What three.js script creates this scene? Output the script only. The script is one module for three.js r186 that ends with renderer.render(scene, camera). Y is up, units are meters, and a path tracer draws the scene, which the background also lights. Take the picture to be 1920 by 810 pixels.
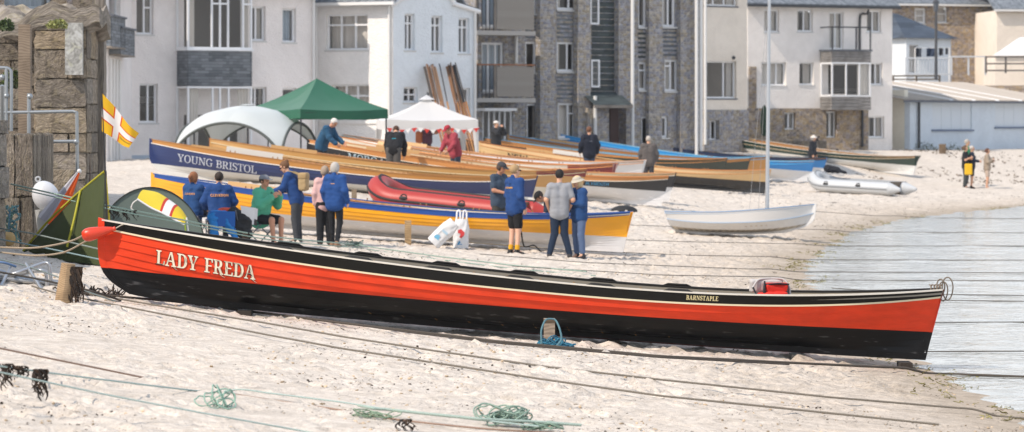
import * as THREE from 'three';
import { mergeGeometries } from 'three/addons/utils/BufferGeometryUtils.js';
import { TextGeometry } from 'three/addons/geometries/TextGeometry.js';
import { FontLoader } from 'three/addons/loaders/FontLoader.js';
import { ImprovedNoise } from 'three/addons/math/ImprovedNoise.js';

// ---------- camera, sky, sun, exposure ----------
const F = 6480, HZ = 232, EYE = 2.84;            // focal length in photo pixels, eye-level row, eye height over the water
const V3 = THREE.Vector3;
const scene = new THREE.Scene();
const camera = new THREE.PerspectiveCamera(2 * Math.atan(405 / F) * 180 / Math.PI, 1920 / 810, 1, 900);
camera.position.set(0, EYE, 0);
camera.setViewOffset(1920, 810, 0, 405 - HZ, 1920, 810);
camera.focus = 41; camera.userData.fStop = 3.7;
camera.updateProjectionMatrix();
scene.add(camera);
const renderer = new THREE.WebGLRenderer({ antialias: true });
renderer.toneMapping = THREE.LinearToneMapping;
renderer.toneMappingExposure = 1.22;
renderer.shadowMap.enabled = true;
const SUN = new V3(-0.56, 0.71, 0.42).normalize();
const sun = new THREE.DirectionalLight(0xfff0e0, 3.4);
sun.position.copy(SUN).multiplyScalar(200).add(new V3(0, 0, -80)); sun.target.position.set(0, 0, -80);
sun.castShadow = true; sun.shadow.radius = 1; sun.shadow.mapSize.set(4096, 4096);
Object.assign(sun.shadow.camera, { left: -60, right: 60, top: 60, bottom: -60, near: 10, far: 420 });
scene.add(sun, sun.target);

const noise = new ImprovedNoise();
const N = (x, y, z = 0.37) => noise.noise(x, y, z);
const fbm = (x, y, o = 4) => { let a = 0.5, s = 0; for (let i = 0; i < o; i++) { s += a * N(x, y, i * 7.3 + 0.37); x *= 2.03; y *= 2.03; a *= 0.5; } return s; };
let seed = 20240;
const rnd = () => { seed = (seed + 0x6D2B79F5) | 0; let t = Math.imul(seed ^ (seed >>> 15), 1 | seed); t = (t + Math.imul(t ^ (t >>> 7), 61 | t)) ^ t; return ((t ^ (t >>> 14)) >>> 0) / 4294967296; };
const rr = (a, b) => a + (b - a) * rnd();
const lerp = (a, b, t) => a + (b - a) * t;
const clamp = (v, a = 0, b = 1) => Math.min(b, Math.max(a, v));
const sst = (a, b, v) => { const t = clamp((v - a) / (b - a)); return t * t * (3 - 2 * t); };

{ // hazy summer sky
  const w = 512, h = 256, d = new Float32Array(w * h * 4);
  for (let j = 0; j < h; j++) for (let i = 0; i < w; i++) {
    const el = (j + 0.5) / h * Math.PI - Math.PI / 2, az = (i + 0.5) / w * 2 * Math.PI - Math.PI;
    const dir = new V3(Math.cos(el) * Math.cos(az), Math.sin(el), Math.cos(el) * Math.sin(az));
    const e = Math.max(0, Math.sin(el)), k = Math.pow(1 - e, 3.2);
    let r = lerp(0.40, 1.06, k), g = lerp(0.50, 1.06, k), b = lerp(0.68, 1.06, k);
    const c = sst(0.02, 0.42, fbm(dir.x * 2.2 / (0.25 + e) + 3, dir.z * 2.2 / (0.25 + e), 5)) * sst(0.0, 0.12, e) * 0.75;
    r = lerp(r, 1.3, c); g = lerp(g, 1.3, c); b = lerp(b, 1.3, c);
    const s = Math.pow(Math.max(0, dir.dot(SUN)), 12) * 0.5; r += s; g += s * 0.94; b += s * 0.85;
    if (el < 0) { r = 0.8; g = 0.8; b = 0.8; }
    d.set([r, g, b, 1], (j * w + i) * 4);
  }
  const t = new THREE.DataTexture(d, w, h, THREE.RGBAFormat, THREE.FloatType);
  t.mapping = THREE.EquirectangularReflectionMapping; t.magFilter = t.minFilter = THREE.LinearFilter; t.needsUpdate = true;
  scene.background = t; scene.environment = t; scene.backgroundIntensity = 1; scene.environmentIntensity = 1;
}
scene.fog = new THREE.FogExp2(0xdde4ec, 0.00018);
const font = await new FontLoader().loadAsync('fonts/droid/droid_serif_bold.typeface.json');
const fontReg = await new FontLoader().loadAsync('fonts/droid/droid_serif_regular.typeface.json');
const fontSans = await new FontLoader().loadAsync('fonts/droid/droid_sans_bold.typeface.json');

// ---------- helpers ----------
const P = (px, py, d) => new V3((px - 960) * d / F, EYE - (py - HZ) * d / F, -d);
const taken = {};
const numbered = n => { const k = taken[n] = (taken[n] ?? -1) + 1; return k ? n + '_' + String(k).padStart(3, '0') : n; };
const shade = o => { o.traverse(m => { if (m.isMesh) { m.castShadow = m.receiveShadow = true; } }); return o; };
function tag(o, label, category, group, kind) { o.userData.label = label; o.userData.category = category; if (group) o.userData.group = group; if (kind) o.userData.kind = kind; return o; }
function thing(name, label, category, pos, turn = 0, group) {
  const o = new THREE.Group(); o.name = numbered(name); scene.add(o);
  if (pos) o.position.copy(pos); o.rotation.y = turn; return tag(o, label, category, group);
}
function part(name, geo, mat, parent) { const m = new THREE.Mesh(geo, mat); m.name = name; m.castShadow = m.receiveShadow = true; parent.add(m); return m; }
function solo(name, geo, mat, label, category, group, kind) { return tag(part(numbered(name), geo, mat, scene), label, category, group, kind); }
function struct(name, geo, mat) { const m = part(name, geo, mat, scene); m.userData.kind = 'structure'; return m; }
const matCache = {};
function mat(color, roughness = 0.8, o = {}) {
  const key = color + '|' + roughness + JSON.stringify(o);
  return matCache[key] ??= new THREE.MeshPhysicalMaterial({ color, roughness, side: THREE.DoubleSide, ...o });
}
const G4 = a => mergeGeometries(a.map(g => { const q = g.index ? g.toNonIndexed() : g; for (const k of Object.keys(q.attributes)) if (!['position', 'normal', 'uv'].includes(k)) q.deleteAttribute(k); if (!q.attributes.uv) q.setAttribute('uv', new THREE.BufferAttribute(new Float32Array(q.attributes.position.count * 2), 2)); return q; }));
function box(x0, y0, z0, x1, y1, z1) { // uv in metres
  const w = Math.abs(x1 - x0), h = Math.abs(y1 - y0), d = Math.abs(z1 - z0), g = new THREE.BoxGeometry(w, h, d), uv = g.attributes.uv, D = [[d, h], [d, h], [w, d], [w, d], [w, h], [w, h]];
  for (let i = 0; i < 24; i++) { const [a, b] = D[i >> 2]; uv.setXY(i, uv.getX(i) * a + x0 + z0, uv.getY(i) * b + y0); }
  return g.translate((x0 + x1) / 2, (y0 + y1) / 2, (z0 + z1) / 2);
}
function bar(a, b, r0, r1 = r0, seg = 8) {
  const d = new V3().subVectors(b, a), L = d.length(), g = new THREE.CylinderGeometry(r1, r0, L, seg);
  g.applyQuaternion(new THREE.Quaternion().setFromUnitVectors(new V3(0, 1, 0), d.normalize())); return g.translate((a.x + b.x) / 2, (a.y + b.y) / 2, (a.z + b.z) / 2);
}
const tube = (pts, r, seg = 60, rad = 6, closed = false) => new THREE.TubeGeometry(new THREE.CatmullRomCurve3(pts, closed, 'catmullrom', 0.4), seg, r, rad, closed);
function quads(rows, closed = false) { // rows: array of rows of V3 -> smooth sheet
  const n = rows[0].length, pos = [], idx = [], uv = [];
  rows.forEach((r, i) => r.forEach((p, j) => { pos.push(p.x, p.y, p.z); uv.push(j / (n - 1), i / (rows.length - 1)); }));
  for (let i = 0; i < rows.length - 1; i++) for (let j = 0; j < n - 1; j++) { const a = i * n + j; idx.push(a, a + 1, a + n, a + 1, a + n + 1, a + n); }
  const g = new THREE.BufferGeometry(); g.setAttribute('position', new THREE.Float32BufferAttribute(pos, 3)); g.setAttribute('uv', new THREE.Float32BufferAttribute(uv, 2)); g.setIndex(idx); g.computeVertexNormals(); return g;
}
function texture(w, h, fn, srgb = true, rep) {
  const d = new Uint8Array(w * h * 4);
  for (let j = 0; j < h; j++) for (let i = 0; i < w; i++) { const c = fn(i / w, j / h, i, j); d.set([clamp(c[0]) * 255, clamp(c[1]) * 255, clamp(c[2]) * 255, 255], (j * w + i) * 4); }
  const t = new THREE.DataTexture(d, w, h); t.magFilter = THREE.LinearFilter; t.minFilter = THREE.LinearMipmapLinearFilter; t.generateMipmaps = true;
  t.wrapS = t.wrapT = THREE.RepeatWrapping; if (srgb) t.colorSpace = THREE.SRGBColorSpace; if (rep) t.repeat.set(rep, rep); t.needsUpdate = true; return t;
}
const hex = c => { const k = new THREE.Color(c); return [k.r, k.g, k.b].map(v => Math.pow(v, 1 / 2.2)); };
// noise that wraps after n cells
const wrapN = (u, v, n, o = 0) => { const a = u * Math.PI * 2, b = v * Math.PI * 2, R = n / 6.283; return noise.noise(Math.cos(a) * R + o, Math.sin(a) * R + Math.cos(b) * R, Math.sin(b) * R + o * 1.7); };

// ---------- beach ----------
const SH = [[0, 5.4], [20, 5.1], [33, 4.9], [40, 4.85], [50, 4.95], [58, 5.15], [69, 5.9], [79, 7.1], [92, 9.1], [103, 11.8], [112, 14.8], [119, 17.6], [130, 24], [150, 38], [220, 90]];
function shoreX(d) { let i = 1; while (i < SH.length - 1 && SH[i][0] < d) i++; const [a, x] = SH[i - 1], [b, y] = SH[i]; return lerp(x, y, clamp((d - a) / (b - a))) + 0.22 * N(d * 0.21, 1.7) + 0.13 * N(d * 0.8, 5.2); }
const KS = [[0, 0.08], [42, 0.08], [62, 0.047], [78, 0.05], [88, 0.082], [92, 0.10], [106, 0.095], [117, 0.05], [128, 0.037], [300, 0.037]];
const pick = (T, d) => { let i = 1; while (i < T.length - 1 && T[i][0] < d) i++; const [a, x] = T[i - 1], [b, y] = T[i]; return lerp(x, y, sst(0, 1, (d - a) / (b - a))); };
function groundH(x, d) {
  const u = shoreX(d) - x, k = pick(KS, d);
  if (u < 0) return Math.max(-0.6, k * u);
  const far = sst(108, 130, d); let h = k * u + lerp(0.006, 0.012, far) * Math.max(0, u - lerp(8, 15.5, far)) ** 2;
  if (h > 1.0) h = 1.0 + 0.62 * (1 - Math.exp(-(h - 1.0) / 0.62));
  return h - 0.03 * Math.exp(-(((d - 40) / 0.7) ** 2)) * sst(-4.4, -3.4, x) * (1 - sst(1.5, 3.0, x)); // scoured hollow under the near keel
}
function G(px, py) { // the beach point seen at a place in the photo
  const f = d => { const p = P(px, py, d); return p.y - Math.max(0, groundH(p.x, d)); };
  let a = 14, b = 14; while (f(b) > 0 && b < 210) { a = b; b += 0.5; }
  for (let i = 0; i < 18; i++) { const m = (a + b) / 2; if (f(m) > 0) a = m; else b = m; }
  const p = P(px, py, b); p.y = Math.max(0, groundH(p.x, b)); return p;
}
const onBeach = (x, d, lift = 0) => new V3(x, groundH(x, d) + lift, -d);
const hash2 = (i, j, k) => { let t = Math.imul(i, 374761393) ^ Math.imul(j, 668265263) ^ Math.imul(k, 974634667); t = Math.imul(t ^ (t >>> 13), 1274126177); return ((t ^ (t >>> 16)) >>> 0) / 4294967296; };
function trodden(x, d) { // footprints and scuffs, metres
  const C = 0.36, I = Math.floor(x / C), J = Math.floor(d / C); let s = 0;
  const rough = sst(-0.3, 0.35, fbm(x * 0.22 + 9, d * 0.13, 3) + 0.22 * sst(-3, 1, x) + 0.22 * sst(30, 38, d) - 0.2);
  for (let a = -1; a <= 1; a++) for (let b = -1; b <= 1; b++) {
    const i = I + a, j = J + b; if (hash2(i, j, 1) > 0.4 + 0.55 * rough) continue;
    const cx = (i + hash2(i, j, 2)) * C, cd = (j + hash2(i, j, 3)) * C, an = hash2(i, j, 4) * 6.28, dx = x - cx, dd = d - cd;
    const p = dx * Math.cos(an) + dd * Math.sin(an), q = -dx * Math.sin(an) + dd * Math.cos(an);
    const r2 = (p / 0.16) ** 2 + (q / 0.085) ** 2; if (r2 > 6) continue;
    const dep = 0.03 + 0.085 * hash2(i, j, 5);
    s += dep * (-Math.exp(-r2 * 1.6) + 0.45 * Math.exp(-((Math.sqrt(r2) - 1.25) ** 2) * 7));
  }
  const wet = sst(0.1, 1.4, shoreX(d) - x);
  return (s * (0.35 + 0.65 * rough) + 0.03 * fbm(x * 1.3, d * 1.3, 3) + 0.022 * N(x * 6, d * 4.5) * rough + 0.003 * N(x * 15, d * 11)) * wet + 0.04 * N(x * 0.35, d * 0.35) * wet;
}
{
  const xs = [], ds = [];
  for (let x = -60; x < 95;) { xs.push(x); const e = Math.max(0, Math.abs(x) - 8); x += x < -20 ? 4 : x > 32 ? 4 : 0.075 + 0.03 * e; }
  for (let d = 2; d < 300;) { ds.push(d); d += d < 21 ? 0.6 : d < 48 ? 0.085 : d < 130 ? 0.085 + 0.0042 * (d - 48) : 1.2; }
  const nx = xs.length, pos = [], uv = [], col = [], idx = [];
  for (const d of ds) for (const x of xs) {
    const h = groundH(x, d) + (d < 160 && x > -25 && x < 35 ? trodden(x, d) : 0); pos.push(x, h, -d); uv.push(x / 3.1, d / 3.1);
    const u = shoreX(d) - x + 0.9 * fbm(x * 0.8, d * 0.5, 3), wet = 1 - sst(0.0, 1.5, u), damp = 1 - sst(1.2, 4.5, u), m = 1 + 0.10 * fbm(x * 0.5 + 5, d * 0.35, 4);
    col.push(lerp(lerp(1, 0.88, damp), 0.66, wet) * m, lerp(lerp(1, 0.855, damp), 0.62, wet) * m, lerp(lerp(1, 0.825, damp), 0.565, wet) * m);
  }
  for (let j = 0; j < ds.length - 1; j++) for (let i = 0; i < nx - 1; i++) { const a = j * nx + i; idx.push(a, a + 1, a + nx, a + 1, a + nx + 1, a + nx); }
  const g = new THREE.BufferGeometry(); g.setAttribute('position', new THREE.Float32BufferAttribute(pos, 3)); g.setAttribute('uv', new THREE.Float32BufferAttribute(uv, 2)); g.setAttribute('color', new THREE.Float32BufferAttribute(col, 3)); g.setIndex(idx); g.computeVertexNormals();
  const map = texture(512, 512, (u, v, i, j) => { const n = wrapN(u, v, 14) * 0.07 + wrapN(u, v, 60, 3) * 0.07 + (hash2(i, j, 9) - 0.5) * 0.10; const s = hash2(i, j, 12) > 0.988 ? -0.28 : 0; return [0.798 + n + s, 0.762 + n + s, 0.716 + n + s * 0.9]; });
  const bmp = texture(512, 512, (u, v, i, j) => { const n = 0.5 + wrapN(u, v, 40, 5) * 0.5 + wrapN(u, v, 90, 8) * 0.35 + (hash2(i, j, 19) - 0.5) * 0.3; return [n, n, n]; }, false);
  struct('beach', g, new THREE.MeshPhysicalMaterial({ map, bumpMap: bmp, bumpScale: 0.012, vertexColors: true, roughness: 1, specularIntensity: 0.2 }));
}
// ---------- sea ----------
{
  const xs = [], ds = [], pos = [], idx = [], uv = [];
  for (let x = 2; x < 120;) { xs.push(x); x += x < 22 ? 0.16 : 2.5; }
  for (let d = 6; d < 300;) { ds.push(d); d += d < 26 ? 1 : d < 60 ? 0.11 : d < 135 ? 0.2 : 3; }
  for (const d of ds) for (const x of xs) {
    const a = 0.010 * (0.6 + 0.4 * sst(0, 4, x - shoreX(d)));
    const y = a * (Math.sin(d * 2.6 + x * 1.1 + 2 * N(x * 0.3, d * 0.3)) * 0.8 + Math.sin(d * 4.9 - x * 1.9 + 3 * N(x * 0.5, d * 0.4, 4)) * 0.55 + 1.6 * N(x * 1.1, d * 2.2, 2));
    pos.push(x, y, -d); uv.push(x / 2, d / 2);
  }
  const nx = xs.length; for (let j = 0; j < ds.length - 1; j++) for (let i = 0; i < nx - 1; i++) { const a = j * nx + i; idx.push(a, a + 1, a + nx, a + 1, a + nx + 1, a + nx); }
  const g = new THREE.BufferGeometry(); g.setAttribute('position', new THREE.Float32BufferAttribute(pos, 3)); g.setAttribute('uv', new THREE.Float32BufferAttribute(uv, 2)); g.setIndex(idx); g.computeVertexNormals();
  const bmp = texture(256, 256, (u, v) => { const n = 0.5 + wrapN(u, v, 9, 2) * 0.5 + wrapN(u, v, 22, 6) * 0.3; return [n, n, n]; }, false);
  struct('sea', g, new THREE.MeshPhysicalMaterial({ color: 0xb0b3ae, roughness: 0.12, ior: 1.33, bumpMap: bmp, bumpScale: 0.015 }));
}
// ---------- clinker boats ----------
// local frame: x along the boat (bow at -L/2), y up from the keel, z athwart (+z near side)
function hullForm(o) {
  const { L = 9.75, B = 1.47, hb = 0.93, hm = 0.64, hs = 0.88, low = 0.62, keel = 0.075, tuck = 0.26, forefoot = 0.33, hollow = 2.1 } = o, b2 = B / 2;
  const kY = t => keel + 0.055 * (2 * t - 1) ** 2;
  const sY = t => t < low ? hm + (hb - hm) * Math.pow((low - t) / low, 1.65) : hm + (hs - hm) * Math.pow((t - low) / (1 - low), 2.2);
  const bT = t => t < 0.5 ? b2 * (1 - Math.pow(1 - 2 * t, 2.3)) : b2 * (1 - (1 - tuck) * Math.pow(2 * t - 1, 2.5));
  const xT = (t, w) => lerp(-L / 2 + forefoot * Math.pow(1 - w, 5.5) + 0.05 * (1 - w), L / 2 - 0.14 * (1 - w), t);
  const sec = (t, w) => {
    const f = w * Math.PI / 2, mz = 0.93 * Math.pow(Math.sin(f), 0.82) + 0.07 * w, my = 1 - Math.pow(Math.cos(f), 0.87);
    const m = t < 0.5 ? 1 - Math.pow(1 - 2 * t, 2.6) : 1 - Math.pow(2 * t - 1, 3.2);
    const ez = t < 0.5 ? Math.pow(w, 1.25) : Math.pow(w, o.square ? 0.5 : hollow), ey = o.square && t > 0.5 ? Math.pow(w, 1.3) : w;
    return [lerp(ez, mz, m), lerp(ey, my, m)];
  };
  const at = (t, w, off = 0) => { const [z, y] = sec(t, w); return new V3(xT(t, w), kY(t) + (sY(t) - kY(t)) * y, Math.max(0.018, bT(t) * z) + off); };
  return { L, B, kY, sY, bT, xT, at, keel, o };
}
const hullCache = {};
function hullGeo(key, o) {
  if (hullCache[key]) return hullCache[key];
  const f = hullForm(o), n = o.planks || 9, S = o.stations || 44, lap = o.lap ?? 0.011, r = { f, n };
  const ts = [...Array(S + 1)].map((_, i) => { const u = i / S; return lerp(u, 0.5 - 0.5 * Math.cos(Math.PI * u), 0.6); });
  r.edge = (t, j, lo) => { const p = f.at(t, j / n); const ed = Math.min(1, t * 25 + 0.25) * Math.min(1, (1 - t) * 25 + 0.25); p.z += lo ? lap * ed : 0; return p; };
  r.zAt = (x, y) => { // outside surface of the planking
    let t = clamp((x + f.L / 2) / f.L, 0.005, 0.995);
    for (let it = 0; it < 4; it++) { let w = 0.5; let a = 0, b = 1; for (let k = 0; k < 14; k++) { w = (a + b) / 2; if (f.at(t, w).y < y) a = w; else b = w; } const e = f.at(t, w).x - x; t = clamp(t - e / f.L, 0.005, 0.995); }
    for (let j = n - 1; j >= 0; j--) { const p = r.edge(t, j, true), q = r.edge(t, j + 1); if (y >= p.y || j === 0) { const k = clamp((y - p.y) / (q.y - p.y || 1)); return lerp(p.z, q.z, k); } }
  };
  const strip = (fa, fb, fc, fd, sgn) => { // closed strip of four edges along the stations, hard across, smooth along
    const E = [fa, fb, fc, fd], pos = [], nor = [], uv = [], idx = []; let base = 0;
    for (let e = 0; e < 4; e++) {
      const A = ts.map(E[e]), C = ts.map(E[(e + 1) % 4]);
      for (let i = 0; i <= S; i++) {
        const i0 = Math.max(0, i - 1), i1 = Math.min(S, i + 1), du = new V3().subVectors(A[i1], A[i0]), dv = new V3().subVectors(C[i], A[i]), nn = du.cross(dv).normalize();
        for (const p of [A[i], C[i]]) { pos.push(p.x, p.y, p.z * sgn); nor.push(nn.x * 1, nn.y, nn.z * sgn); uv.push((p.x + f.L / 2) / f.L, p.y - f.kY(ts[i]) + f.keel); }
      }
      for (let i = 0; i < S; i++) { const a = base + i * 2; sgn > 0 ? idx.push(a, a + 2, a + 1, a + 1, a + 2, a + 3) : idx.push(a, a + 1, a + 2, a + 1, a + 3, a + 2); }
      base += (S + 1) * 2;
    }
    const g = new THREE.BufferGeometry(); g.setAttribute('position', new THREE.Float32BufferAttribute(pos, 3)); g.setAttribute('normal', new THREE.Float32BufferAttribute(nor, 3)); g.setAttribute('uv', new THREE.Float32BufferAttribute(uv, 2)); g.setIndex(idx); return g;
  };
  const inw = (fn, d) => t => { const p = fn(t); p.z = Math.max(0.004, p.z - d); return p; };
  r.planks = [];
  for (const s of [1, -1]) for (let j = 0; j < n; j++) {
    const lo = t => r.edge(t, j, true), hi = t => { const p = r.edge(t, j + 1); if (j < n - 1) { p.y += 0.006; } return p; };
    r.planks.push([j, s, strip(lo, hi, inw(hi, 0.012), inw(lo, 0.02), s)]);
  }
  const rail = (dy0, dy1, out, inn, s, w = 1) => strip(t => { const p = f.at(t, w); p.y += dy0; p.z += out; return p; }, t => { const p = f.at(t, w); p.y += dy1; p.z += out; return p; }, t => { const p = f.at(t, w); p.y += dy1; p.z = Math.max(0.003, p.z + inn); return p; }, t => { const p = f.at(t, w); p.y += dy0; p.z = Math.max(0.003, p.z + inn); return p; }, s);
  r.gunwale = [1, -1].map(s => rail(-0.004, 0.013, 0.012, -0.05, s));
  r.rub = [1, -1].map(s => rail(-0.010, 0.010, 0.018, -0.002, s, (n - 1) / n));
  r.inwale = [1, -1].map(s => rail(-0.05, -0.012, -0.014, -0.04, s));
  // stem, keel, sternpost as one backbone
  const bb = [], kw = 0.025, X = (t, w) => f.xT(t, w), Y = (t, w) => f.at(t, w).y;
  const prof = [], inner = [];
  for (let i = 12; i >= 0; i--) { const w = (i / 12) ** 1.6; prof.push([X(0, w) - 0.045, Y(0, w) + (i === 12 ? 0.03 : 0)]); inner.push([X(0, w) + 0.03, Y(0, w) + 0.012]); }
  prof[12][1] -= 0.03; prof[12][0] += 0.05;
  for (let i = 1; i <= 20; i++) { const t = i / 20, p = f.at(t, 0); prof.push([lerp(X(0, 0), L2(f), t), p.y - f.keel]); inner.push([lerp(X(0, 0), L2(f), t), p.y + 0.01]); }
  for (let i = 1; i <= 6; i++) { const w = i / 6; prof.push([X(1, w) + 0.03, Y(1, w)]); inner.push([X(1, w) - 0.05, Y(1, w)]); }
  const sh = new THREE.Shape(prof.map(p => new THREE.Vector2(...p)).concat(inner.reverse().map(p => new THREE.Vector2(...p))));
  r.backbone = new THREE.ExtrudeGeometry(sh, { depth: 0.05, bevelEnabled: false }).translate(0, 0, -0.025);
  { const q = r.backbone.attributes, uv = []; for (let i = 0; i < q.position.count; i++) { const x = q.position.getX(i), t = clamp((x + f.L / 2) / f.L); uv.push(t, q.position.getY(i) - f.kY(t) + f.keel); } r.backbone.setAttribute('uv', new THREE.Float32BufferAttribute(uv, 2)); }
  // transom
  { const pts = []; for (let i = 0; i <= 14; i++) pts.push(f.at(1, i / 14)); const pos = []; for (let i = 0; i < 14; i++) { const a = pts[i], b = pts[i + 1]; pos.push(a.x, a.y, a.z, b.x, b.y, b.z, b.x, b.y, -b.z, a.x, a.y, a.z, b.x, b.y, -b.z, a.x, a.y, -a.z); }
    const g = new THREE.BufferGeometry(); g.setAttribute('position', new THREE.Float32BufferAttribute(pos, 3)); const uv = []; for (let i = 0; i < pos.length; i += 3) uv.push(1, pos[i + 1] - f.kY(1) + f.keel); g.setAttribute('uv', new THREE.Float32BufferAttribute(uv, 2)); g.computeVertexNormals(); r.transom = g; }
  // lining (ribs' side) and bottom boards
  { const rows = []; for (let i = 0; i <= 30; i++) { const t = 0.01 + 0.98 * i / 30, row = []; for (let k = -12; k <= 12; k++) { const p = f.at(t, Math.abs(k) / 12 * 0.985); p.z = Math.sign(k) * Math.max(0, p.z - 0.03); p.y += 0.004; row.push(p); } rows.push(row); } r.lining = quads(rows); }
  r.thwarts = []; const nt = o.thwarts ?? 7; for (let i = 0; i < nt; i++) { const t = lerp(o.square ? 0.35 : 0.17, 0.87, nt > 1 ? i / (nt - 1) : 0), p = f.at(t, 0.66); const y = f.sY(t) - 0.2; r.thwarts.push(box(p.x - 0.11, y - 0.015, -p.z * 0.98, p.x + 0.11, y + 0.015, p.z * 0.98)); }
  r.pins = []; if (!o.square) for (let i = 0; i < 6; i++) for (const s of [1, -1]) { const t = lerp(0.22, 0.78, i / 5); for (const e of [-0.06, 0.06]) { const p = f.at(t, 1); r.pins.push(box(p.x + e - 0.011, p.y, s * (p.z - 0.02) - 0.011, p.x + e + 0.011, p.y + 0.06, s * (p.z - 0.02) + 0.011)); } }
  r.ribs = []; if (!o.square) for (let i = 0; i < 22; i++) for (const s of [1, -1]) { const t = lerp(0.08, 0.93, i / 21), pts = []; for (let k = 1; k <= 6; k++) { const p = f.at(t, k / 6 * 0.97); p.z = s * Math.max(0.01, p.z - 0.035); pts.push(p); } r.ribs.push(tube(pts, 0.012, 10, 5)); }
  return hullCache[key] = r;
}
function L2(f) { return f.L / 2 - 0.12; }
// hull paint: bands by height over the keel, with scuffs
function hullPaint(bottom, top, line = 0.26, wear = 0.03, rough = 0.3, coat = 0.5, patch, spec = 1) {
  const a = hex(bottom), b = hex(top), W = 256, Hh = 256, pc = patch ? hex(patch[1]) : a, s0 = Math.floor(rr(0, 900));
  const t = texture(W, Hh, (u, v, i, j) => { const c = v < line ? a : patch && u > patch[0] && v > patch[2] ? pc : b, n = wear * (1.6 * fbm(u * 34 + s0, v * 9, 3) + (hash2(i, j, s0) - 0.5) * 0.5); const scuff = v < line * 0.7 && fbm(u * 60 + s0, v * 22, 3) > 0.27 ? wear * 2.5 : 0; return c.map(x => x * (1 + n) + scuff); });
  t.wrapT = THREE.ClampToEdgeWrapping;
  return new THREE.MeshPhysicalMaterial({ map: t, roughness: rough, clearcoat: coat, clearcoatRoughness: 0.22, specularIntensity: spec, side: THREE.DoubleSide });
}
const woodTex = (() => { const t = texture(256, 256, (u, v, i, j) => { const g = wrapN(u, v * 1, 5) * 0.12 + 0.16 * Math.sin((v * 22 + 1.6 * wrapN(u, v, 4, 3)) * 6.28) * 0.5 + (hash2(i >> 4, j, 3) - 0.5) * 0.12; return [0.9 + g, 0.88 + g, 0.85 + g]; }); return t; })();
const wood = (c, r = 0.45) => mat(c, r, { map: woodTex });
function gig(o) {
  const H = hullGeo(o.form || 'gig', o.shape || {}), t = thing(o.name || 'pilot_gig', o.label, o.cat || 'rowing boat', null, 0, o.group);
  const M = hullPaint(o.bottom, o.top, o.line, o.wear, o.rough, o.coat, o.patch, o.spec), sheerM = mat(o.sheer ?? o.top, 0.4, { specularIntensity: o.spec ?? 1 }), railM = wood(o.rail ?? 0xb98548), inM = wood(o.inside ?? 0xc09a66, 0.6);
  for (const [j, s, g] of H.planks) part('plank', g, o.sheer !== undefined && j >= H.n - (o.sheerN || 1) ? sheerM : M, t);
  H.gunwale.forEach((g, i) => part('gunwale', g, i && o.farCap !== undefined ? mat(o.farCap, 0.5) : o.cap !== undefined ? mat(o.cap, 0.5) : railM, t)); H.inwale.forEach(g => part('inwale', g, o.inrail !== undefined ? mat(o.inrail, 0.5) : railM, t));
  if (o.rub !== null) H.rub.forEach(g => part('rubbing_strake', g, o.rub !== undefined ? mat(o.rub, 0.5) : railM, t));
  part('keel_and_stem', H.backbone, M, t); part('transom', H.transom, M, t); part('lining', H.lining, inM, t);
  H.thwarts.forEach(g => part('thwart', g, o.seat !== undefined ? mat(o.seat, 0.6) : wood(o.seatWood ?? 0xb07c44), t));
  if (!o.noPins) { H.pins.forEach(g => part('thole_pin', g, wood(0xa87a48), t)); } { H.ribs.forEach(g => part('rib', g, wood(o.ribs ?? 0xb08a58), t)); }
  t.userData.hull = H; return t;
}
// set a boat down by the two ends of its keel
function moor(t, L, a, b, heel = 0) {
  const d = new V3().subVectors(b, a), m = new V3().addVectors(a, b).multiplyScalar(0.5);
  t.position.copy(m); t.rotation.order = 'YZX'; t.rotation.set(heel, -Math.atan2(d.z, d.x), Math.atan2(d.y, Math.hypot(d.x, d.z))); t.updateMatrixWorld(); return t;
}
// painted letters laid on the planking; x0 = left edge, drop = baseline under the sheer
function hullText(t, str, x0, drop, size, color, o = {}) {
  const H = t.userData.hull, f = H.f, fnt = o.font || font; let x = x0;
  const place = (g, m, nm, out) => { const p = g.attributes.position; for (let i = 0; i < p.count; i++) { const X = p.getX(i), s = f.sY(clamp((X + f.L / 2) / f.L)), y = s - drop + p.getY(i); p.setXYZ(i, X, y, H.zAt(X, y) + out + p.getZ(i)); } g.computeVertexNormals(); part(nm, g, m, t); };
  for (const ch of str) {
    if (ch === ' ') { x += size * 0.42; continue; }
    const sc = o.caps && !o.caps.includes(x) ? 1 : 1, g = new TextGeometry(ch, { font: fnt, size, depth: 0.003, curveSegments: 3, bevelEnabled: false }); g.computeBoundingBox(); const bb = g.boundingBox, w = (bb.max.x - bb.min.x) * (o.wide || 1);
    g.translate(-bb.min.x, 0, 0).scale(o.wide || 1, 1, 1);
    if (o.swash && o.swash[ch]) { const q = o.swash[ch](size, w), s = new THREE.ExtrudeGeometry(q, { depth: 0.003, bevelEnabled: false, curveSegments: 4 }); const m = G4([g, s]); g.copy(m); }
    if (o.shadow !== undefined) place(g.clone().translate(x - size * 0.04, -size * 0.035, 0), mat(o.shadow, 0.5), 'lettering', 0.004);
    place(g.translate(x, 0, 0), mat(color, 0.5), 'lettering', 0.008);
    x += w + size * (o.gap ?? 0.09);
  }
}
const boats = {}, v3 = (x, y, z) => new V3(x, y, z);
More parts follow.
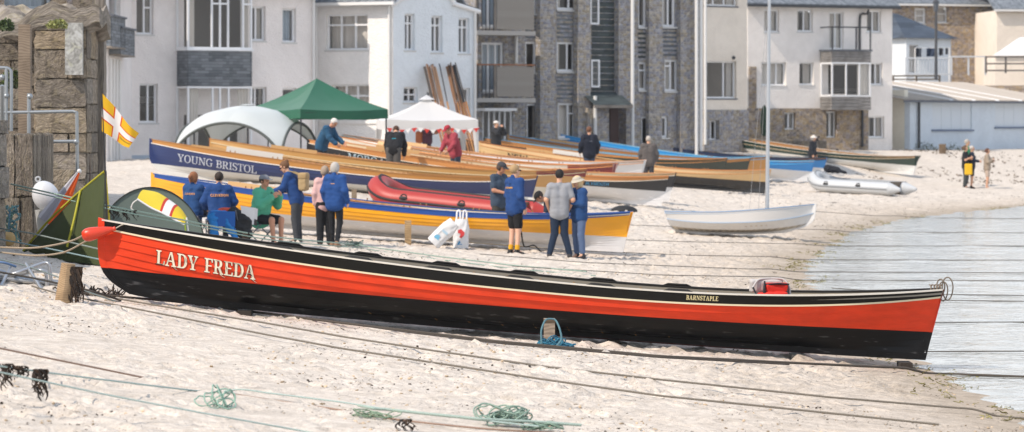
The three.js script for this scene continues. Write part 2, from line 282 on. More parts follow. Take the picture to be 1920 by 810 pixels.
{
  // --- the near red gig ---
  const red = boats.red = gig({ label: 'long red and black rowing gig in the foreground, propped level on the sand', bottom: 0x060607, top: 0xe0421e, line: 0.325, sheer: 0x14130f, cap: 0xd6d1c6, farCap: 0x1c1a17, rub: 0xdccfae, rail: 0x3a2f26, inrail: 0x8a8478, inside: 0x8a8270, seat: 0x5c5346, wear: 0.08, rough: 0.42, coat: 0.0, spec: 0.45, noPins: true, form: 'gigNear', shape: { stations: 90, planks: 9, lap: 0.013 } });
  moor(red, 9.75, P(188, 563, 40.2), P(1746, 685, 39.8));
  const tail = (len, dx = 0) => (s, w) => { const q = new THREE.Shape(); q.moveTo(w - s * 0.3, s * 0.05); q.quadraticCurveTo(w - s * 0.05, -s * 0.16, w + s * len, -s * 0.2); q.quadraticCurveTo(w - s * 0.0, -s * 0.27, w - s * 0.16, s * 0.02); return q; };
  const cross = (s, w) => { const q = new THREE.Shape(); q.moveTo(-s * 0.1, s * 0.4); q.lineTo(w * 0.75, s * 0.4); q.lineTo(w * 0.72, s * 0.33); q.lineTo(-s * 0.13, s * 0.33); return q; };
  hullText(red, 'LADY FREDA', -4.19, 0.40, 0.168, 0xe8e2cc, { shadow: 0x1a1110, wide: 0.76, gap: 0.045, swash: { A: tail(0.12), R: tail(0.14) } });
  hullText(red, 'BARNSTAPLE', 1.95, 0.078, 0.052, 0xe0d2a0, { gap: 0.06, wide: 0.72 });
  for (const tt of [0.22, 0.315, 0.41, 0.505, 0.6, 0.69]) for (const s of [1, -1]) { const rows = []; const H = red.userData.hull; for (const [dz, dy] of [[0.010, 0.0], [0.010, 0.024], [-0.045, 0.024], [-0.045, 0.0]]) { const r = []; for (let i = 0; i <= 12; i++) { const t = tt + (i / 12 - 0.5) * 0.034, p = H.f.at(t, 1), e = Math.min(1, Math.min(i, 12 - i) / 2); r.push(v3(p.x, p.y + 0.014 + dy * e, s * (p.z + dz))); } rows.push(r); } rows.push(rows[0]); part('rowlock_pad', quads(rows), mat(0x171613, 0.6), red); }
  // rudder pintle rod on the sternpost
  part('rudder_hanger', bar(new V3(4.76, 0.3, 0), new V3(4.83, 0.66, 0), 0.008), mat(0xd8d8d6, 0.3, { metalness: 0.6 }), red);
  // --- the yellow gig ---
  const yel = boats.yellow = gig({ label: 'yellow gig with a blue top strake and white bottom behind the people', bottom: 0xcfd0d2, top: 0xf0aa12, line: 0.31, form: 'gigFine', shape: { planks: 12 }, sheer: 0x1d4a94, cap: 0x24529c, rub: null, rail: 0xb98548, inrail: 0xd8d0bc, inside: 0xbfae90 });
  { const A = G(282, 412), B = G(1179, 481); A.y += 0.02; B.y += 0.02; moor(yel, 9.75, A, B); yel.scale.x = A.distanceTo(B) / 9.75; }
  hullText(yel, 'E', -4.14, 0.34, 0.17, 0x151515, { font: fontSans });
  // --- gigs of the second rank and beyond: ends seen at [left px, left sheer y, depth], [right px, right sheer y, depth] ---
  const list = [
    ['blue', 277, 281, 87.5, 1002, 333, 87, { label: 'navy blue gig with white lettering and varnished strakes, nearest behind the yellow one', bottom: 0xd6d6d2, top: 0x1a2f66, line: 0.27, sheer: 0xb58042, sheerN: 1, rub: 0xe4e2da, cap: 0xa8763e, inside: 0xbb9460 }],
    ['wood', 390, 282, 90.2, 1095, 317, 89.8, { label: 'varnished tan gig with a maroon stern patch, second behind the navy gig', bottom: 0xd6d2c6, top: 0xc4975a, patch: [0.87, 0x7a2024, 0.62], line: 0.30, rub: 0xd8c8a0, inside: 0xb48c58 }],
    ['morgan', 572, 281, 93.8, 1249, 330, 93.2, { label: 'black topped gig with white bottom, white bow lettering and orange rail', bottom: 0xdcdcdc, top: 0x16181e, line: 0.40, sheer: 0xc88a50, rub: 0xe6dcc8, cap: 0xc27c40, inside: 0xd0b48c }],
    ['twin', 592, 269, 97.2, 1262, 325, 96.6, { label: 'dark gig with pale cream interior, its stern showing just beyond the black topped gig', bottom: 0xd8d8d8, top: 0x1a1c22, line: 0.4, sheer: 0xd8c4a0, rub: 0xe6dcc8, cap: 0xc88c5a, inside: 0xd8ceb8 }],
    ['maroon', 624, 266, 104, 1151, 306, 99.4, { label: 'gig with a maroon stern and orange rail left of the man in navy', bottom: 0xd6d4d0, top: 0xd2cabc, patch: [0.86, 0x7c1c22, 0.3], line: 0.34, rub: 0xd69258, cap: 0xcf8448, inside: 0xd4d2cc }],
    ['white', 640, 260, 107.4, 1206, 300, 104.6, { label: 'white hulled gig between the maroon stern and the cream gig', bottom: 0xd2d4d6, top: 0xd9dadb, line: 0.3, sheer: 0xd6d8da, rub: 0xcf9468, cap: 0xcf9468, inside: 0xcdc8bc }],
    ['cream', 896, 268, 117, 1440, 327, 116, { label: 'cream gig with black bottom and orange rail, name lettered on its raised bow', bottom: 0x15171a, top: 0xd8b681, line: 0.40, sheer: 0xd9b98a, rub: 0xc07c40, cap: 0xc47c3e, inside: 0xc8a878 }],
    ['greenA', 846, 262, 122.5, 1360, 296, 121.5, { label: 'dark green gig with orange rail, stern leftmost of the three behind the cream gig', bottom: 0x1c211c, top: 0x2b352a, line: 0.3, sheer: 0x2b352a, rub: 0xc98a4c, cap: 0xcc8a4a, inside: 0xb88c58 }],
    ['greenB', 905, 263, 126.5, 1403, 296, 125.5, { label: 'dark green gig with pale blue rail, middle stern of three behind the cream gig', bottom: 0x1c211c, top: 0x2c362c, line: 0.3, sheer: 0xb07a44, rub: 0xc98a4c, cap: 0x6fb0d0, inside: 0x9c7448 }],
    ['skyrail', 950, 261, 130.5, 1437, 293, 129.5, { label: 'varnished gig with a long sky blue rail running from beside the photographer', bottom: 0xb88a4c, top: 0xbd8a48, line: 0.2, sheer: 0x9a6a3a, rub: 0x6fb4d8, cap: 0x5fb0dc, inside: 0x8a6238 }],
    ['brightblue', 1049, 262, 133.5, 1523, 303, 132.5, { label: 'bright blue gig with white bottom, blunt stern just left of the grey inflatable', bottom: 0xd4d6d8, top: 0x1f86cf, line: 0.40, sheer: 0x2a8fd6, rub: 0x58b6ea, cap: 0x8ac6e6, inside: 0x2a70b0 }],
    ['navy', 1066, 257, 137.5, 1546, 304, 136.5, { label: 'blue gig with a dark navy rail, farthest of the blue pair', bottom: 0xd0d2d4, top: 0x1f7fc4, line: 0.40, sheer: 0x1c2c4c, rub: 0x2a3c5c, cap: 0x18243c, inside: 0x204a80 }],
    ['darkgreen', 1302, 262, 153, 1719, 293, 143, { label: 'bottle green gig with white bottom and pale rail below the right hand houses', bottom: 0xd4d6d6, top: 0x16342c, line: 0.40, sheer: 0x143028, rub: 0xc8b496, cap: 0xd4ccc0, inside: 0xb4ac9c }],
  ];
  for (const [k, lx, ly, ld, rx, ry, rd, o] of list) {
    const A = P(lx, ly, ld), B = P(rx, ry, rd); A.y -= 0.93; B.y -= 0.88; // keel under the sheer ends
    const L = A.distanceTo(B), t = boats[k] = gig({ ...o, group: 'rowing gigs drawn up on the beach' });
    const a = onBeach(A.x, ld), b = onBeach(B.x, rd); A.y = Math.max(A.y, a.y + 0.02); B.y = Math.max(B.y, b.y + 0.02);
    moor(t, 9.75, A, B); t.scale.x = L / 9.75;
    t.userData.ends = [A, B];
  }
  hullText(boats.blue, 'YOUNG BRISTOL', -4.15, 0.43, 0.19, 0xc9d0dc, { font: fontReg, gap: 0.07 });
  hullText(boats.morgan, 'MORGAN', -3.75, 0.36, 0.2, 0xb8d0dc, { font: fontReg });
  hullText(boats.morgan, 'PLYMOUTH', 2.7, 0.24, 0.09, 0x4a90b8, { font: fontSans });
  hullText(boats.cream, 'NEW', -3.9, 0.38, 0.2, 0x2a2a28, { font: font });
  // oars stowed along the thwarts, blades over the bow
  for (const [k, words, n] of [['blue', 'navy gig', 3], ['wood', 'varnished tan gig', 2], ['morgan', 'black topped gig', 2], ['twin', 'dark gig with the cream interior', 2], ['maroon', 'maroon sterned gig', 2], ['white', 'white hulled gig', 2], ['cream', 'cream gig', 3], ['skyrail', 'sky blue railed gig', 2], ['yellow', 'yellow gig', 2], ['darkgreen', 'bottle green gig', 2]])
    for (let i = 0; i < n; i++) { const t = thing('oar', (n === 3 ? ['farthest', 'middle', 'nearest'] : ['farther', 'nearer'])[i] + ' of the ' + (n === 3 ? 'three' : 'two') + ' oars stowed in the ' + words, 'oar', null, 0, 'oars stowed in the ' + words), B = boats[k], z = (i - (n - 1) / 2) * 0.3, tip = v3(-4.4 + i * 0.9 + (k === 'blue' ? -0.35 : 0.2), 0.80 + 0.03 * i, z * 0.25), end = v3(0.2 + i * 1.3, 0.57, z); B.updateMatrixWorld(); const a = B.localToWorld(end), c = B.localToWorld(tip), d = c.clone().sub(a), L = d.length(); t.position.copy(a); t.quaternion.setFromUnitVectors(v3(0, 1, 0), d.normalize()); part('shaft', bar(v3(0, 0, 0), v3(0, L * 0.75, 0), 0.03, 0.026), wood([0xc79a62, 0xb58350, 0xd2ab78][i % 3], 0.5), t); part('blade', box(-0.07, L * 0.75, -0.012, 0.07, L, 0.012), mat([0xd9d6cf, 0xc9a06a, 0xd2cfc8][i % 3], 0.5), t); }
  for (const k in boats) delete boats[k].userData.hull;
}
// ---------- figures: distance fields meshed into one skin, clothes over it ----------
function skinMesh(f, lo, hi, cell) { // surface nets
  const nx = Math.ceil((hi.x - lo.x) / cell) + 1, ny = Math.ceil((hi.y - lo.y) / cell) + 1, nz = Math.ceil((hi.z - lo.z) / cell) + 1, val = new Float32Array(nx * ny * nz);
  let q = 0; for (let k = 0; k < nz; k++) for (let j = 0; j < ny; j++) for (let i = 0; i < nx; i++) val[q++] = f(lo.x + i * cell, lo.y + j * cell, lo.z + k * cell);
  const id = new Int32Array(nx * ny * nz).fill(-1), pos = [], idx = [], at = (i, j, k) => i + nx * (j + ny * k);
  for (let k = 0; k < nz - 1; k++) for (let j = 0; j < ny - 1; j++) for (let i = 0; i < nx - 1; i++) {
    let m = 0, n = 0, x = 0, y = 0, z = 0; const c = [];
    for (let b = 0; b < 8; b++) { const v = val[at(i + (b & 1), j + ((b >> 1) & 1), k + (b >> 2))]; c.push(v); if (v < 0) m |= 1 << b; }
    if (m === 0 || m === 255) continue;
    for (let a = 0; a < 8; a++) for (const bit of [1, 2, 4]) { const b = a | bit; if (b === a) continue; const va = c[a], vb = c[b]; if ((va < 0) === (vb < 0)) continue; const t = va / (va - vb); n++; x += (a & 1) + (bit === 1 ? t : 0); y += ((a >> 1) & 1) + (bit === 2 ? t : 0); z += (a >> 2) + (bit === 4 ? t : 0); }
    id[at(i, j, k)] = pos.length / 3; pos.push(lo.x + (i + x / n) * cell, lo.y + (j + y / n) * cell, lo.z + (k + z / n) * cell);
  }
  const quad = (a, b, c, d, flip) => { if (a < 0 || b < 0 || c < 0 || d < 0) return; flip ? idx.push(a, c, b, a, d, c) : idx.push(a, b, c, a, c, d); };
  for (let k = 1; k < nz - 1; k++) for (let j = 1; j < ny - 1; j++) for (let i = 1; i < nx - 1; i++) {
    const v = val[at(i, j, k)] < 0;
    if (v !== (val[at(i + 1, j, k)] < 0)) quad(id[at(i, j - 1, k - 1)], id[at(i, j, k - 1)], id[at(i, j, k)], id[at(i, j - 1, k)], !v);
    if (v !== (val[at(i, j + 1, k)] < 0)) quad(id[at(i - 1, j, k - 1)], id[at(i - 1, j, k)], id[at(i, j, k)], id[at(i, j, k - 1)], !v);
    if (v !== (val[at(i, j, k + 1)] < 0)) quad(id[at(i - 1, j - 1, k)], id[at(i, j - 1, k)], id[at(i, j, k)], id[at(i - 1, j, k)], !v);
  }
  const g = new THREE.BufferGeometry(); g.setAttribute('position', new THREE.Float32BufferAttribute(pos, 3)); g.setIndex(idx); g.computeVertexNormals(); return g;
}
const smin = (a, b, k) => { const h = clamp(0.5 + 0.5 * (b - a) / k); return b + (a - b) * h - k * h * (1 - h); };
function bonesField(bones, k, fold = 0) { // bones: [a, b, ra, rb, flatZ?]
  const B = bones.map(([a, b, ra, rb]) => { const dx = b.x - a.x, dy = b.y - a.y, dz = b.z - a.z; return [a.x, a.y, a.z, dx, dy, dz, 1 / (dx * dx + dy * dy + dz * dz + 1e-9), ra, rb - ra]; });
  return (x, y, z) => {
    let d = 9; for (const b of B) { const px = x - b[0], py = y - b[1], pz = z - b[2]; let t = (px * b[3] + py * b[4] + pz * b[5]) * b[6]; t = t < 0 ? 0 : t > 1 ? 1 : t; const ex = px - b[3] * t, ey = py - b[4] * t, ez = pz - b[5] * t; const e = Math.sqrt(ex * ex + ey * ey + ez * ez) - b[7] - b[8] * t; d = d === 9 ? e : smin(d, e, k); }
    return fold ? d + fold * (noise.noise(x * 8, y * 12, z * 8) + 0.55 * noise.noise(x * 9 + y * 6, y * 26, z * 9)) : d;
  };
}
function meshBones(bones, k, cell, fold = 0) {
  const lo = new V3(9, 9, 9), hi = new V3(-9, -9, -9), m = 0.035; for (const [a, b, ra, rb] of bones) for (const [p, r] of [[a, ra], [b, rb]]) { lo.min(new V3(p.x - r - m, p.y - r - m, p.z - r - m)); hi.max(new V3(p.x + r + m, p.y + r + m, p.z + r + m)); }
  return skinMesh(bonesField(bones, k, fold), lo, hi, cell);
}
const v = (x, y, z) => new V3(x, y, z);
const clothBump = texture(128, 128, (a, b, i, j) => { const n = 0.5 + wrapN(a, b, 6) * 0.5 + (hash2(i, j, 4) - 0.5) * 0.2; return [n, n, n]; }, false);
const cloth = (c, r = 0.9) => mat(c, r, { sheen: 0.25, sheenRoughness: 0.6 });
const skinCache = {};
function person(o) {
  const k = (o.H || 1.72) / 1.75, lean = o.lean || 0, hipY = o.hipY ?? 0.93, cell = o.cell || 0.017;
  const root = thing('person', o.label, 'person', o.pos, o.yaw || 0); root.scale.setScalar(k);
  const up = v(0, Math.cos(lean), Math.sin(lean)), fwd = v(0, -Math.sin(lean), Math.cos(lean)), pel = v(0, hipY, 0), along = s => pel.clone().addScaledVector(up, s);
  const chest = along(0.30), neck = along(0.50), hp = (o.nod ?? lean * 0.35), hy = o.look || 0;
  const hUp = v(0, Math.cos(hp), Math.sin(hp)), head = neck.clone().addScaledVector(hUp, 0.17).addScaledVector(fwd, 0.015);
  const hq = new THREE.Quaternion().setFromEuler(new THREE.Euler(hp, hy, 0, 'YXZ'));
  const fem = o.fem ? 0.9 : 1, fat = o.fat || 1, J = {};
  for (const s of [1, -1]) {
    const S = s > 0 ? 'L' : 'R', sh = along(0.46).add(v(s * 0.175 * fem, 0, 0)), hip = along(-0.04).add(v(s * 0.088, 0, 0));
    const A = (o.arms && o.arms[S]) || [0.055, -0.28, -0.03, 0.06, -0.52, 0.05], Lg = (o.legs && o.legs[S]) || [0.01, -0.43, 0.02, 0.02 + (o.stance || 0), -0.83, -0.02];
    J[S] = { s, sh, el: sh.clone().add(v(s * A[0], A[1], A[2])), wr: sh.clone().add(v(s * A[3], A[4], A[5])), hip, kn: hip.clone().add(v(s * Lg[0], Lg[1], Lg[2])), an: hip.clone().add(v(s * Lg[3], Lg[4], Lg[5])) };
  }
  const torso = e => { const b = []; for (const s of [1, -1]) { b.push([pel.clone().add(v(s * 0.06, 0.0, 0)), chest.clone().add(v(s * 0.075, 0, 0.01)), 0.115 * fat + e, 0.112 * fat + e]); b.push([chest.clone().add(v(s * 0.075, 0, 0.01)), along(0.43).add(v(s * 0.1 * fem, 0, 0)), 0.11 * fat + e, 0.075 + e]); } if (fat > 1.05) b.push([pel.clone().addScaledVector(fwd, 0.06).addScaledVector(up, 0.05), along(0.22).addScaledVector(fwd, 0.05), 0.11 * fat + e, 0.09 * fat + e]); return b; };
  const armB = (j, e, f1 = 1) => { const b = [[along(0.44).add(v(j.s * 0.07, 0, 0)), j.sh, 0.06 + e, 0.058 + e], [j.sh, j.el, 0.052 + e, 0.043 + e]]; if (f1 > 0) b.push([j.el, j.el.clone().lerp(j.wr, f1), 0.042 + e, lerp(0.042, 0.029, f1) + e]); return b; };
  const legB = (j, e, f1 = 1, f2 = 1) => { const b = [[j.hip, j.hip.clone().lerp(j.kn, f1), 0.086 * fat + e, lerp(0.086 * fat, 0.056, f1) + e]]; if (f2 > 0) b.push([j.kn, j.kn.clone().lerp(j.an, f2), 0.056 + e, lerp(0.056, 0.038, f2) + e]); return b; };
  // --- body: trunk and limbs, then head and hands on finer grids, merged
  const skin = new THREE.Color(o.skin || 0xd2a285), dark = new THREE.Color(0x2a1d18), lip = new THREE.Color(0xb06a60);
  const bb = [...torso(0), [neck, head, 0.055, 0.052]]; for (const S of 'LR') bb.push(...armB(J[S], 0), ...legB(J[S], 0), [J[S].an, J[S].an.clone().add(v(0, -0.055, 0.1)), 0.038, 0.03]);
  const geos = [meshBones(bb, 0.03, cell)];
  const hf = (() => { // head field in head space
    return (x, y, z) => {
      const e = (cx, cy, cz, rx, ry, rz) => { const a = (x - cx) / rx, b = (y - cy) / ry, c = (z - cz) / rz; return (Math.sqrt(a * a + b * b + c * c) - 1) * Math.min(rx, ry, rz); };
      let d = e(0, 0.03, -0.01, 0.075, 0.09, 0.093); d = smin(d, e(0, -0.045, 0.025, 0.055, 0.062, 0.062), 0.03); d = smin(d, e(0, -0.008, 0.092, 0.013, 0.026, 0.02), 0.012); d = smin(d, e(0, -0.085, 0.06, 0.022, 0.018, 0.02), 0.02); d = smin(d, e(0, 0.032, 0.07, 0.05, 0.014, 0.02), 0.015);
      for (const s of [1, -1]) { d = smin(d, e(s * 0.077, 0, -0.008, 0.011, 0.032, 0.02), 0.008); d = Math.max(d, -(e(s * 0.03, 0.012, 0.088, 0.014, 0.009, 0.012))); }
      return d;
    };
  })();
  const tc = o.cellHead || 0.0105; const hg = (skinCache['h' + tc] ??= skinMesh(hf, v(-0.1, -0.13, -0.13), v(0.1, 0.14, 0.13), tc)).clone(); const hn = hg.attributes.position.count, hcol = new Float32Array(hn * 3);
  for (let i = 0; i < hn; i++) { const x = hg.attributes.position.getX(i), y = hg.attributes.position.getY(i), z = hg.attributes.position.getZ(i); let c = skin; if (z > 0.05 && Math.abs(Math.abs(x) - 0.03) < 0.014 && Math.abs(y - 0.012) < 0.009) c = dark; else if (z > 0.05 && Math.abs(x) < 0.024 && Math.abs(y + 0.055) < 0.007) c = lip; hcol.set([c.r, c.g, c.b], i * 3); }
  hg.setAttribute('color', new THREE.BufferAttribute(hcol, 3)); hg.applyQuaternion(hq).translate(head.x, head.y, head.z);
  const hand = j => {
    const f = j.wr.clone().sub(j.el).normalize(), side = v(-j.s, 0, 0).addScaledVector(f, f.x * j.s).normalize(), thumb = new V3().crossVectors(f, side).normalize(); if (thumb.z < 0) thumb.negate();
    const pt = (a, b, c) => j.wr.clone().addScaledVector(f, a).addScaledVector(thumb, b).addScaledVector(side, c), B = [];
    for (let q = 0; q < 4; q++) B.push([pt(0, (q - 1.5) * 0.010, 0), pt(0.085, (1.5 - q) * 0.021, 0), 0.02, 0.0125]);
    [0.075, 0.083, 0.076, 0.06].forEach((l, q) => { const a = pt(0.085, (1.5 - q) * 0.022, 0), m = pt(0.085 + l * 0.48, (1.5 - q) * 0.023, 0.016), e = pt(0.085 + l * 0.8, (1.5 - q) * 0.023, 0.045); B.push([a, m, 0.0105, 0.0095], [m, e, 0.0095, 0.008]); });
    B.push([pt(0.02, 0.02, 0), pt(0.06, 0.048, 0.012), 0.015, 0.012], [pt(0.06, 0.048, 0.012), pt(0.1, 0.052, 0.03), 0.011, 0.009]);
    return meshBones(B, 0.006, 0.0085);
  };
  for (const S of 'LR') if (!(o.noHand || '').includes(S)) geos.push(hand(J[S]));
  geos.push(hg);
  for (const g of geos) if (!g.attributes.color) { const c = new Float32Array(g.attributes.position.count * 3); for (let i = 0; i < c.length; i += 3) c.set([skin.r, skin.g, skin.b], i); g.setAttribute('color', new THREE.BufferAttribute(c, 3)); }
  part('body', mergeGeometries(geos), mat(0xffffff, 0.6, { vertexColors: true }), root);
  // --- clothes
  const T = o.top, tb = torso(T.e ?? 0.02); const cuff = T.short ? -1 : 0.93;
  for (const S of 'LR') tb.push(...(T.short ? [[along(0.44).add(v(J[S].s * 0.07, 0, 0)), J[S].sh, 0.08, 0.075], [J[S].sh, J[S].sh.clone().lerp(J[S].el, 0.72), 0.07, 0.066]] : armB(J[S], T.e ?? 0.02, cuff)));
  tb.push([pel.clone().add(v(-0.06, T.hem ?? -0.08, 0)), pel.clone().add(v(0.06, T.hem ?? -0.08, 0)), 0.115 * fat + (T.e ?? 0.02), 0.115 * fat + (T.e ?? 0.02)]);
  if (T.hood) { const b = neck.clone().addScaledVector(fwd, -0.05).addScaledVector(up, 0.0); tb.push([b.clone().add(v(-0.06, -0.01, 0)), b.clone().add(v(0.06, -0.01, 0)), 0.055, 0.055], [b.clone().add(v(0, -0.05, -0.02)), b.clone().addScaledVector(up, 0.05), 0.06, 0.045]); } else tb.push([along(0.46), along(0.515), 0.07, 0.06]);
  const top = part(T.name || 'jacket', meshBones(tb, 0.03, cell, Math.min(0.012, (T.e ?? 0.02) * 0.4)), cloth(T.c), root);
  const Bt = o.bottom, e2 = Bt.e ?? 0.016, lb = [[pel.clone().add(v(-0.05, -0.03, 0)), pel.clone().add(v(0.05, -0.03, 0)), 0.115 * fat + e2, 0.115 * fat + e2], [pel, along(0.08), 0.108 * fat, 0.1 * fat]];
  for (const S of 'LR') lb.push(...(Bt.short ? [[J[S].hip, J[S].hip.clone().lerp(J[S].kn, 0.8), 0.1, 0.088]] : legB(J[S], e2 + 0.004, 1, Bt.crop || 0.97)));
  part(Bt.short ? 'shorts' : 'trousers', meshBones(lb, 0.022, cell, 0.007), cloth(Bt.c), root);
  if (o.shoes !== null) for (const S of 'LR') { const a = J[S].an, t = o.toe?.[S] || v(0, -0.075, 0.13); part('shoe', meshBones([[a.clone().add(v(0, -0.045, -0.03)), a.clone().add(t).add(v(J[S].s * 0.02, 0.002, 0)), 0.043, 0.036], [a, a.clone().add(v(0, -0.04, 0)), 0.05, 0.045]], 0.025, 0.014), mat(o.shoes ?? 0x17171a, 0.7), root); }
  if (o.socks) for (const S of 'LR') part('sock', meshBones([[J[S].an.clone().lerp(J[S].kn, 0.02), J[S].an.clone().lerp(J[S].kn, 0.22), 0.046, 0.048]], 0.01, 0.012), cloth(o.socks), root);
  // --- hair and hats in head space
  const place = (g, nm, m) => { g.applyQuaternion(hq).translate(head.x, head.y, head.z); return part(nm, g, m, root); };
  const hr = o.hair; if (hr) {
    const L = hr.len ?? 0.0, key = 'hair' + L + (hr.pony || '') + (hr.bun || '');
    const g = (skinCache[key] ??= (() => { const e = (x, y, z, cx, cy, cz, rx, ry, rz) => { const a = (x - cx) / rx, b = (y - cy) / ry, c = (z - cz) / rz; return (Math.sqrt(a * a + b * b + c * c) - 1) * Math.min(rx, ry, rz); };
      return skinMesh((x, y, z) => { let d = e(x, y, z, 0, 0.036, -0.014, 0.087, 0.098, 0.104); if (L) d = smin(d, e(x, y, z, 0, 0.0 - L * 0.5, -0.03, 0.095, 0.07 + L, 0.085), 0.03);
        const face = Math.max(z * 0.92 + y * -0.35 - 0.052, -(y - 0.098) - 0.02 + 0.02 - 0.2); d = Math.max(d, z - 0.03 - Math.max(0, y - 0.05) * 1.3); d = Math.max(d, -(y + 0.045 + L * 1.2));
        if (hr.pony) d = smin(d, bonesField([[v(0, 0.06, -0.1), v(0, 0.02, -0.15), 0.03, 0.035], [v(0, 0.02, -0.15), v(0, -0.1, -0.14), 0.035, 0.012]], 0.02)(x, y, z), 0.015);
        if (hr.bun) d = smin(d, e(x, y, z, 0, 0.09, -0.1, 0.04, 0.04, 0.04), 0.012);
        return d + 0.004 * noise.noise(x * 40, y * 18, z * 40); }, v(-0.13, -0.18, -0.2), v(0.13, 0.16, 0.13), 0.0115); })()).clone();
    place(g, 'hair', mat(hr.c, 0.75));
  }
  if (o.hat) {
    const type = o.hat.type || 'cap', gs = [];
    const crown = new THREE.SphereGeometry(1, 18, 10, 0, 6.284, 0, 1.62).scale(0.092, type === 'cap' ? 0.082 : 0.078, 0.108).translate(0, 0.05, -0.012); gs.push(crown);
    if (type === 'cap') { const s = new THREE.Shape(); s.moveTo(-0.075, 0); s.quadraticCurveTo(-0.07, 0.1, 0, 0.105); s.quadraticCurveTo(0.07, 0.1, 0.075, 0); s.quadraticCurveTo(0, 0.03, -0.075, 0); gs.push(new THREE.ExtrudeGeometry(s, { depth: 0.006, bevelEnabled: false, curveSegments: 8 }).rotateX(Math.PI / 2 + 0.12).translate(0, 0.055, 0.07)); }
    else if (type === 'bucket') gs.push(new THREE.CylinderGeometry(0.098, 0.15, 0.045, 20, 1, true).scale(1, 1, 1.12).translate(0, 0.035, -0.01));
    place(G4(gs), 'hat', cloth(o.hat.c));
  }
  if (o.glasses) place(G4([box(-0.062, 0.0, 0.083, -0.008, 0.026, 0.098), box(0.008, 0.0, 0.083, 0.062, 0.026, 0.098), box(-0.066, 0.012, 0.0, -0.06, 0.02, 0.09), box(0.06, 0.012, 0.0, 0.066, 0.02, 0.09), box(-0.01, 0.013, 0.09, 0.01, 0.02, 0.098)]), 'sunglasses', mat(0x15151a, 0.2));
  if (o.print) { // lettering or a badge on the back or chest
    const [str, c, size, yy, zz] = o.print, g = new TextGeometry(str, { font: fontSans, size, depth: 0.002, curveSegments: 2 }); g.computeBoundingBox(); g.translate(-(g.boundingBox.max.x) / 2, 0, 0); const q = g.attributes.position;
    const fld = bonesField(tb, 0.03); for (let i = 0; i < q.count; i++) { const X = q.getX(i) * (zz < 0 ? -1 : 1), Y = q.getY(i) + yy; const b = along(Y); let z = zz < 0 ? -0.35 : 0.35; const st = zz < 0 ? 0.004 : -0.004; for (let n = 0; n < 120 && fld(b.x + X, b.y, b.z + z) > 0.013; n++) z += st; q.setXYZ(i, X, b.y, b.z + z + q.getZ(i) * Math.sign(zz)); } g.computeVertexNormals(); part('lettering', g, mat(c, 0.7), top);
  }
  root.userData.joints = undefined; root._j = { J, along, fwd, up, head, neck, pel, hq }; return root;
}
const feet = (px, py) => G(px, py);
const stand = (px, d) => onBeach((px - 960) * d / F, d);
const CROSS = { L: [0.06, -0.26, 0.06, -0.10, -0.22, 0.22], R: [0.06, -0.26, 0.06, -0.12, -0.17, 0.22] };
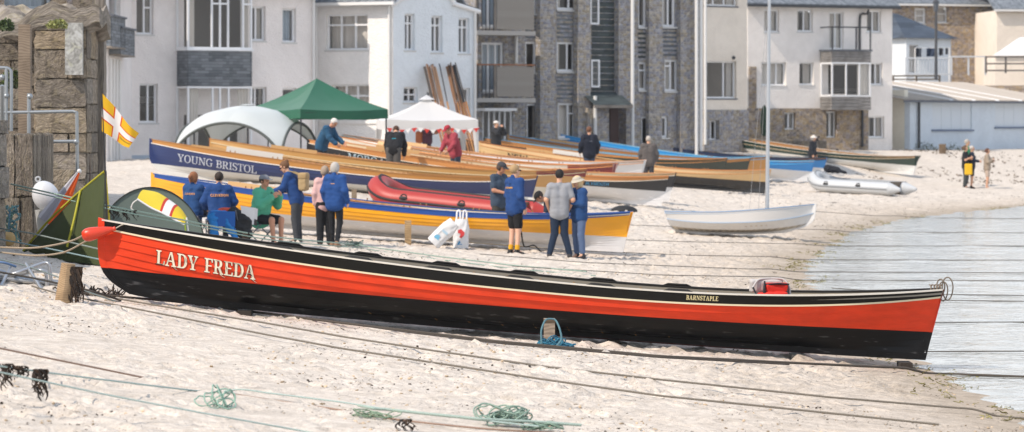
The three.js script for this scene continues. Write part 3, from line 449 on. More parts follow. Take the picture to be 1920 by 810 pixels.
{
  const blue = 0x173f78;
  // the three standing and the two behind them, right of the centre
  person({ label: 'man in grey polo shirt and dark jeans seen from behind, hands in front pockets', pos: feet(1049, 482), yaw: Math.PI + 0.05, H: 1.74, top: { c: 0x8f9298, short: true, name: 'polo_shirt', e: 0.022 }, bottom: { c: 0x16283f }, shoes: 0x2b2a2e, hair: { c: 0x17120f }, stance: 0.09, fat: 0.96, arms: { L: [0.09, -0.26, -0.05, 0.03, -0.44, 0.13], R: [0.09, -0.26, -0.05, 0.03, -0.44, 0.13] } });
  person({ label: 'woman in royal blue top and pale rolled jeans with a sun hat over blonde hair', pos: feet(1086, 483), yaw: -1.0, H: 1.63, fem: true, top: { c: 0x1a4274, name: 'sweater', e: 0.026 }, bottom: { c: 0x54688a, crop: 0.85 }, shoes: 0x26262c, hair: { c: 0xcdb48a, len: 0.07 }, hat: { c: 0xb9b2a2, type: 'bucket' }, nod: 0.25, fat: 1.04, arms: CROSS });
  const lead = person({ label: 'man in royal blue hoodie, black shorts and yellow socks holding a dog lead', pos: feet(965, 475), yaw: Math.PI - 0.95, H: 1.78, top: { c: blue, hood: true, name: 'hoodie', e: 0.028 }, bottom: { c: 0x101014, short: true }, shoes: 0x141416, socks: 0xd8a020, hair: { c: 0xa88c66 }, glasses: true, skin: 0xd8ab92, print: ['CLEVEDON', 0xd9a23c, 0.032, 0.33, -1], arms: { L: [0.06, -0.27, 0.0, 0.02, -0.44, 0.17], R: [0.06, -0.28, -0.03, 0.05, -0.5, 0.06] } });
  person({ label: 'bearded man in slate tee shirt and dark cap behind the yellow gig', pos: stand(935, 72.6), yaw: 0.9, H: 1.75, nod: 0.4, top: { c: 0x37475a, short: true, name: 'tee_shirt', e: 0.025 }, bottom: { c: 0x3a3834, short: true }, shoes: 0x222222, hair: { c: 0x4a3a30, len: 0.01 }, hat: { c: 0x3a3c42 }, skin: 0xb98468, arms: { L: [0.05, -0.27, 0.05, -0.05, -0.3, 0.26], R: [0.05, -0.27, 0.05, -0.05, -0.32, 0.26] } });
  person({ label: 'person in dark tee shirt and black cap bending low behind the yellow gig', pos: stand(1068, 72.2), yaw: -1.45, H: 1.74, lean: 1.35, hipY: 0.88, nod: 1.0, top: { c: 0x1f2c40, short: true, name: 'tee_shirt' }, bottom: { c: 0x2a3244 }, shoes: 0x222222, hair: { c: 0x3a2a20 }, hat: { c: 0x18181a }, skin: 0xb8866c, legs: { L: [0.02, -0.42, 0.08, 0.03, -0.79, -0.04], R: [0.02, -0.42, 0.08, 0.03, -0.79, -0.1] }, arms: { L: [0.03, -0.27, 0.1, 0.02, -0.5, 0.18], R: [0.03, -0.28, 0.02, 0.02, -0.53, 0.04] } });
  // the left group
  const back = person({ label: 'woman in royal blue hoodie leaning to a seated man, canvas rucksack on her back', pos: feet(556, 453), yaw: -1.75, H: 1.66, lean: 0.32, fem: true, nod: 0.5, top: { c: blue, hood: true, name: 'hoodie', e: 0.028 }, bottom: { c: 0x3a3e44, e: 0.024 }, shoes: 0x1a1a1c, hair: { c: 0x6a4a30, bun: 1 }, glasses: true, arms: { L: [0.05, -0.25, 0.1, 0.0, -0.33, 0.32], R: [0.05, -0.25, 0.08, 0.0, -0.36, 0.28] } });
  { // her rucksack
    const t = thing('rucksack', 'sand coloured canvas rucksack worn by the leaning woman', 'rucksack', back.position, -1.75); t.scale.setScalar(1.66 / 1.75); const { along, fwd } = back._j; const c = along(0.24).addScaledVector(fwd, -0.24);
    part('bag', skinMesh((x, y, z) => { const q = v(x, y, z).sub(c), a = Math.abs(q.x) - 0.10, b = Math.abs(q.y) - 0.13, e = Math.abs(q.z + 0.0) - 0.045; return Math.hypot(Math.max(a, 0), Math.max(b, 0), Math.max(e, 0)) - 0.045 + 0.014 * noise.noise(x * 11, y * 11, z * 11); }, c.clone().subScalar(0.26), c.clone().addScalar(0.26), 0.02), cloth(0xb39b72), t);
    part('flap', skinMesh((x, y, z) => { const q = v(x, y, z).sub(c); return Math.hypot(Math.max(Math.abs(q.x) - 0.11, 0), Math.max(Math.abs(q.y - 0.13) - 0.03, 0), Math.max(Math.abs(q.z) - 0.055, 0)) - 0.045; }, c.clone().subScalar(0.24), c.clone().addScalar(0.3), 0.02), cloth(0xa98f66), t);
    for (const s of [1, -1]) part('strap', tube([c.clone().add(v(s * 0.09, 0.15, 0.06)), along(0.47).add(v(s * 0.1, 0.09, 0.0)), along(0.4).add(v(s * 0.13, 0, 0.15)), along(0.22).add(v(s * 0.15, 0, 0.10)), c.clone().add(v(s * 0.1, -0.1, 0.06))], 0.016, 30, 6), cloth(0xa08a64), t);
  }
  person({ label: 'grey haired woman in royal blue hoodie and black leggings walking away', pos: feet(628, 461), yaw: Math.PI - 0.35, H: 1.66, fem: true, top: { c: 0x1a4684, hood: true, name: 'hoodie', e: 0.03 }, bottom: { c: 0x14161c, e: 0.004 }, shoes: 0x8a6a52, hair: { c: 0xb4b0aa, len: 0.03 }, print: ['---', 0xd9a050, 0.07, 0.33, -1], legs: { L: [0.0, -0.42, 0.05, 0.01, -0.83, 0.1], R: [0.0, -0.42, 0.05, 0.02, -0.82, -0.16] }, arms: { L: [0.08, -0.26, -0.05, 0.08, -0.5, 0.03], R: [0.09, -0.25, -0.06, 0.1, -0.48, 0.04] } });
  person({ label: 'person in pale pink top and black trousers half hidden by the grey haired woman', pos: feet(609, 459), yaw: Math.PI + 0.25, H: 1.57, fem: true, top: { c: 0xcfa9a6, name: 'shirt', e: 0.022 }, bottom: { c: 0x15171c, e: 0.03 }, shoes: 0x4a3a32, hair: { c: 0x9a8a7a, len: 0.02 }, arms: { L: [0.08, -0.27, -0.02, 0.06, -0.5, 0.03], R: [0.1, -0.26, -0.02, 0.13, -0.5, 0.02] } });
}
const SIT = { L: [0.06, -0.02, 0.40, 0.05, -0.43, 0.40], R: [0.06, -0.02, 0.40, 0.05, -0.43, 0.44] };
function campChair(label, p, yaw, c, low) {
  const t = thing(low ? 'camp_chair' : 'camp_stool', label, low ? 'chair' : 'stool', p, yaw, 'folding seats on the sand'); const F2 = mat(0x6a6e74, 0.4, { metalness: 0.5 });
  part('seat', box(-0.24, 0.39, -0.22, 0.24, 0.415, 0.2), cloth(c), t); if (low) part('backrest', box(-0.24, 0.45, -0.25, 0.24, 0.72, -0.235), cloth(c), t);
  for (const s of [1, -1]) { for (const [a, b] of [[-0.22, 0.22], [0.22, -0.24]]) part('leg', bar(v(s * 0.25, 0, a), v(s * 0.25, b < 0 && low ? 0.74 : 0.4, b), 0.011), F2, t); }
  return t;
}
{
  const blue = 0x173f78, seatOn = (px, d, yaw, o, chairLabel, c) => { const p = onBeach((px - 960) * d / F, d); campChair(chairLabel, p, yaw, c); return person({ ...o, pos: p, yaw, hipY: 0.53, legs: o.legs || SIT }); };
  seatOn(363, 67, Math.PI - 0.5, { label: 'seated woman in royal blue jacket with wavy auburn ponytail, back turned', H: 1.66, fem: true, top: { c: 0x1a4478, hood: true, e: 0.034 }, bottom: { c: 0x22262e }, shoes: 0x303034, hair: { c: 0x8a5a3a, len: 0.04, pony: 1 }, print: ['CLEVEDON', 0xd89a5a, 0.035, 0.33, -1], arms: { L: [0.07, -0.24, 0.08, -0.02, -0.3, 0.28], R: [0.07, -0.24, 0.06, -0.02, -0.33, 0.26] } }, 'folding stool under the seated auburn haired woman', 0x2a3a5a);
  seatOn(411, 66.5, Math.PI + 0.12, { label: 'seated man with short dark hair, royal blue jacket lettered across the back', H: 1.74, lean: 0.12, top: { c: 0x173f78, hood: true, e: 0.036 }, bottom: { c: 0x22262e }, shoes: 0x303034, hair: { c: 0x2c2018 }, print: ['CLEVEDON', 0xd89a5a, 0.05, 0.32, -1], arms: { L: [0.12, -0.24, 0.02, 0.06, -0.36, 0.2], R: [0.12, -0.24, 0.02, 0.06, -0.36, 0.2] } }, 'folding stool under the man with the lettered jacket', 0x1f3f7a);
  const gm = seatOn(487, 66, Math.PI - 2.15, { label: 'seated man in sea green hooded top, grey cap and dark shorts', H: 1.78, lean: 0.18, top: { c: 0x52a888, hood: true, name: 'hooded_top', e: 0.038 }, bottom: { c: 0x15181e, short: true }, shoes: 0x18181c, hair: { c: 0x3a3028 }, hat: { c: 0x7a7e86 }, skin: 0xc08c70, arms: { L: [0.08, -0.24, 0.14, -0.06, -0.06, 0.3], R: [0.08, -0.24, 0.12, -0.04, -0.08, 0.3] } }, 'folding stool under the man in sea green', 0x24262a);
  { const t = thing('shoulder_strap_bag', 'black strap slung across the sea green top', 'bag', gm.position, gm.rotation.y); t.scale.copy(gm.scale); const { along, fwd } = gm._j; const q = (s, x, f) => along(s).addScaledVector(fwd, f).add(v(x, 0, 0)); part('strap', tube([q(0.46, 0.11, 0.12), q(0.52, 0.12, -0.02), q(0.4, 0.07, -0.155), q(0.25, -0.02, -0.16), q(0.1, -0.11, -0.15), q(0.05, -0.17, -0.02)], 0.018, 30, 6), cloth(0x15161a), t); part('pouch', new THREE.BoxGeometry(0.2, 0.14, 0.06, 2, 2, 2).translate(-0.2, 0.55, 0.02), cloth(0x15161a), t); }
  // people among the gigs
  person({ label: 'white haired man in teal jacket bent over an oar beside the green canopy', pos: stand(603, 92.1), yaw: 1.15, H: 1.74, lean: 0.5, hipY: 0.9, nod: 0.75, top: { c: 0x1f4c6c, e: 0.034 }, bottom: { c: 0x22262c }, shoes: 0x222222, hair: { c: 0xd0ccc6 }, arms: { L: [0.04, -0.24, 0.12, 0.0, -0.38, 0.34], R: [0.04, -0.24, 0.12, 0.0, -0.4, 0.3] }, skin: 0xc89478 });
  person({ label: 'man in black jacket with turquoise back print bending into a gig', pos: stand(738, 91.9), yaw: Math.PI - 0.1, H: 1.76, lean: 0.75, hipY: 0.92, nod: 0.9, top: { c: 0x17181c, e: 0.036 }, bottom: { c: 0x55524f, e: 0.03 }, shoes: 0x222222, hair: { c: 0x4a3020 }, print: ['--', 0x1aa0b8, 0.12, 0.3, -1], arms: { L: [0.06, -0.24, 0.1, 0.04, -0.5, 0.14], R: [0.07, -0.26, 0.02, 0.06, -0.52, 0.06] } });
  person({ label: 'person in raspberry pink jacket and red cap leaning over the gigs', pos: stand(854, 95.5), yaw: -0.9, H: 1.7, lean: 0.35, nod: 0.6, top: { c: 0x9a3c48, e: 0.034 }, bottom: { c: 0x3a4250 }, shoes: 0x222222, hair: { c: 0x7a5a40 }, hat: { c: 0xa02838 }, arms: { L: [0.06, -0.25, 0.08, 0.0, -0.42, 0.22], R: [0.06, -0.25, 0.08, 0.0, -0.42, 0.22] } });
  person({ label: 'man in plum jacket with brown rucksack under the white canopy', pos: stand(801, 113), yaw: 1.25, H: 1.74, nod: 0.35, top: { c: 0x4a2c3c, e: 0.034 }, bottom: { c: 0x1a1c22 }, shoes: 0x222222, hair: { c: 0x1a1616 }, hat: { c: 0x1c1a1e }, skin: 0x9a6a50, arms: { L: [0.05, -0.26, 0.05, -0.02, -0.22, 0.3], R: [0.05, -0.26, 0.05, 0.0, -0.25, 0.28] } });
  solo('daypack', skinMesh((x, y, z) => Math.hypot(Math.max(Math.abs(x) - 0.05, 0), Math.max(Math.abs(y) - 0.13, 0), Math.max(Math.abs(z) - 0.09, 0)) - 0.07 + 0.01 * noise.noise(x * 12, y * 12, z * 12), v(-0.25, -0.3, -0.25), v(0.25, 0.3, 0.25), 0.03), cloth(0x9a5a3a), 'round brown daypack on the plum jacket under the white canopy', 'rucksack').position.copy(P(786, 257.5, 113.0));
  person({ label: 'photographer in dark jacket and white cap raising a camera by the balconies', pos: stand(930, 121), yaw: 0.95, H: 1.72, top: { c: 0x26282c, e: 0.036 }, bottom: { c: 0x2a2c32 }, shoes: 0x222222, hair: { c: 0x6a5a4a }, hat: { c: 0xd2cec8 }, arms: { L: [0.06, -0.12, 0.2, -0.1, 0.1, 0.24], R: [0.06, -0.12, 0.2, -0.1, 0.1, 0.24] } });
  person({ label: 'man in navy jacket standing with his back to us beyond the maroon stern', pos: stand(1105, 107), yaw: Math.PI + 0.3, H: 1.74, look: -0.5, top: { c: 0x141a2a, e: 0.036 }, bottom: { c: 0x3c4a5e }, shoes: 0x222222, hair: { c: 0x6a4630 }, print: ['---', 0xc8ccd2, 0.05, 0.32, -1], arms: { L: [0.1, -0.25, 0.0, 0.1, -0.46, 0.1], R: [0.1, -0.25, -0.02, 0.09, -0.48, 0.06] } });
  person({ label: 'grey haired man in brown grey fleece seen from behind near the bright blue gig', pos: stand(1216, 111), yaw: Math.PI, H: 1.7, fat: 1.08, top: { c: 0x55504e, e: 0.038 }, bottom: { c: 0x3a3a3e }, shoes: 0x222222, hair: { c: 0xb0aaa2 }, arms: { L: [0.1, -0.26, 0.02, 0.08, -0.48, 0.1], R: [0.1, -0.26, 0.02, 0.08, -0.48, 0.1] } });
  person({ label: 'person in white sun hat and dark top among the blue gigs', pos: stand(1522, 139.6), yaw: 1.1, H: 1.6, fem: true, lean: 0.15, top: { c: 0x20242c, e: 0.03 }, bottom: { c: 0x22262c }, shoes: 0x222222, hair: { c: 0xcfc6ba, len: 0.04 }, hat: { c: 0xd8d2ca, type: 'bucket' } });
  // far right group on the open sand
  const far = { shoes: 0x1c1c20, cell: 0.024 };
  person({ ...far, label: 'tall grey haired man in green shirt at the back of the far trio', pos: feet(1813, 347), yaw: 1.45, H: 1.84, top: { c: 0x2d8a5c, name: 'shirt', e: 0.03 }, bottom: { c: 0x2a2c34 }, hair: { c: 0xa8a29a } });
  person({ ...far, label: 'woman in black top with a yellow bag at her hip in the far trio', pos: feet(1810, 352), yaw: 1.2, H: 1.68, fem: true, top: { c: 0x14181e, name: 'top', short: true }, bottom: { c: 0x3f4444 }, hair: { c: 0x5a4634, pony: 1, len: 0.03 }, arms: CROSS });
  person({ ...far, label: 'man in navy sweatshirt and dark shorts in the far trio', pos: feet(1822, 352), yaw: 1.5, H: 1.66, top: { c: 0x182438, name: 'sweatshirt', e: 0.032 }, bottom: { c: 0x14181e, short: true }, hair: { c: 0xb8b2aa }, arms: { L: [0.05, -0.26, 0.06, 0.0, -0.3, 0.28], R: [0.05, -0.26, 0.06, 0.0, -0.3, 0.26] } });
  person({ ...far, label: 'barefoot person in beige jumper and pale shorts standing apart on the far sand', pos: feet(1851, 353), yaw: 1.35, H: 1.58, shoes: null, top: { c: 0x9a8c7c, name: 'jumper', e: 0.036 }, bottom: { c: 0xb8a698, short: true }, hair: { c: 0x5a3626, len: 0.01 }, arms: CROSS });
  { const p = feet(1810, 352); p.x += 0.1; p.z += 0.17; p.y += 0.72; solo('shoulder_bag', skinMesh((x, y, z) => Math.hypot(Math.max(Math.abs(x) - 0.13, 0), Math.max(Math.abs(y) - 0.2, 0), Math.max(Math.abs(z) - 0.02, 0)) - 0.02, v(-0.2, -0.27, -0.1), v(0.2, 0.27, 0.1), 0.025), cloth(0xdcb01c), 'bright yellow cloth bag carried in the far trio', 'bag').position.copy(p); }
}
// ---------- the houses behind the beach ----------
const plaster = (c, seedO = 0) => { const b = texture(256, 256, (u, v2, i, j) => { const n = 0.5 + wrapN(u, v2, 34, 2) * 0.6 + (hash2(i, j, 7) - 0.5) * 0.35; return [n, n, n]; }, false, 0.6); const k = hex(c); const m = texture(256, 256, (u, v2, i, j) => { const n = wrapN(u, v2, 5, seedO) * 0.035 + wrapN(u, v2, 22, seedO + 4) * 0.02 + (hash2(i, j, 8) - 0.5) * 0.03; return k.map(x => x + n); }, true, 0.16); return new THREE.MeshPhysicalMaterial({ map: m, bumpMap: b, bumpScale: 0.02, roughness: 0.95, side: THREE.DoubleSide }); };
const rubble = (c, cells = 16, contrast = 0.3, o = 0) => { // weathered rubble masonry too far off to show single stones
  const k = hex(c), pts = []; const cellTex = (u, v2) => { let f1 = 9, f2 = 9, id = 0; const X = u * cells, Y = v2 * cells * 1.7, I = Math.floor(X), J = Math.floor(Y), my = Math.round(cells * 1.7); for (let a = -1; a <= 1; a++) for (let b = -1; b <= 1; b++) { const i = I + a, j = J + b, wi = ((i % cells) + cells) % cells, wj = ((j % my) + my) % my; const px = i + 0.15 + 0.7 * hash2(wi, wj, 31 + o), py = j + 0.25 + 0.5 * hash2(wi, wj, 32 + o), d = Math.hypot(X - px, (Y - py) * 1.0); if (d < f1) { f2 = f1; f1 = d; id = hash2(wi, wj, 33 + o); } else if (d < f2) f2 = d; } return [f2 - f1, id]; };
  const S = 384, map = texture(S, S, (u, v2, i, j) => { const [e, id] = cellTex(u, v2), j2 = e < 0.09 ? 0.10 : 0, n = (id - 0.5) * contrast + j2 + (hash2(i, j, 5) - 0.5) * 0.1 + wrapN(u, v2, 40) * 0.1, w = (hash2(Math.floor(id * 999), 3, 3) - 0.5) * 0.08; return [k[0] + n + w, k[1] + n + w * 0.4, k[2] + n - w]; }, true, 1 / 4);
  const bmp = texture(S, S, (u, v2, i, j) => { const [e, id] = cellTex(u, v2), n = sst(0.02, 0.2, e) * (0.6 + 0.3 * id) + (hash2(i, j, 6) - 0.5) * 0.15; return [n, n, n]; }, false, 1 / 4);
  return new THREE.MeshPhysicalMaterial({ map, bumpMap: bmp, bumpScale: 0.05, roughness: 0.95, side: THREE.DoubleSide });
};
const MW = { whiteA: plaster(0xece7e4, 1), whiteB: plaster(0xebe9e6, 2), coolB: plaster(0xe0e7ec, 3), cream: plaster(0xebe1d3, 4), whiteE: plaster(0xece7e2, 5), shed: plaster(0xcbd6e0, 6), shedSide: plaster(0xe4dfd0, 7), granite: rubble(0x9f9b98, 26, 0.13), graniteD: rubble(0xa19c97, 24, 0.13, 40), brown: rubble(0x9a8c7c, 22, 0.14, 80) };
const slateTex = texture(128, 256, (u, v2, i, j) => { const row = Math.floor(v2 * 16), cx = Math.floor(u * 6 + (row % 2) * 0.5), e = v2 * 16 - row, n = (hash2(cx, row, 71) - 0.5) * 0.16 - (e < 0.12 ? 0.12 : 0) + (hash2(i, j, 4) - 0.5) * 0.05; return [0.44 + n, 0.465 + n, 0.49 + n]; }, true, 0.6);
const slateM = mat(0xffffff, 0.65, { map: slateTex }), slateDark = mat(0x8c9894, 0.65, { map: slateTex }), slatePale = mat(0xffffff, 0.6, { color: 0xd8dee6, map: slateTex });
const upvc = mat(0xe6e8ea, 0.45), glass = mat(0xffffff, 0.03, { transmission: 1, thickness: 0, ior: 1.5, specularIntensity: 1 }), sillM = mat(0xc8c8c6, 0.7), darkIn = mat(0x5a5650, 0.95), leadGrey = mat(0x5a5f66, 0.6), timber = wood(0x948e88, 0.8), pipeW = mat(0xdcdcda, 0.5), pipeD = mat(0x2e3136, 0.5), curtainM = mat(0xcfcac2, 0.95, { transmission: 0.2, thickness: 0 }), curtainBlue = mat(0x9aa8b4, 0.95);
const greyBoard = wood(0xa3a09c, 0.8);
const unitPlane = new THREE.PlaneGeometry(1, 1), unitBox = new THREE.BoxGeometry(1, 1, 1);
function house(name, label, A, B, deep = 6, cat = 'building') { // A, B: [photo column, depth] of the two ends of the front
  const a = P(A[0], HZ, A[1]), b = P(B[0], HZ, B[1]), th = Math.atan2(B[1] - A[1], b.x - a.x), W = Math.hypot(b.x - a.x, B[1] - A[1]);
  const t = thing(name, label, cat, new V3(a.x, 0, a.z), th); t.updateMatrixWorld();
  const inv = t.matrixWorld.clone().invert();
  t.loc = (px, py, z0 = 0) => { const o = new V3(0, EYE, 0).applyMatrix4(inv), q = P(px, py, 100).applyMatrix4(inv), d = q.sub(o), k = (z0 - o.z) / d.z; return new THREE.Vector2(o.x + d.x * k, o.y + d.y * k); };
  t.W = W; t.deep = deep; return t;
}
function wallFront(t, outline, holes, M, z1 = 0, thick = 0.3, name = 'wall') { // outline: [[u,y]...]; holes: [[u0,y0,u1,y1]]
  const s = new THREE.Shape(outline.map(p => new THREE.Vector2(p[0], p[1])));
  for (const [a, b, c, d] of holes) { const h = new THREE.Path(); h.moveTo(a, b); h.lineTo(a, d); h.lineTo(c, d); h.lineTo(c, b); h.closePath(); s.holes.push(h); }
  return part(name, new THREE.ExtrudeGeometry(s, { depth: thick, bevelEnabled: false }).translate(0, 0, z1 - thick), M, t);
}
function windowUnit(t, u0, y0, u1, y1, z, o = {}) { // white frame with its panes, sill and curtains
  const fw = o.fw || 0.065, g = [box(u0, y0, z - 0.06, u1, y0 + fw, z), box(u0, y1 - fw, z - 0.06, u1, y1, z), box(u0, y0 + fw, z - 0.06, u0 + fw, y1 - fw, z), box(u1 - fw, y0 + fw, z - 0.06, u1, y1 - fw, z)];
  const cols = o.cols || [0.55, 0.45], cells = []; let x = u0 + fw; const sum = cols.reduce((a, b) => a + b, 0), iw = u1 - u0 - 2 * fw;
  cols.forEach((c, i) => { const w = iw * c / sum; if (i) g.push(box(x - 0.032, y0 + fw, z - 0.058, x + 0.032, y1 - fw, z + 0.006)); const tr = Array.isArray(o.tr) ? o.tr[i] : o.tr; if (tr) { const yt = lerp(y0, y1, 1 - tr); g.push(box(x + 0.002, yt - 0.03, z - 0.057, x + w - 0.002, yt + 0.03, z + 0.004)); cells.push([x, y0 + fw, x + w, yt], [x, yt, x + w, y1 - fw]); } else cells.push([x, y0 + fw, x + w, y1 - fw]); x += w; });
  const wdw = part(o.name || 'window', G4(g), o.frame || upvc, t);
  for (const [a, b, c, d] of cells) { const m = part('pane', unitPlane, glass, wdw); m.scale.set(c - a, d - b, 1); m.position.set((a + c) / 2, (b + d) / 2, z - 0.035); }
  if (o.sill !== 0) { const m = part('sill', unitBox, o.sillM || sillM, wdw); m.scale.set(u1 - u0 + 0.1, 0.06, 0.2); m.position.set((u0 + u1) / 2, y0 - 0.035, z + 0.06); }
  const cur = (a, b, M, dz = 0.16) => { const rows = []; for (const yy of [y0 + 0.04, y1 - 0.04]) { const r = []; for (let i = 0; i <= 24; i++) { const q = i / 24; r.push(v(lerp(a, b, q), yy, z - dz + 0.03 * Math.sin(q * 26 + a * 9))); } rows.push(r); } part('curtain', quads(rows), M, wdw); };
  const cm = o.cur ?? 'lr', cM = o.curM || curtainM, w = u1 - u0;
  if (cm.includes('l')) cur(u0 + 0.05, u0 + w * (o.cw || 0.22), cM); if (cm.includes('r')) cur(u1 - w * (o.cw || 0.22), u1 - 0.05, cM); if (cm.includes('f')) cur(u0 + 0.05, u1 - 0.05, cM, 0.2);
  return wdw;
}
function shell(t, top, M, roofM, o = {}) { // the rest of the walls, a floor line and the roof
  const { W, deep } = t, b = -0.4, e = 0.3;
  if (!o.noLeft) part('side_wall', box(0.004, b, -deep, e, top, -0.305), o.left || M, t); if (!o.noRight) part('side_wall', box(W - e, b, -deep, W - 0.004, top, -0.305), o.right || M, t); part('back_wall', box(e, b, -deep, W - e, top, -deep + 0.3), M, t);
  part('floor', box(e, b, -deep + 0.3, W - e, b + 0.1, -0.31), darkIn, t); for (const y of o.floors || []) part('floor', box(e, y, -deep + 0.3, W - e, y + 0.2, -0.4), darkIn, t);
  for (const y of o.rooms || []) part('room_wall', box(e, y[0], -2.6, W - e, y[1], -2.5), mat(0x8c857c, 0.95), t);
  if (roofM) { const y0 = top, ov = 0.25, r = o.rise ?? 2.2; const s = new THREE.Shape([[0.3, 0], [-(deep / 2), r], [-deep - 0.3, 0], [-deep - 0.3, 0.12], [-(deep / 2), r + 0.14], [0.3, 0.12]].map(p => new THREE.Vector2(-p[0], p[1]))); const g = new THREE.ExtrudeGeometry(s, { depth: W + ov * 2, bevelEnabled: false }); g.rotateY(Math.PI / 2).translate(-ov, y0, 0); part('roof', g, roofM, t); part('gutter', box(-ov, y0 - 0.05, 0.3, W + ov, y0 + 0.06, 0.42), o.gutter || pipeW, t); }
}
function openings(t, list, z = -0.14) { return list.map(([x0, y0, x1, y1, o]) => { const a = t.loc(x0, y1, 0), b = t.loc(x1, y0, 0); return { r: [a.x, a.y, b.x, b.y], o: o || {}, z }; }); }
const rect = (x0, y0, x1, y1) => [[x0, y0], [x1, y0], [x1, y1], [x0, y1]];
function slateRows(t, name, faces, M, y0, y1, rows = 9) { // slate hanging: overlapping courses round a bay
  for (let i = 0; i < rows; i++) { const a = lerp(y0, y1, i / rows), b = lerp(y0, y1, (i + 1) / rows) + 0.015; const g = []; for (const [p, q] of faces) { const d = new V3().subVectors(q, p), n = v(-d.z, 0, d.x).normalize().negate(); const pos = []; const lo = n.clone().multiplyScalar(0.035), hi = n.clone().multiplyScalar(0.008); const A = p.clone().add(lo), B = q.clone().add(lo), C = q.clone().add(hi), D = p.clone().add(hi); const G0 = quads([[v(A.x, a, A.z), v(B.x, a, B.z)], [v(D.x, b, D.z), v(C.x, b, C.z)]]), G1 = quads([[v(p.x, a, p.z), v(q.x, a, q.z)], [v(A.x, a, A.z), v(B.x, a, B.z)]]); const L = d.length(); for (const k of [G0, G1]) { const uv = k.attributes.uv; for (let m = 0; m < 4; m++) uv.setXY(m, uv.getX(m) * L, a + uv.getY(m) * (b - a)); } g.push(G0, G1); } part(name, G4(g), M, t); }
}
const houses = {};
{
  // --- white house with the slate hung bay, left ---
  const t = houses.A = house('white_house', 'white roughcast house with a grey slate hung bay, left of the row', [246, 119.2], [590, 123.4], 7);
  const top = t.loc(590, -14).y, W = t.W;
  const op = openings(t, [[262, 157, 296, 230, { cols: [0.55, 0.45], cur: 'l' }], [256, -22, 288, 64, { cols: [0.55, 0.45], tr: [0, 0.42], cur: 'lr' }], [473, 12, 498, 76, { cols: [0.35, 0.65], cur: 'r', cw: 0.5 }], [530, 16, 555, 79, { cols: [1], cur: 'f', curM: curtainBlue }], [468, 163, 500, 228, { cols: [0.4, 0.6], tr: [0.5, 0] }], [530, 165, 556, 228, { cols: [1] }]]);
  const b0 = t.loc(338, 100).x, b1 = t.loc(470, 100).x;
  wallFront(t, rect(0, -0.4, W, top), [...op.map(q => q.r), [b0 + 0.15, 0.9, b1 - 0.15, 3.15], [b0 + 0.15, t.loc(400, 92).y - 0.1, b1 - 0.15, top - 0.3]], MW.whiteA); op.forEach(q => windowUnit(t, ...q.r, q.z, q.o));
  shell(t, top, MW.whiteA, slateM, { rise: 3, floors: [3.55], rooms: [[-0.3, 3.5], [3.8, top]] });
  { // the bay, two storeys with slates between
    const D = 0.8, zs = D; const pt = (px, py) => t.loc(px, py, zs); const L = pt(352, 100).x, R = pt(473, 100).x, ys0 = pt(400, 161).y, ys1 = pt(400, 95).y, yTop = pt(400, -30).y, yb = -0.3;
    const c = [v(L, 0, 0.002), v(L, 0, D), v(R, 0, D), v(R, 0, 0.002)]; const faces = [[c[0], c[1]], [c[1], c[2]], [c[2], c[3]]];
    part('bay_core', box(L + 0.03, ys0, 0.004, R - 0.03, ys1, D - 0.03), slateM, t); slateRows(t, 'slate_course', faces, slateM, ys0, ys1, 10);
    const y2 = pt(400, 93).y; part('bay_sill', box(L - 0.05, ys1, 0.003, R + 0.05, ys1 + 0.06, D + 0.06), upvc, t);
    windowUnit(t, L, ys1 + 0.06, R, yTop, D, { cols: [0.36, 0.13, 0.13, 0.24, 0.12], tr: [0, 0.3, 0.3, 0, 0.3], sill: 0, cur: 'lr', cw: 0.14 }); windowUnit(t, L, 1.2, R, ys0 - 0.02, D, { cols: [0.38, 0.12, 0.14, 0.36], tr: [0, 0, 0.4, 0], sill: 0, cur: 'lr', cw: 0.2 });
    part('bay_base', box(L, yb, 0.004, R, 1.2, D), MW.whiteA, t); part('bay_roof', box(L - 0.1, yTop, 0.004, R + 0.1, yTop + 0.15, D + 0.12), leadGrey, t);
    for (const [a, b] of [[ys1 + 0.062, yTop - 0.002], [1.202, ys0 - 0.022]]) for (const x of [L, R]) { const w = part('bay_side_window', G4([box(x - 0.03, a, 0.02, x + 0.03, a + 0.06, D - 0.065), box(x - 0.03, b - 0.06, 0.02, x + 0.03, b, D - 0.065), box(x - 0.03, a + 0.06, 0.02, x + 0.03, b - 0.06, 0.1)]), upvc, t); const m = part('pane', unitPlane, glass, w); m.scale.set(D - 0.15, b - a, 1); m.rotation.y = Math.PI / 2; m.position.set(x, (a + b) / 2, D / 2); }
  }
  part('downpipe', bar(v(W - 0.1, -0.3, 0.1), v(W - 0.1, top, 0.1), 0.05), pipeW, t);
  part('blue_plinth', box(0.01, -0.38, 0.003, W - 0.01, 1.75, 0.03), mat(0xaebccb, 0.9), t).userData.label = 'pale blue painted plinth';
  // --- narrow white wing with two slate boxes, nearest the old wall ---
  const n = house('white_annexe', 'narrow white annexe with two small slate boxes beside the old stone wall', [199, 112], [247, 118.4], 4); const nt = n.loc(240, -20).y, no = openings(n, [[204, -20, 226, 30, { cols: [1], cur: 'l' }]]);
  wallFront(n, rect(0, -0.4, n.W, nt), no.map(q => q.r), MW.whiteA); no.forEach(q => windowUnit(n, ...q.r, q.z, q.o)); shell(n, nt, MW.whiteA, slateM, { rise: 1.6 });
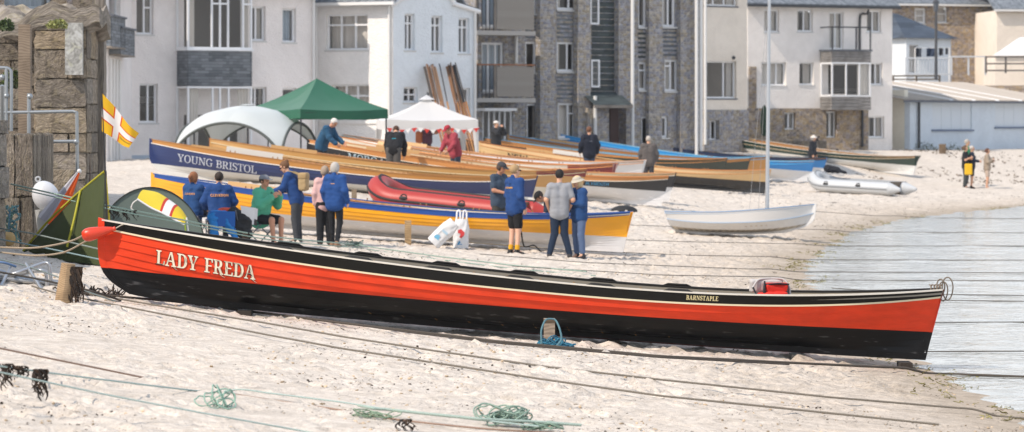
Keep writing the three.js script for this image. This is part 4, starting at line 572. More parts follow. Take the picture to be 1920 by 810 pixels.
  for (const [x0, x1, y0, y1] of [[206, 232, 36, 86], [224, 250, 58, 101]]) { const a = n.loc(x0, y1, 0.35), b = n.loc(x1, y0, 0.35), c = [v(a.x, 0, 0.002), v(a.x, 0, 0.4), v(Math.min(n.W, b.x), 0, 0.4), v(Math.min(n.W, b.x), 0, 0.002)]; part('slate_box', box(c[0].x + 0.02, a.y, 0.003, c[2].x - 0.02, b.y, 0.38), slateM, n); slateRows(n, 'slate_course', [[c[0], c[1]], [c[1], c[2]], [c[2], c[3]]], slateM, a.y, b.y, 7); part('box_cap', box(c[0].x - 0.05, b.y, 0.003, c[2].x + 0.05, b.y + 0.06, 0.46), leadGrey, n); part('box_soffit', box(c[0].x, a.y - 0.05, 0.004, c[2].x, a.y, 0.41), timber, n); }
  for (let i = 0; i < 4; i++) part('pipe', bar(v(0.5 + i * 0.75, -0.3, 0.08), v(0.5 + i * 0.75, n.loc(220, 112).y, 0.08), 0.045), pipeW, n);
}
{
  // --- white house with the gable: left hand wall and gable front ---
  const t = house('white_house', 'white house wall with two broad three light windows, left of the gable', [593, 125.3], [736, 123.9], 5), W = t.W, top = t.loc(660, 8).y;
  const op = openings(t, [[611, 26, 689, 94, { cols: [0.31, 0.36, 0.3], tr: 0.3, cur: 'f' }], [622, 158, 692, 218, { cols: [0.33, 0.34, 0.33], tr: 0.36, cur: 'f' }]]);
  wallFront(t, rect(0, -0.4, W, top), op.map(q => q.r), MW.whiteB); op.forEach(q => windowUnit(t, ...q.r, q.z, q.o)); shell(t, top, MW.whiteB, slateM, { rise: 2.4, noRight: true });
  part('downpipe', bar(v(0.06, -0.3, 0.1), v(0.06, top, 0.1), 0.05), pipeW, t); part('downpipe', bar(v(W - 0.1, -0.3, 0.08), v(W - 0.1, top, 0.08), 0.05), pipeW, t); part('string_course', box(0.2, t.loc(660, 232).y, 0.003, W - 0.2, t.loc(660, 226).y, 0.05), MW.whiteB, t);
  const g = houses.B = house('gabled_house', 'cool white gable end with three tall narrow windows, oars leaning on it', [737, 123.95], [893, 126.4], 6), gt = g.loc(893, 22).y, gw = g.W;
  const narrow = { cols: [0.5, 0.5], tr: 0.26, cur: 'lr' }, go = openings(g, [[759, 26, 778, 94, narrow], [809, 30, 830, 98, narrow], [860, 34, 881, 100, narrow], [757, 163, 784, 192, { cols: [0.5, 0.5], tr: 0.5, cur: '' }], [856, 165, 882, 222, { cols: [0.5, 0.5], tr: 0.4, cur: 'l' }], [800, 170, 822, 222, narrow]]);
  const pk = g.loc(815, -40), eL = g.loc(740, 8).y;
  wallFront(g, [[0, -0.4], [gw, -0.4], [gw, gt], [gw * 0.72, gt + 0.25], [pk.x, pk.y], [0, eL]], go.map(q => q.r), MW.coolB); go.forEach(q => windowUnit(g, ...q.r, q.z, q.o));
  shell(g, gt - 0.05, MW.coolB, null, { noLeft: true });
  for (const [a, b] of [[v(-0.15, eL - 0.05, 0.06), v(pk.x, pk.y + 0.05, 0.06)], [v(pk.x, pk.y + 0.05, 0.06), v(gw * 0.72, gt + 0.3, 0.06)], [v(gw * 0.7, gt + 0.28, 0.06), v(gw + 0.1, gt, 0.06)]]) { part('barge_board', bar(a, b, 0.09, 0.09, 6), upvc, g); const d = v(0, 0, -7.3); part('roof_slope', quads([[a.clone().setY(a.y + 0.1).setZ(0.12), b.clone().setY(b.y + 0.1).setZ(0.12)], [a.clone().setY(a.y + 0.1).add(d), b.clone().setY(b.y + 0.1).add(d)]]), slateM, g); }
  part('downpipe', bar(v(gw - 0.12, -0.3, 0.08), v(gw - 0.12, gt, 0.08), 0.05), pipeW, g);
}
{
  // --- granite apartment block ---
  const t = houses.C = house('granite_apartments', 'grey granite apartment block with stone piers, slate panels and timber balconies', [896, 131], [1316, 137.2], 8), W = t.W, top = t.loc(1100, -70).y, U = (px, z = 0) => t.loc(px, 100, z).x, Y = (py, px = 1100) => t.loc(px, py).y;
  const w1 = { cols: [0.62, 0.38], cur: 'l', cw: 0.3 };
  const op = openings(t, [[985, 78, 1006, 136, { cols: [1], cur: 'l' }], [988, 194, 1010, 262, { cols: [1], cur: 'r' }], [985, -30, 1006, 25, { cols: [0.5, 0.5] }], [1044, 79, 1079, 134, w1], [1046, 193, 1080, 259, { cols: [0.62, 0.38], tr: [0, 0.3], cur: 'f' }], [1044, -40, 1084, 18, w1], [1197, 116, 1213, 169, { cols: [1], tr: 0.3, cur: 'f' }], [1197, -10, 1212, 51, { cols: [1], cur: 'r' }], [1246, 112, 1271, 171, { cols: [0.5, 0.5], tr: [0.2, 0], cur: 'f' }], [1242, -20, 1266, 50, { cols: [0.5, 0.5], cur: 'l', cw: 0.5 }], [1203, 218, 1224, 273, { cols: [1], cur: 'r' }], [1240, 218, 1252, 258, { cols: [1], cur: 'f' }], [903, 80, 944, 172, { cols: [0.3, 0.4, 0.3], cur: 'f', curM: curtainBlue }], [903, -30, 944, 50, { cols: [0.3, 0.4, 0.3], cur: 'f', curM: curtainBlue }], [905, 205, 962, 272, { cols: [0.2, 0.2, 0.2, 0.2, 0.2], cur: '', fw: 0.09 }]]);
  wallFront(t, rect(0, -0.4, W, top), op.map(q => q.r), MW.granite); op.forEach(q => windowUnit(t, ...q.r, -0.07, { fw: 0.085, ...q.o })); shell(t, top, MW.granite, slateM, { floors: [3.9, 6.4], rooms: [[-0.3, top - 0.2]], gutter: pipeD });
  for (const [a, b, z, o] of [[1013, 1042, 0.32], [1084, 1107, 0.34], [1160, 1184, 0.3], [1217, 1241, 0.22], [1276, 1304, 0.25]]) part('stone_pier', box(U(a, z), -0.38, 0.003, U(b, z), top - 0.05, z), MW.graniteD, t);
  for (const [a, b, y0, y1, M] of [[1044, 1081, 20, 77, slateM], [1044, 1081, 136, 191, slateM], [1196, 1214, 53, 114, slateDark], [1243, 1272, 52, 110, slatePale], [985, 1009, 28, 76, slateM], [985, 1010, 138, 192, slateM]]) { const p = v(U(a), 0, 0.02), q = v(U(b), 0, 0.02); slateRows(t, 'slate_course', [[p, q]], M, Y(y1, (a + b) / 2), Y(y0, (a + b) / 2), 7); }
  { const a = v(U(1109), 0, 0.03), b = v(U(1159), 0, 0.03); slateRows(t, 'dark_slate_course', [[a, b]], slateDark, Y(184, 1130), top - 0.1, 22); windowUnit(t, U(1110, 0.2), Y(164, 1118), U(1126, 0.2), Y(112, 1118), 0.16, { cols: [1], sill: 0, cur: 'f' }); windowUnit(t, U(1108, 0.2), Y(46, 1118), U(1125, 0.2), Y(-20, 1118), 0.16, { cols: [1], sill: 0, cur: 'f' }); }
  { // porch with the dark door under a lean-to
    const a = U(1112, 0.9), b = U(1184, 0.9), y0 = Y(197, 1150), y1 = Y(172, 1150); part('porch_roof', quads([[v(a, y0, 1.0), v(b, y0, 1.0)], [v(a, y1, 0.04), v(b, y1, 0.04)]]), slateDark, t); part('porch_fascia', box(a, y0 - 0.12, 0.96, b, y0 - 0.004, 1.0), timber, t); part('porch_wall', box(a + 0.05, -0.3, 0.12, U(1142, 0.5), y0 - 0.12, 0.5), MW.graniteD, t); const dr = part('door', box(U(1144, 0.3), 0.4, 0.1, U(1174, 0.3), y0 - 0.1, 0.3), mat(0x3a221c, 0.7), t); part('door_handle', new THREE.SphereGeometry(0.04, 8, 6).translate(U(1170, 0.3), 1.9, 0.33), mat(0x8a8a84, 0.4, { metalness: 0.7 }), dr); }
  for (const [px, M] of [[1186, pipeW], [1306, pipeW], [1116, pipeW], [1314, pipeW]]) part('downpipe', bar(v(U(px, 0.6), 0, 0.6), v(U(px, 0.6), px === 1116 ? Y(180) : top, 0.6), 0.07), M, t);
  for (const [yf, hi] of [[58, -12], [184, 122]]) { // balconies
    const z = 1.2, a = U(893, z) , m = U(930, z), b = U(1003, z), f = t.loc(950, yf, z).y, h = t.loc(950, hi, z).y; part('balcony_slab', box(a, f - 0.16, 0.003, b, f, z + 0.05), mat(0xa8a5a0, 0.9), t); part('handrail', box(a, h - 0.02, z - 0.06, b, h + 0.04, z + 0.03), wood(0x9a6a4a, 0.7), t);
    const n = 26; for (let i = 0; i < n; i++) part('balcony_board', unitBox, greyBoard, t).position.set(lerp(m + 0.05, b - 0.05, (i + 0.5) / n), (f + h) / 2, z - 0.02); t.children.filter(c => c.name === 'balcony_board').slice(-n).forEach(c => c.scale.set((b - m) / n * 0.9, h - f - 0.12, 0.025));
    for (let i = 0; i < 5; i++) { const x = lerp(a + 0.1, m - 0.1, i / 4); part('baluster', bar(v(x, f, z - 0.02), v(x, h, z - 0.02), 0.018), pipeD, t); } for (const x of [a + 0.06, m, b - 0.06]) part('balcony_post', box(x - 0.05, f, z - 0.09, x + 0.05, h + 0.01, z - 0.04), timber, t);
  }
  part('canopy', box(U(908, 0.9), Y(208, 930), 0.003, U(968, 0.9), Y(203, 930), 0.95), upvc, t); part('white_post', bar(v(U(969, 0.15), Y(120), 0.12), v(U(969, 0.15), Y(64), 0.12), 0.06), pipeW, t);
}
{
  // --- cream house ---
  const t = house('cream_house', 'narrow cream rendered house with one big picture window over a stone base', [1317, 148.6], [1401, 150.2], 7), W = t.W, top = t.loc(1360, -40).y, Y = py => t.loc(1360, py).y;
  const op = openings(t, [[1316.8, 115, 1381, 184, { cols: [0.66, 0.34], cur: 'r', cw: 0.2, sillM: leadGrey }], [1317, -40, 1383, 10, { cols: [0.3, 0.35, 0.35], cur: 'lr', sillM: leadGrey }], [1326, 226, 1346, 262, { cols: [0.5, 0.5], cur: '' }]]); op.forEach(q => { q.r[0] = Math.max(0.12, q.r[0]); });
  const up = op.slice(0, 2), lo = op.slice(2), ym = Y(206);
  wallFront(t, rect(0, ym, W, top), up.map(q => q.r), MW.cream); wallFront(t, rect(0, -0.4, W, ym - 0.004), lo.map(q => q.r), MW.granite, 0.1, 0.4, 'stone_base'); op.forEach(q => windowUnit(t, ...q.r, q.z, q.o)); shell(t, top, MW.cream, slateM, { rooms: [[-0.3, top - 0.2]], floors: [3.4, 6] });
  part('vent', new THREE.CylinderGeometry(0.08, 0.08, 0.06, 12).rotateX(Math.PI / 2).translate(t.loc(1415 - 40, 108).x, Y(108), 0.03), pipeD, t); part('downpipe', bar(v(0.05, ym - 1.5, 0.14), v(0.05, top, 0.14), 0.06), pipeW, t);
  // --- right hand white house ---
  const e = houses.E = house('white_house', 'white house with glazed balcony and boxed bay over a brown stone ground floor', [1402, 158], [1673, 161.6], 8), ew = e.W, et = e.loc(1540, 13).y, EY = (py, px = 1540) => e.loc(px, py).y;
  const two = { cols: [0.5, 0.5], cur: 'lr', cw: 0.3 }, eo = openings(e, [[1433, 18, 1461, 60, { ...two, cur: 'f' }], [1495, 18, 1524, 59, two], [1555, 23, 1582, 92, { cols: [0.5, 0.5], cur: 'f', sill: 0 }], [1625, 20, 1652, 60, two], [1428, 117, 1474, 160, { cols: [0.67, 0.33], cur: 'f' }], [1499, 117, 1526, 159, { cols: [1], cur: 'r', cw: 0.55 }], [1633, 118, 1655, 159, two], [1470, 211, 1491, 243, two], [1548, 209, 1568, 258, two], [1628, 218, 1658, 258, two]]);
  const yS = EY(203, 1480), split = e.loc(1627, 200).x; const upp = eo.filter((q, i) => i < 7 || i === 9), low = eo.filter((q, i) => i >= 7 && i < 9);
  wallFront(e, [[0, yS], [split, yS], [split, -0.4], [ew, -0.4], [ew, et], [0, et]], [...upp.map(q => q.r), [e.loc(1553, 178).x, EY(176), e.loc(1620, 178).x, EY(122)]], MW.whiteE); wallFront(e, rect(0, -0.4, split - 0.004, yS - 0.004), low.map(q => q.r), MW.brown, 0.06, 0.36, 'stone_base'); eo.forEach(q => windowUnit(e, ...q.r, q.z, q.o));
  shell(e, et, MW.whiteE, slateM, { rise: 2, rooms: [[-0.3, et - 0.2]], floors: [4.3, 6.9], gutter: pipeD });
  part('stone_pilaster', box(0.05, yS, 0.003, e.loc(1417, 160).x, EY(125, 1410), 0.08), MW.brown, e);
  { const D = 1.0, q = (px, py) => e.loc(px, py, D), L = q(1563, 100).x - 0.1, R = q(1633, 100).x, y0 = q(1590, 206).y, y1 = q(1590, 181).y, y2 = q(1590, 117).y, y3 = q(1590, 96).y, yr = q(1590, 51).y; const band = mat(0x77777c, 0.7), bd = wood(0x8a8a8c, 0.8);
    const boards = (a, b) => { const n = 4; for (let i = 0; i < n; i++) part('clad_board', box(L, lerp(a, b, i / n), 0.004, R, lerp(a, b, (i + 1) / n) - 0.015, D), bd, e); }; boards(y0, y1); boards(y2, y3); windowUnit(e, L, y1, R, y2, D, { cols: [0.36, 0.36, 0.28], sill: 0, cur: 'r', cw: 0.3 });
    const w = part('bay_side_window', G4([box(L, y1 + 0.002, 0.02, L + 0.05, y1 + 0.08, D - 0.07), box(L, y2 - 0.08, 0.02, L + 0.05, y2 - 0.002, D - 0.07), box(L, y1 + 0.08, 0.02, L + 0.05, y2 - 0.08, 0.1)]), upvc, e); const m = part('pane', unitPlane, glass, w); m.scale.set(D - 0.15, y2 - y1 - 0.1, 1); m.rotation.y = Math.PI / 2; m.position.set(L + 0.025, (y1 + y2) / 2, D / 2); part('bay_side', box(R - 0.05, y1, 0.02, R, y2, D - 0.07), upvc, e);
    part('balcony_deck', box(L - 0.05, y3, 0.003, R + 0.05, y3 + 0.08, D + 0.05), leadGrey, e); part('handrail', G4([box(L, yr - 0.03, D - 0.03, R, yr + 0.03, D + 0.03), box(L, yr - 0.03, 0.02, L + 0.05, yr + 0.03, D - 0.031)]), pipeD, e); for (const x of [L + 0.03, lerp(L, R, 0.62), lerp(L, R, 0.72), R - 0.03]) part('rail_post', box(x - 0.025, y3 + 0.08, D - 0.025, x + 0.025, yr - 0.03, D + 0.025), pipeD, e); for (const [a, b] of [[L + 0.06, lerp(L, R, 0.61)], [lerp(L, R, 0.73), R - 0.06]]) { const g = part('glass_panel', unitPlane, glass, e); g.scale.set(b - a, yr - y3 - 0.2, 1); g.position.set((a + b) / 2, (yr + y3) / 2, D); } }
  part('downpipe', tube([v(e.loc(1622, 12).x, et - 0.1, 0.3), v(e.loc(1621, 18).x, et - 0.3, 0.2), v(e.loc(1611, 28).x, EY(30, 1611), 0.1), v(e.loc(1610, 90).x, EY(93, 1611), 0.1)], 0.055, 20, 6), pipeD, e); part('downpipe', bar(v(e.loc(1614, 210).x, EY(207, 1614), 0.14), v(e.loc(1614, 280).x, EY(275, 1614), 0.14), 0.06), pipeD, e);
}
{
  // --- shed with corrugated roof ---
  const t = house('boat_shed', 'long low shed with corrugated roof, pale blue front and two boarded openings', [1706, 163.6], [1990, 174], 5.5), W = t.W, top = t.loc(1800, 189).y, Y = py => t.loc(1800, py).y;
  const bo = openings(t, [[1748, 192, 1822, 243], [1866, 192, 1938, 238]]);
  wallFront(t, rect(0, -0.4, W, top), bo.map(q => q.r), MW.shed); part('side_wall', box(0.003, -0.4, -5.5, 0.3, top + 0.5, -0.31), MW.shedSide, t).userData.label = 'cream side wall'; part('side_wall', box(W - 0.3, -0.4, -5.5, W, top, -0.31), MW.shed, t); part('back_wall', box(0.31, -0.4, -5.5, W - 0.31, top, -5.2), MW.shed, t);
  for (const q of bo) { const [a, b, c, d] = q.r, n = 4; for (let i = 0; i < n; i++) part('shutter_board', box(lerp(a, c, i / n) + 0.008, b + 0.01, -0.14, lerp(a, c, (i + 1) / n) - 0.008, d - 0.01, -0.05), mat(0xc9d2da, 0.8), t); part('sill', box(a - 0.08, b - 0.08, 0.003, c + 0.08, b - 0.004, 0.1), mat(0x66748c, 0.8), t); }
  const n = 90, z0 = 0.35, z1 = -5.8, rise = t.loc(1800, 155, -5.6).y - top; for (let i = 0; i < n; i++) { const a = lerp(-1.0, W, i / n), b = lerp(-1.0, W, (i + 1) / n), rows = []; const light = [24, 25, 36, 37, 49, 50, 62, 63].includes(i); for (const [z, y] of [[z0, top + 0.02], [z1, top + rise]]) { const r = []; for (let k = 0; k <= 4; k++) r.push(v(lerp(a, b, k / 4), y + 0.04 * Math.cos(k / 4 * 6.283), z)); rows.push(r); } part(light ? 'roof_light' : 'roof_sheet', quads(rows), light ? mat(0xe4e6e6, 0.6) : mat([0xaaa39a, 0xa39c94, 0xb2aba2][Math.floor(hash2(i, 2, 3) * 3)], 0.85), t); }
  part('fascia', box(-1, top - 0.1, 0.31, W, top + 0.0, 0.36), mat(0x5a5f68, 0.8), t); part('downpipe', bar(v(t.loc(1720, 230).x, Y(277), 0.1), v(t.loc(1720, 230).x, top - 0.05, 0.1), 0.06), pipeD, t);
  part('stone_footing', box(0.2, -0.4, 0.003, W, Y(293), 0.25), MW.graniteD, t);
  // --- higher ground behind the shed ---
  const yard = G4([box(10, -1, -260, 70, 4.9, -186)]); const yd = struct('terrace', yard, MW.brown);
  const s = house('stone_building', 'brown rubble stone building with two sash windows far behind the shed', [1672, 212], [1872, 214], 10), sw = s.W, sp = s.loc(1770, 10).y, so = openings(s, [[1757, 13, 1776, 42, { cols: [1], tr: 0.45, cur: 'f' }], [1715, 15, 1736, 44, { cols: [1], tr: 0.5, cur: 'f', fw: 0.12 }]]);
  wallFront(s, rect(0, 3, sw, sp), so.map(q => q.r), MW.brown); so.forEach(q => windowUnit(s, ...q.r, q.z, q.o)); shell(s, sp, MW.brown, slateM, { rise: 3 });
  const c = house('cream_building', 'plain cream rendered building with grey roof at the right edge', [1869, 208.6], [1960, 209], 8), cs = c.loc(1900, 20).y; wallFront(c, rect(0, 3, c.W, cs), [], MW.cream); shell(c, cs, MW.cream, slateM, { rise: 2 });
  const lr = P(1930, 100, 200), wr = thing('white_lean_to', 'white sloping lean-to roof at the right edge', 'building', v(0, 0, 0)); part('roof', quads([[P(1862, 104, 198), P(1960, 104, 198)], [P(1912, 70, 203), P(1960, 70, 203)]]), mat(0xdcdedd, 0.7), wr); part('wall', box(P(1862, 0, 199).x, 4.9, -203, P(1960, 0, 199).x, P(0, 104, 198).y - 0.02, -198.2), MW.cream, wr);
  // --- slate roofed pavilion ---
  const p = house('slate_pavilion', 'small white pavilion with hipped blue slate roof behind the shed', [1699, 190], [1783, 191.5], 4.5), pw = p.W, pt = p.loc(1740, 72).y, pr = p.loc(1710, 26, -2.2); const po = openings(p, [[1705, 84, 1722, 138, { cols: [1], cur: 'f', sill: 0, name: 'door_window' }]]);
  wallFront(p, rect(0, 4.5, pw, pt), po.map(q => q.r), MW.coolB); po.forEach(q => windowUnit(p, ...q.r, q.z, q.o)); part('side_wall', box(0.003, 4.5, -4.5, 0.25, pt, -0.31), MW.coolB, p); part('side_wall', box(pw - 0.25, 4.5, -4.5, pw, pt, -0.31), MW.coolB, p); part('back_wall', box(0.26, 4.5, -4.5, pw - 0.26, pt, -4.3), MW.coolB, p);
  const r0 = v(-0.3, pt, 0.3), r1 = v(pw + 0.3, pt, 0.3), r2 = v(pw + 0.3, pt, -4.8), r3 = v(-0.3, pt, -4.8), ra = v(pw * 0.22, pr.y, -2.2), rb = v(pw * 0.22 + 0.3, pr.y, -2.2); const rsl = mat(0x8c9aac, 0.6, { map: slateTex }); for (const q of [[r0, r1, ra, rb], [r3, r0, ra, ra], [r1, r2, rb, rb], [r2, r3, rb, ra]]) part('roof_slope', quads([[q[0], q[1]], [q[2], q[3]]]), rsl, p);
  // street lamp
  const l = thing('street_lamp', 'dark street lamp post in front of the slate pavilion', 'street lamp', P(1755, 150, 184)); const lt = P(1755, 20, 184).y - l.position.y; part('pole', bar(v(0, 0, 0), v(0, lt, 0), 0.09, 0.06), mat(0x3c3e42, 0.6), l); part('lantern', new THREE.CylinderGeometry(0.16, 0.1, 0.5, 8).translate(0, lt + 0.2, 0), mat(0x4a5058, 0.4), l); part('lantern_cap', new THREE.ConeGeometry(0.22, 0.22, 8).translate(0, lt + 0.56, 0), mat(0x3c3e42, 0.6), l);
  // terrace fences
  const fence = (label, x0, x1, yT, yB, d, step, c, rails) => { const f = thing('fence', label, 'fence', v(0, 0, 0)); const a = P(x0, yB, d), b = P(x1, yB, d), h = P(0, yT, d).y - a.y, n = Math.round((b.x - a.x) / step); const M = mat(c, 0.7); for (const k of rails) part('rail', box(a.x, a.y + h * k - 0.04, -d - 0.03, b.x, a.y + h * k + 0.04, -d + 0.03), M, f); for (let i = 0; i <= n; i++) part('post', unitBox, M, f).position.set(lerp(a.x, b.x, i / n), a.y + h / 2, -d - 0.05); f.children.filter(q => q.name === 'post').forEach(q => q.scale.set(step > 0.5 ? 0.1 : 0.035, h, 0.05)); };
  fence('pale upright railings round the pavilion yard', 1698, 1783, 108, 141, 187.5, 0.16, 0xb4bac0, [0.97, 0.05]); fence('light wire fence between pavilion and dark rails', 1784, 1848, 105, 141, 187, 1.1, 0xb8bcc0, [0.97]); fence('dark timber rail fence at the right edge above the shed', 1849, 1960, 105, 137, 186.5, 1.2, 0x55504c, [0.95, 0.55, 0.15]); fence('low dark timber rails left of the pavilion steps', 1675, 1762, 141, 154, 184.5, 1.1, 0x5c5348, [0.9, 0.4]);
  const wash = thing('washing_line', 'washing line hung with dark clothes at the pavilion', 'washing line', v(0, 0, 0)); const wa = P(1716, 90, 189), wb = P(1780, 90, 189); part('line', bar(wa, wb, 0.012), pipeW, wash); for (const [x, w, h, c2] of [[1722, 11, 17, 0x2c3440], [1745, 16, 16, 0x26344a], [1764, 8, 14, 0x1f242c], [1775, 5, 12, 0x22262e]]) { const q = P(x, 90, 189), rows = []; for (let j = 0; j <= 4; j++) { const r = []; for (let i = 0; i <= 6; i++) r.push(v(q.x + (i / 6 - 0.5) * w * 189 / F, q.y - j / 4 * h * 189 / F, q.z + 0.08 * Math.sin(i * 1.3 + j * 0.6))); rows.push(r); } part('garment', quads(rows), cloth(c2), wash); } for (const q of [wa, wb]) part('post', bar(v(q.x, 4.9, q.z), q, 0.04), pipeW, wash);
}
// ground behind the houses, hidden by them from the beach
// ---------- canopies, tents and gear ----------
function gazebo(label, px, d, apexPy, eavePy, size, yaw, c, valance, legC, drapes) {
  const base = onBeach((px - 960) * d / F, d), t = thing('gazebo', label, 'canopy tent', base, yaw), h = size / 2, ye = EYE - (eavePy - HZ) * d / F - base.y, ya = EYE - (apexPy - HZ) * d / F - base.y, M = mat(c, 0.75, { transmission: 0.3, thickness: 0 }), Fm = mat(legC, 0.5);
  const cor = [v(-h, ye, -h), v(h, ye, -h), v(h, ye, h), v(-h, ye, h)], ap = v(0, ya, 0);
  for (let s = 0; s < 4; s++) { const a = cor[s], b = cor[(s + 1) % 4], rows = []; for (let i = 0; i <= 12; i++) { const k = i / 12, r = []; for (let j = 0; j <= 14; j++) { const q = j / 14, e = a.clone().lerp(b, q), p = e.lerp(ap, k); p.y -= 0.10 * Math.sin(k * Math.PI) * (1 - 0.3 * Math.abs(2 * q - 1)) + 0.05 * (1 - k) * Math.sin(q * Math.PI) - 0.012 * N(q * 6 + s * 3, k * 5, px); r.push(p); } rows.push(r); } part('roof_panel', quads(rows), M, t);
    const vr = [0, 1].map(i => { const r = []; for (let j = 0; j <= 16; j++) { const q = j / 16, e = a.clone().lerp(b, q); e.y -= 0.05 * Math.sin(q * Math.PI) + i * (valance - 0.015 * Math.abs(Math.sin(q * 16))); const n = v(e.x, 0, e.z).normalize(); e.addScaledVector(n, 0.012 + i * 0.01 * Math.sin(q * 20)); r.push(e); } return r; }); part('valance', quads(vr), M, t);
    part('leg', box(a.x - 0.018, 0, a.z - 0.018, a.x + 0.018, ye - 0.02, a.z + 0.018), Fm, t).position.set(-Math.sign(a.x) * 0.03, 0, -Math.sign(a.z) * 0.03);
    if (!drapes) for (const k of [0, 1]) { const m = a.clone().lerp(b, 0.5), e = k ? b : a; part('truss', bar(e.clone().setY(ye - 0.08).multiplyScalar(1), m.clone().setY(ye - 0.36 + 0.3), 0.01).translate(0, -0.03, 0), Fm, t); }
    if (drapes) { const rows = []; for (let i = 0; i <= 6; i++) { const k = i / 6, r = []; for (let j = -4; j <= 4; j++) { const w = 0.2 * (1 - 0.72 * k), q = j / 4 * w, n = a.clone().setY(0).normalize(), p = a.clone().addScaledVector(j < 0 ? v(Math.sign(-a.x), 0, 0) : v(0, 0, Math.sign(-a.z)), Math.abs(q)); p.y = ye - valance - k * (ye - 0.5); p.addScaledVector(n, 0.03 + 0.015 * Math.sin(j * 2)); r.push(p); } rows.push(r); } part('leg_drape', quads(rows), M, t); } }
  if (drapes) part('top_vent', (() => { const g = new THREE.ConeGeometry(0.34, 0.16, 4, 1, true).rotateY(Math.PI / 4); return g.translate(0, ya + 0.03, 0); })(), M, t);
  return { t, base, ye, h, cor };
}
gazebo('green pop up gazebo on thin dark legs behind the navy gig', 594, 105, 147, 205, 3.1, 0.62, 0x1a6a4e, 0.28, 0x22242a, false);
{
  const g = gazebo('white pop up gazebo hung with red and white bunting', 800, 113.5, 184, 224, 2.95, 0.16, 0xd9d9d8, 0.3, 0xc8c8c8, true);
  const b = thing('bunting', 'red and white pennant bunting along the white gazebo eaves', 'bunting', g.base, 0.16); for (const [i0, i1] of [[3, 2], [2, 1]]) { const a = g.cor[i0], c = g.cor[i1], n = 15, line = []; for (let i = 0; i <= n; i++) { const q = i / n, p = a.clone().lerp(c, q); p.y -= 0.26 + 0.07 * Math.sin(q * Math.PI * 3) ** 2; p.addScaledVector(v(p.x, 0, p.z).normalize(), 0.06); line.push(p); } part('cord', tube(line, 0.006, 40, 4), mat(0xe0e0e0, 0.8), b); for (let i = 0; i < n; i++) { const p = line[i], q = line[i + 1], m = p.clone().lerp(q, 0.5); m.y -= 0.15; const gg = new THREE.BufferGeometry().setFromPoints([p, q, m]); gg.computeVertexNormals(); part('pennant', gg, cloth(i % 2 ? 0xe4e2e0 : 0xc8382e), b); } }
}
{ // white dome shelter
  const d = 104, base = onBeach((462 - 960) * d / F, d), t = thing('dome_shelter', 'white dome shelter with dark arched poles left of the green gazebo', 'tent', base, -0.28), h = 1.62, H = EYE - (198 - HZ) * d / F - base.y, M = mat(0xc9d0d0, 0.7, { transmission: 0.25, thickness: 0 }), Y = (a, b) => H * Math.sqrt(Math.max(0, 1 - (a * a + b * b) / 2));
  const n = 20; for (let q = 0; q < 4; q++) { const rows = []; for (let i = 0; i <= n; i++) { const r = []; for (let j = 0; j <= n; j++) { const a = i / n, b = j / n, A = (q & 1) ? a : -a, B = (q & 2) ? b : -b, bulge = 1 + 0.06 * a * b; r.push(v(A * h * bulge, Y(a, b) * (1 - 0.02 * Math.sin(a * 6) * Math.sin(b * 6)), B * h * bulge)); } rows.push(r); } part('roof_panel', quads(rows), M, t).userData.label = q === 2 ? 'front left roof panel' : undefined; }
  for (let s = 0; s < 4; s++) { const pts = []; for (let i = 0; i <= 24; i++) { const b = lerp(-1, 1, i / 24), k = 1 + 0.06 * Math.abs(b); pts.push(v(h * k + 0.01, Y(1, Math.abs(b)) + 0.005, b * h * k).applyAxisAngle(v(0, 1, 0), s * Math.PI / 2)); } part('arch_pole', tube(pts, 0.045, 50, 6), mat(0x474d4a, 0.6), t); }
  part('top_cap', new THREE.SphereGeometry(0.42, 16, 6, 0, 6.283, 0, 0.5).scale(1, 0.6, 1).translate(0, H - 0.205, 0), mat(0xb9c0bf, 0.7), t); part('guy_pole', bar(v(0.1, 0, -h), v(0.1, Y(0, 1) - 0.1, -h), 0.02), mat(0x2a2c2e, 0.6), t);
  part('guy_pole', bar(v(-1.05, 0, h), v(-1.05, Y(0.6, 1) - 0.05, h), 0.025), mat(0x2a2c2e, 0.6), t);
}
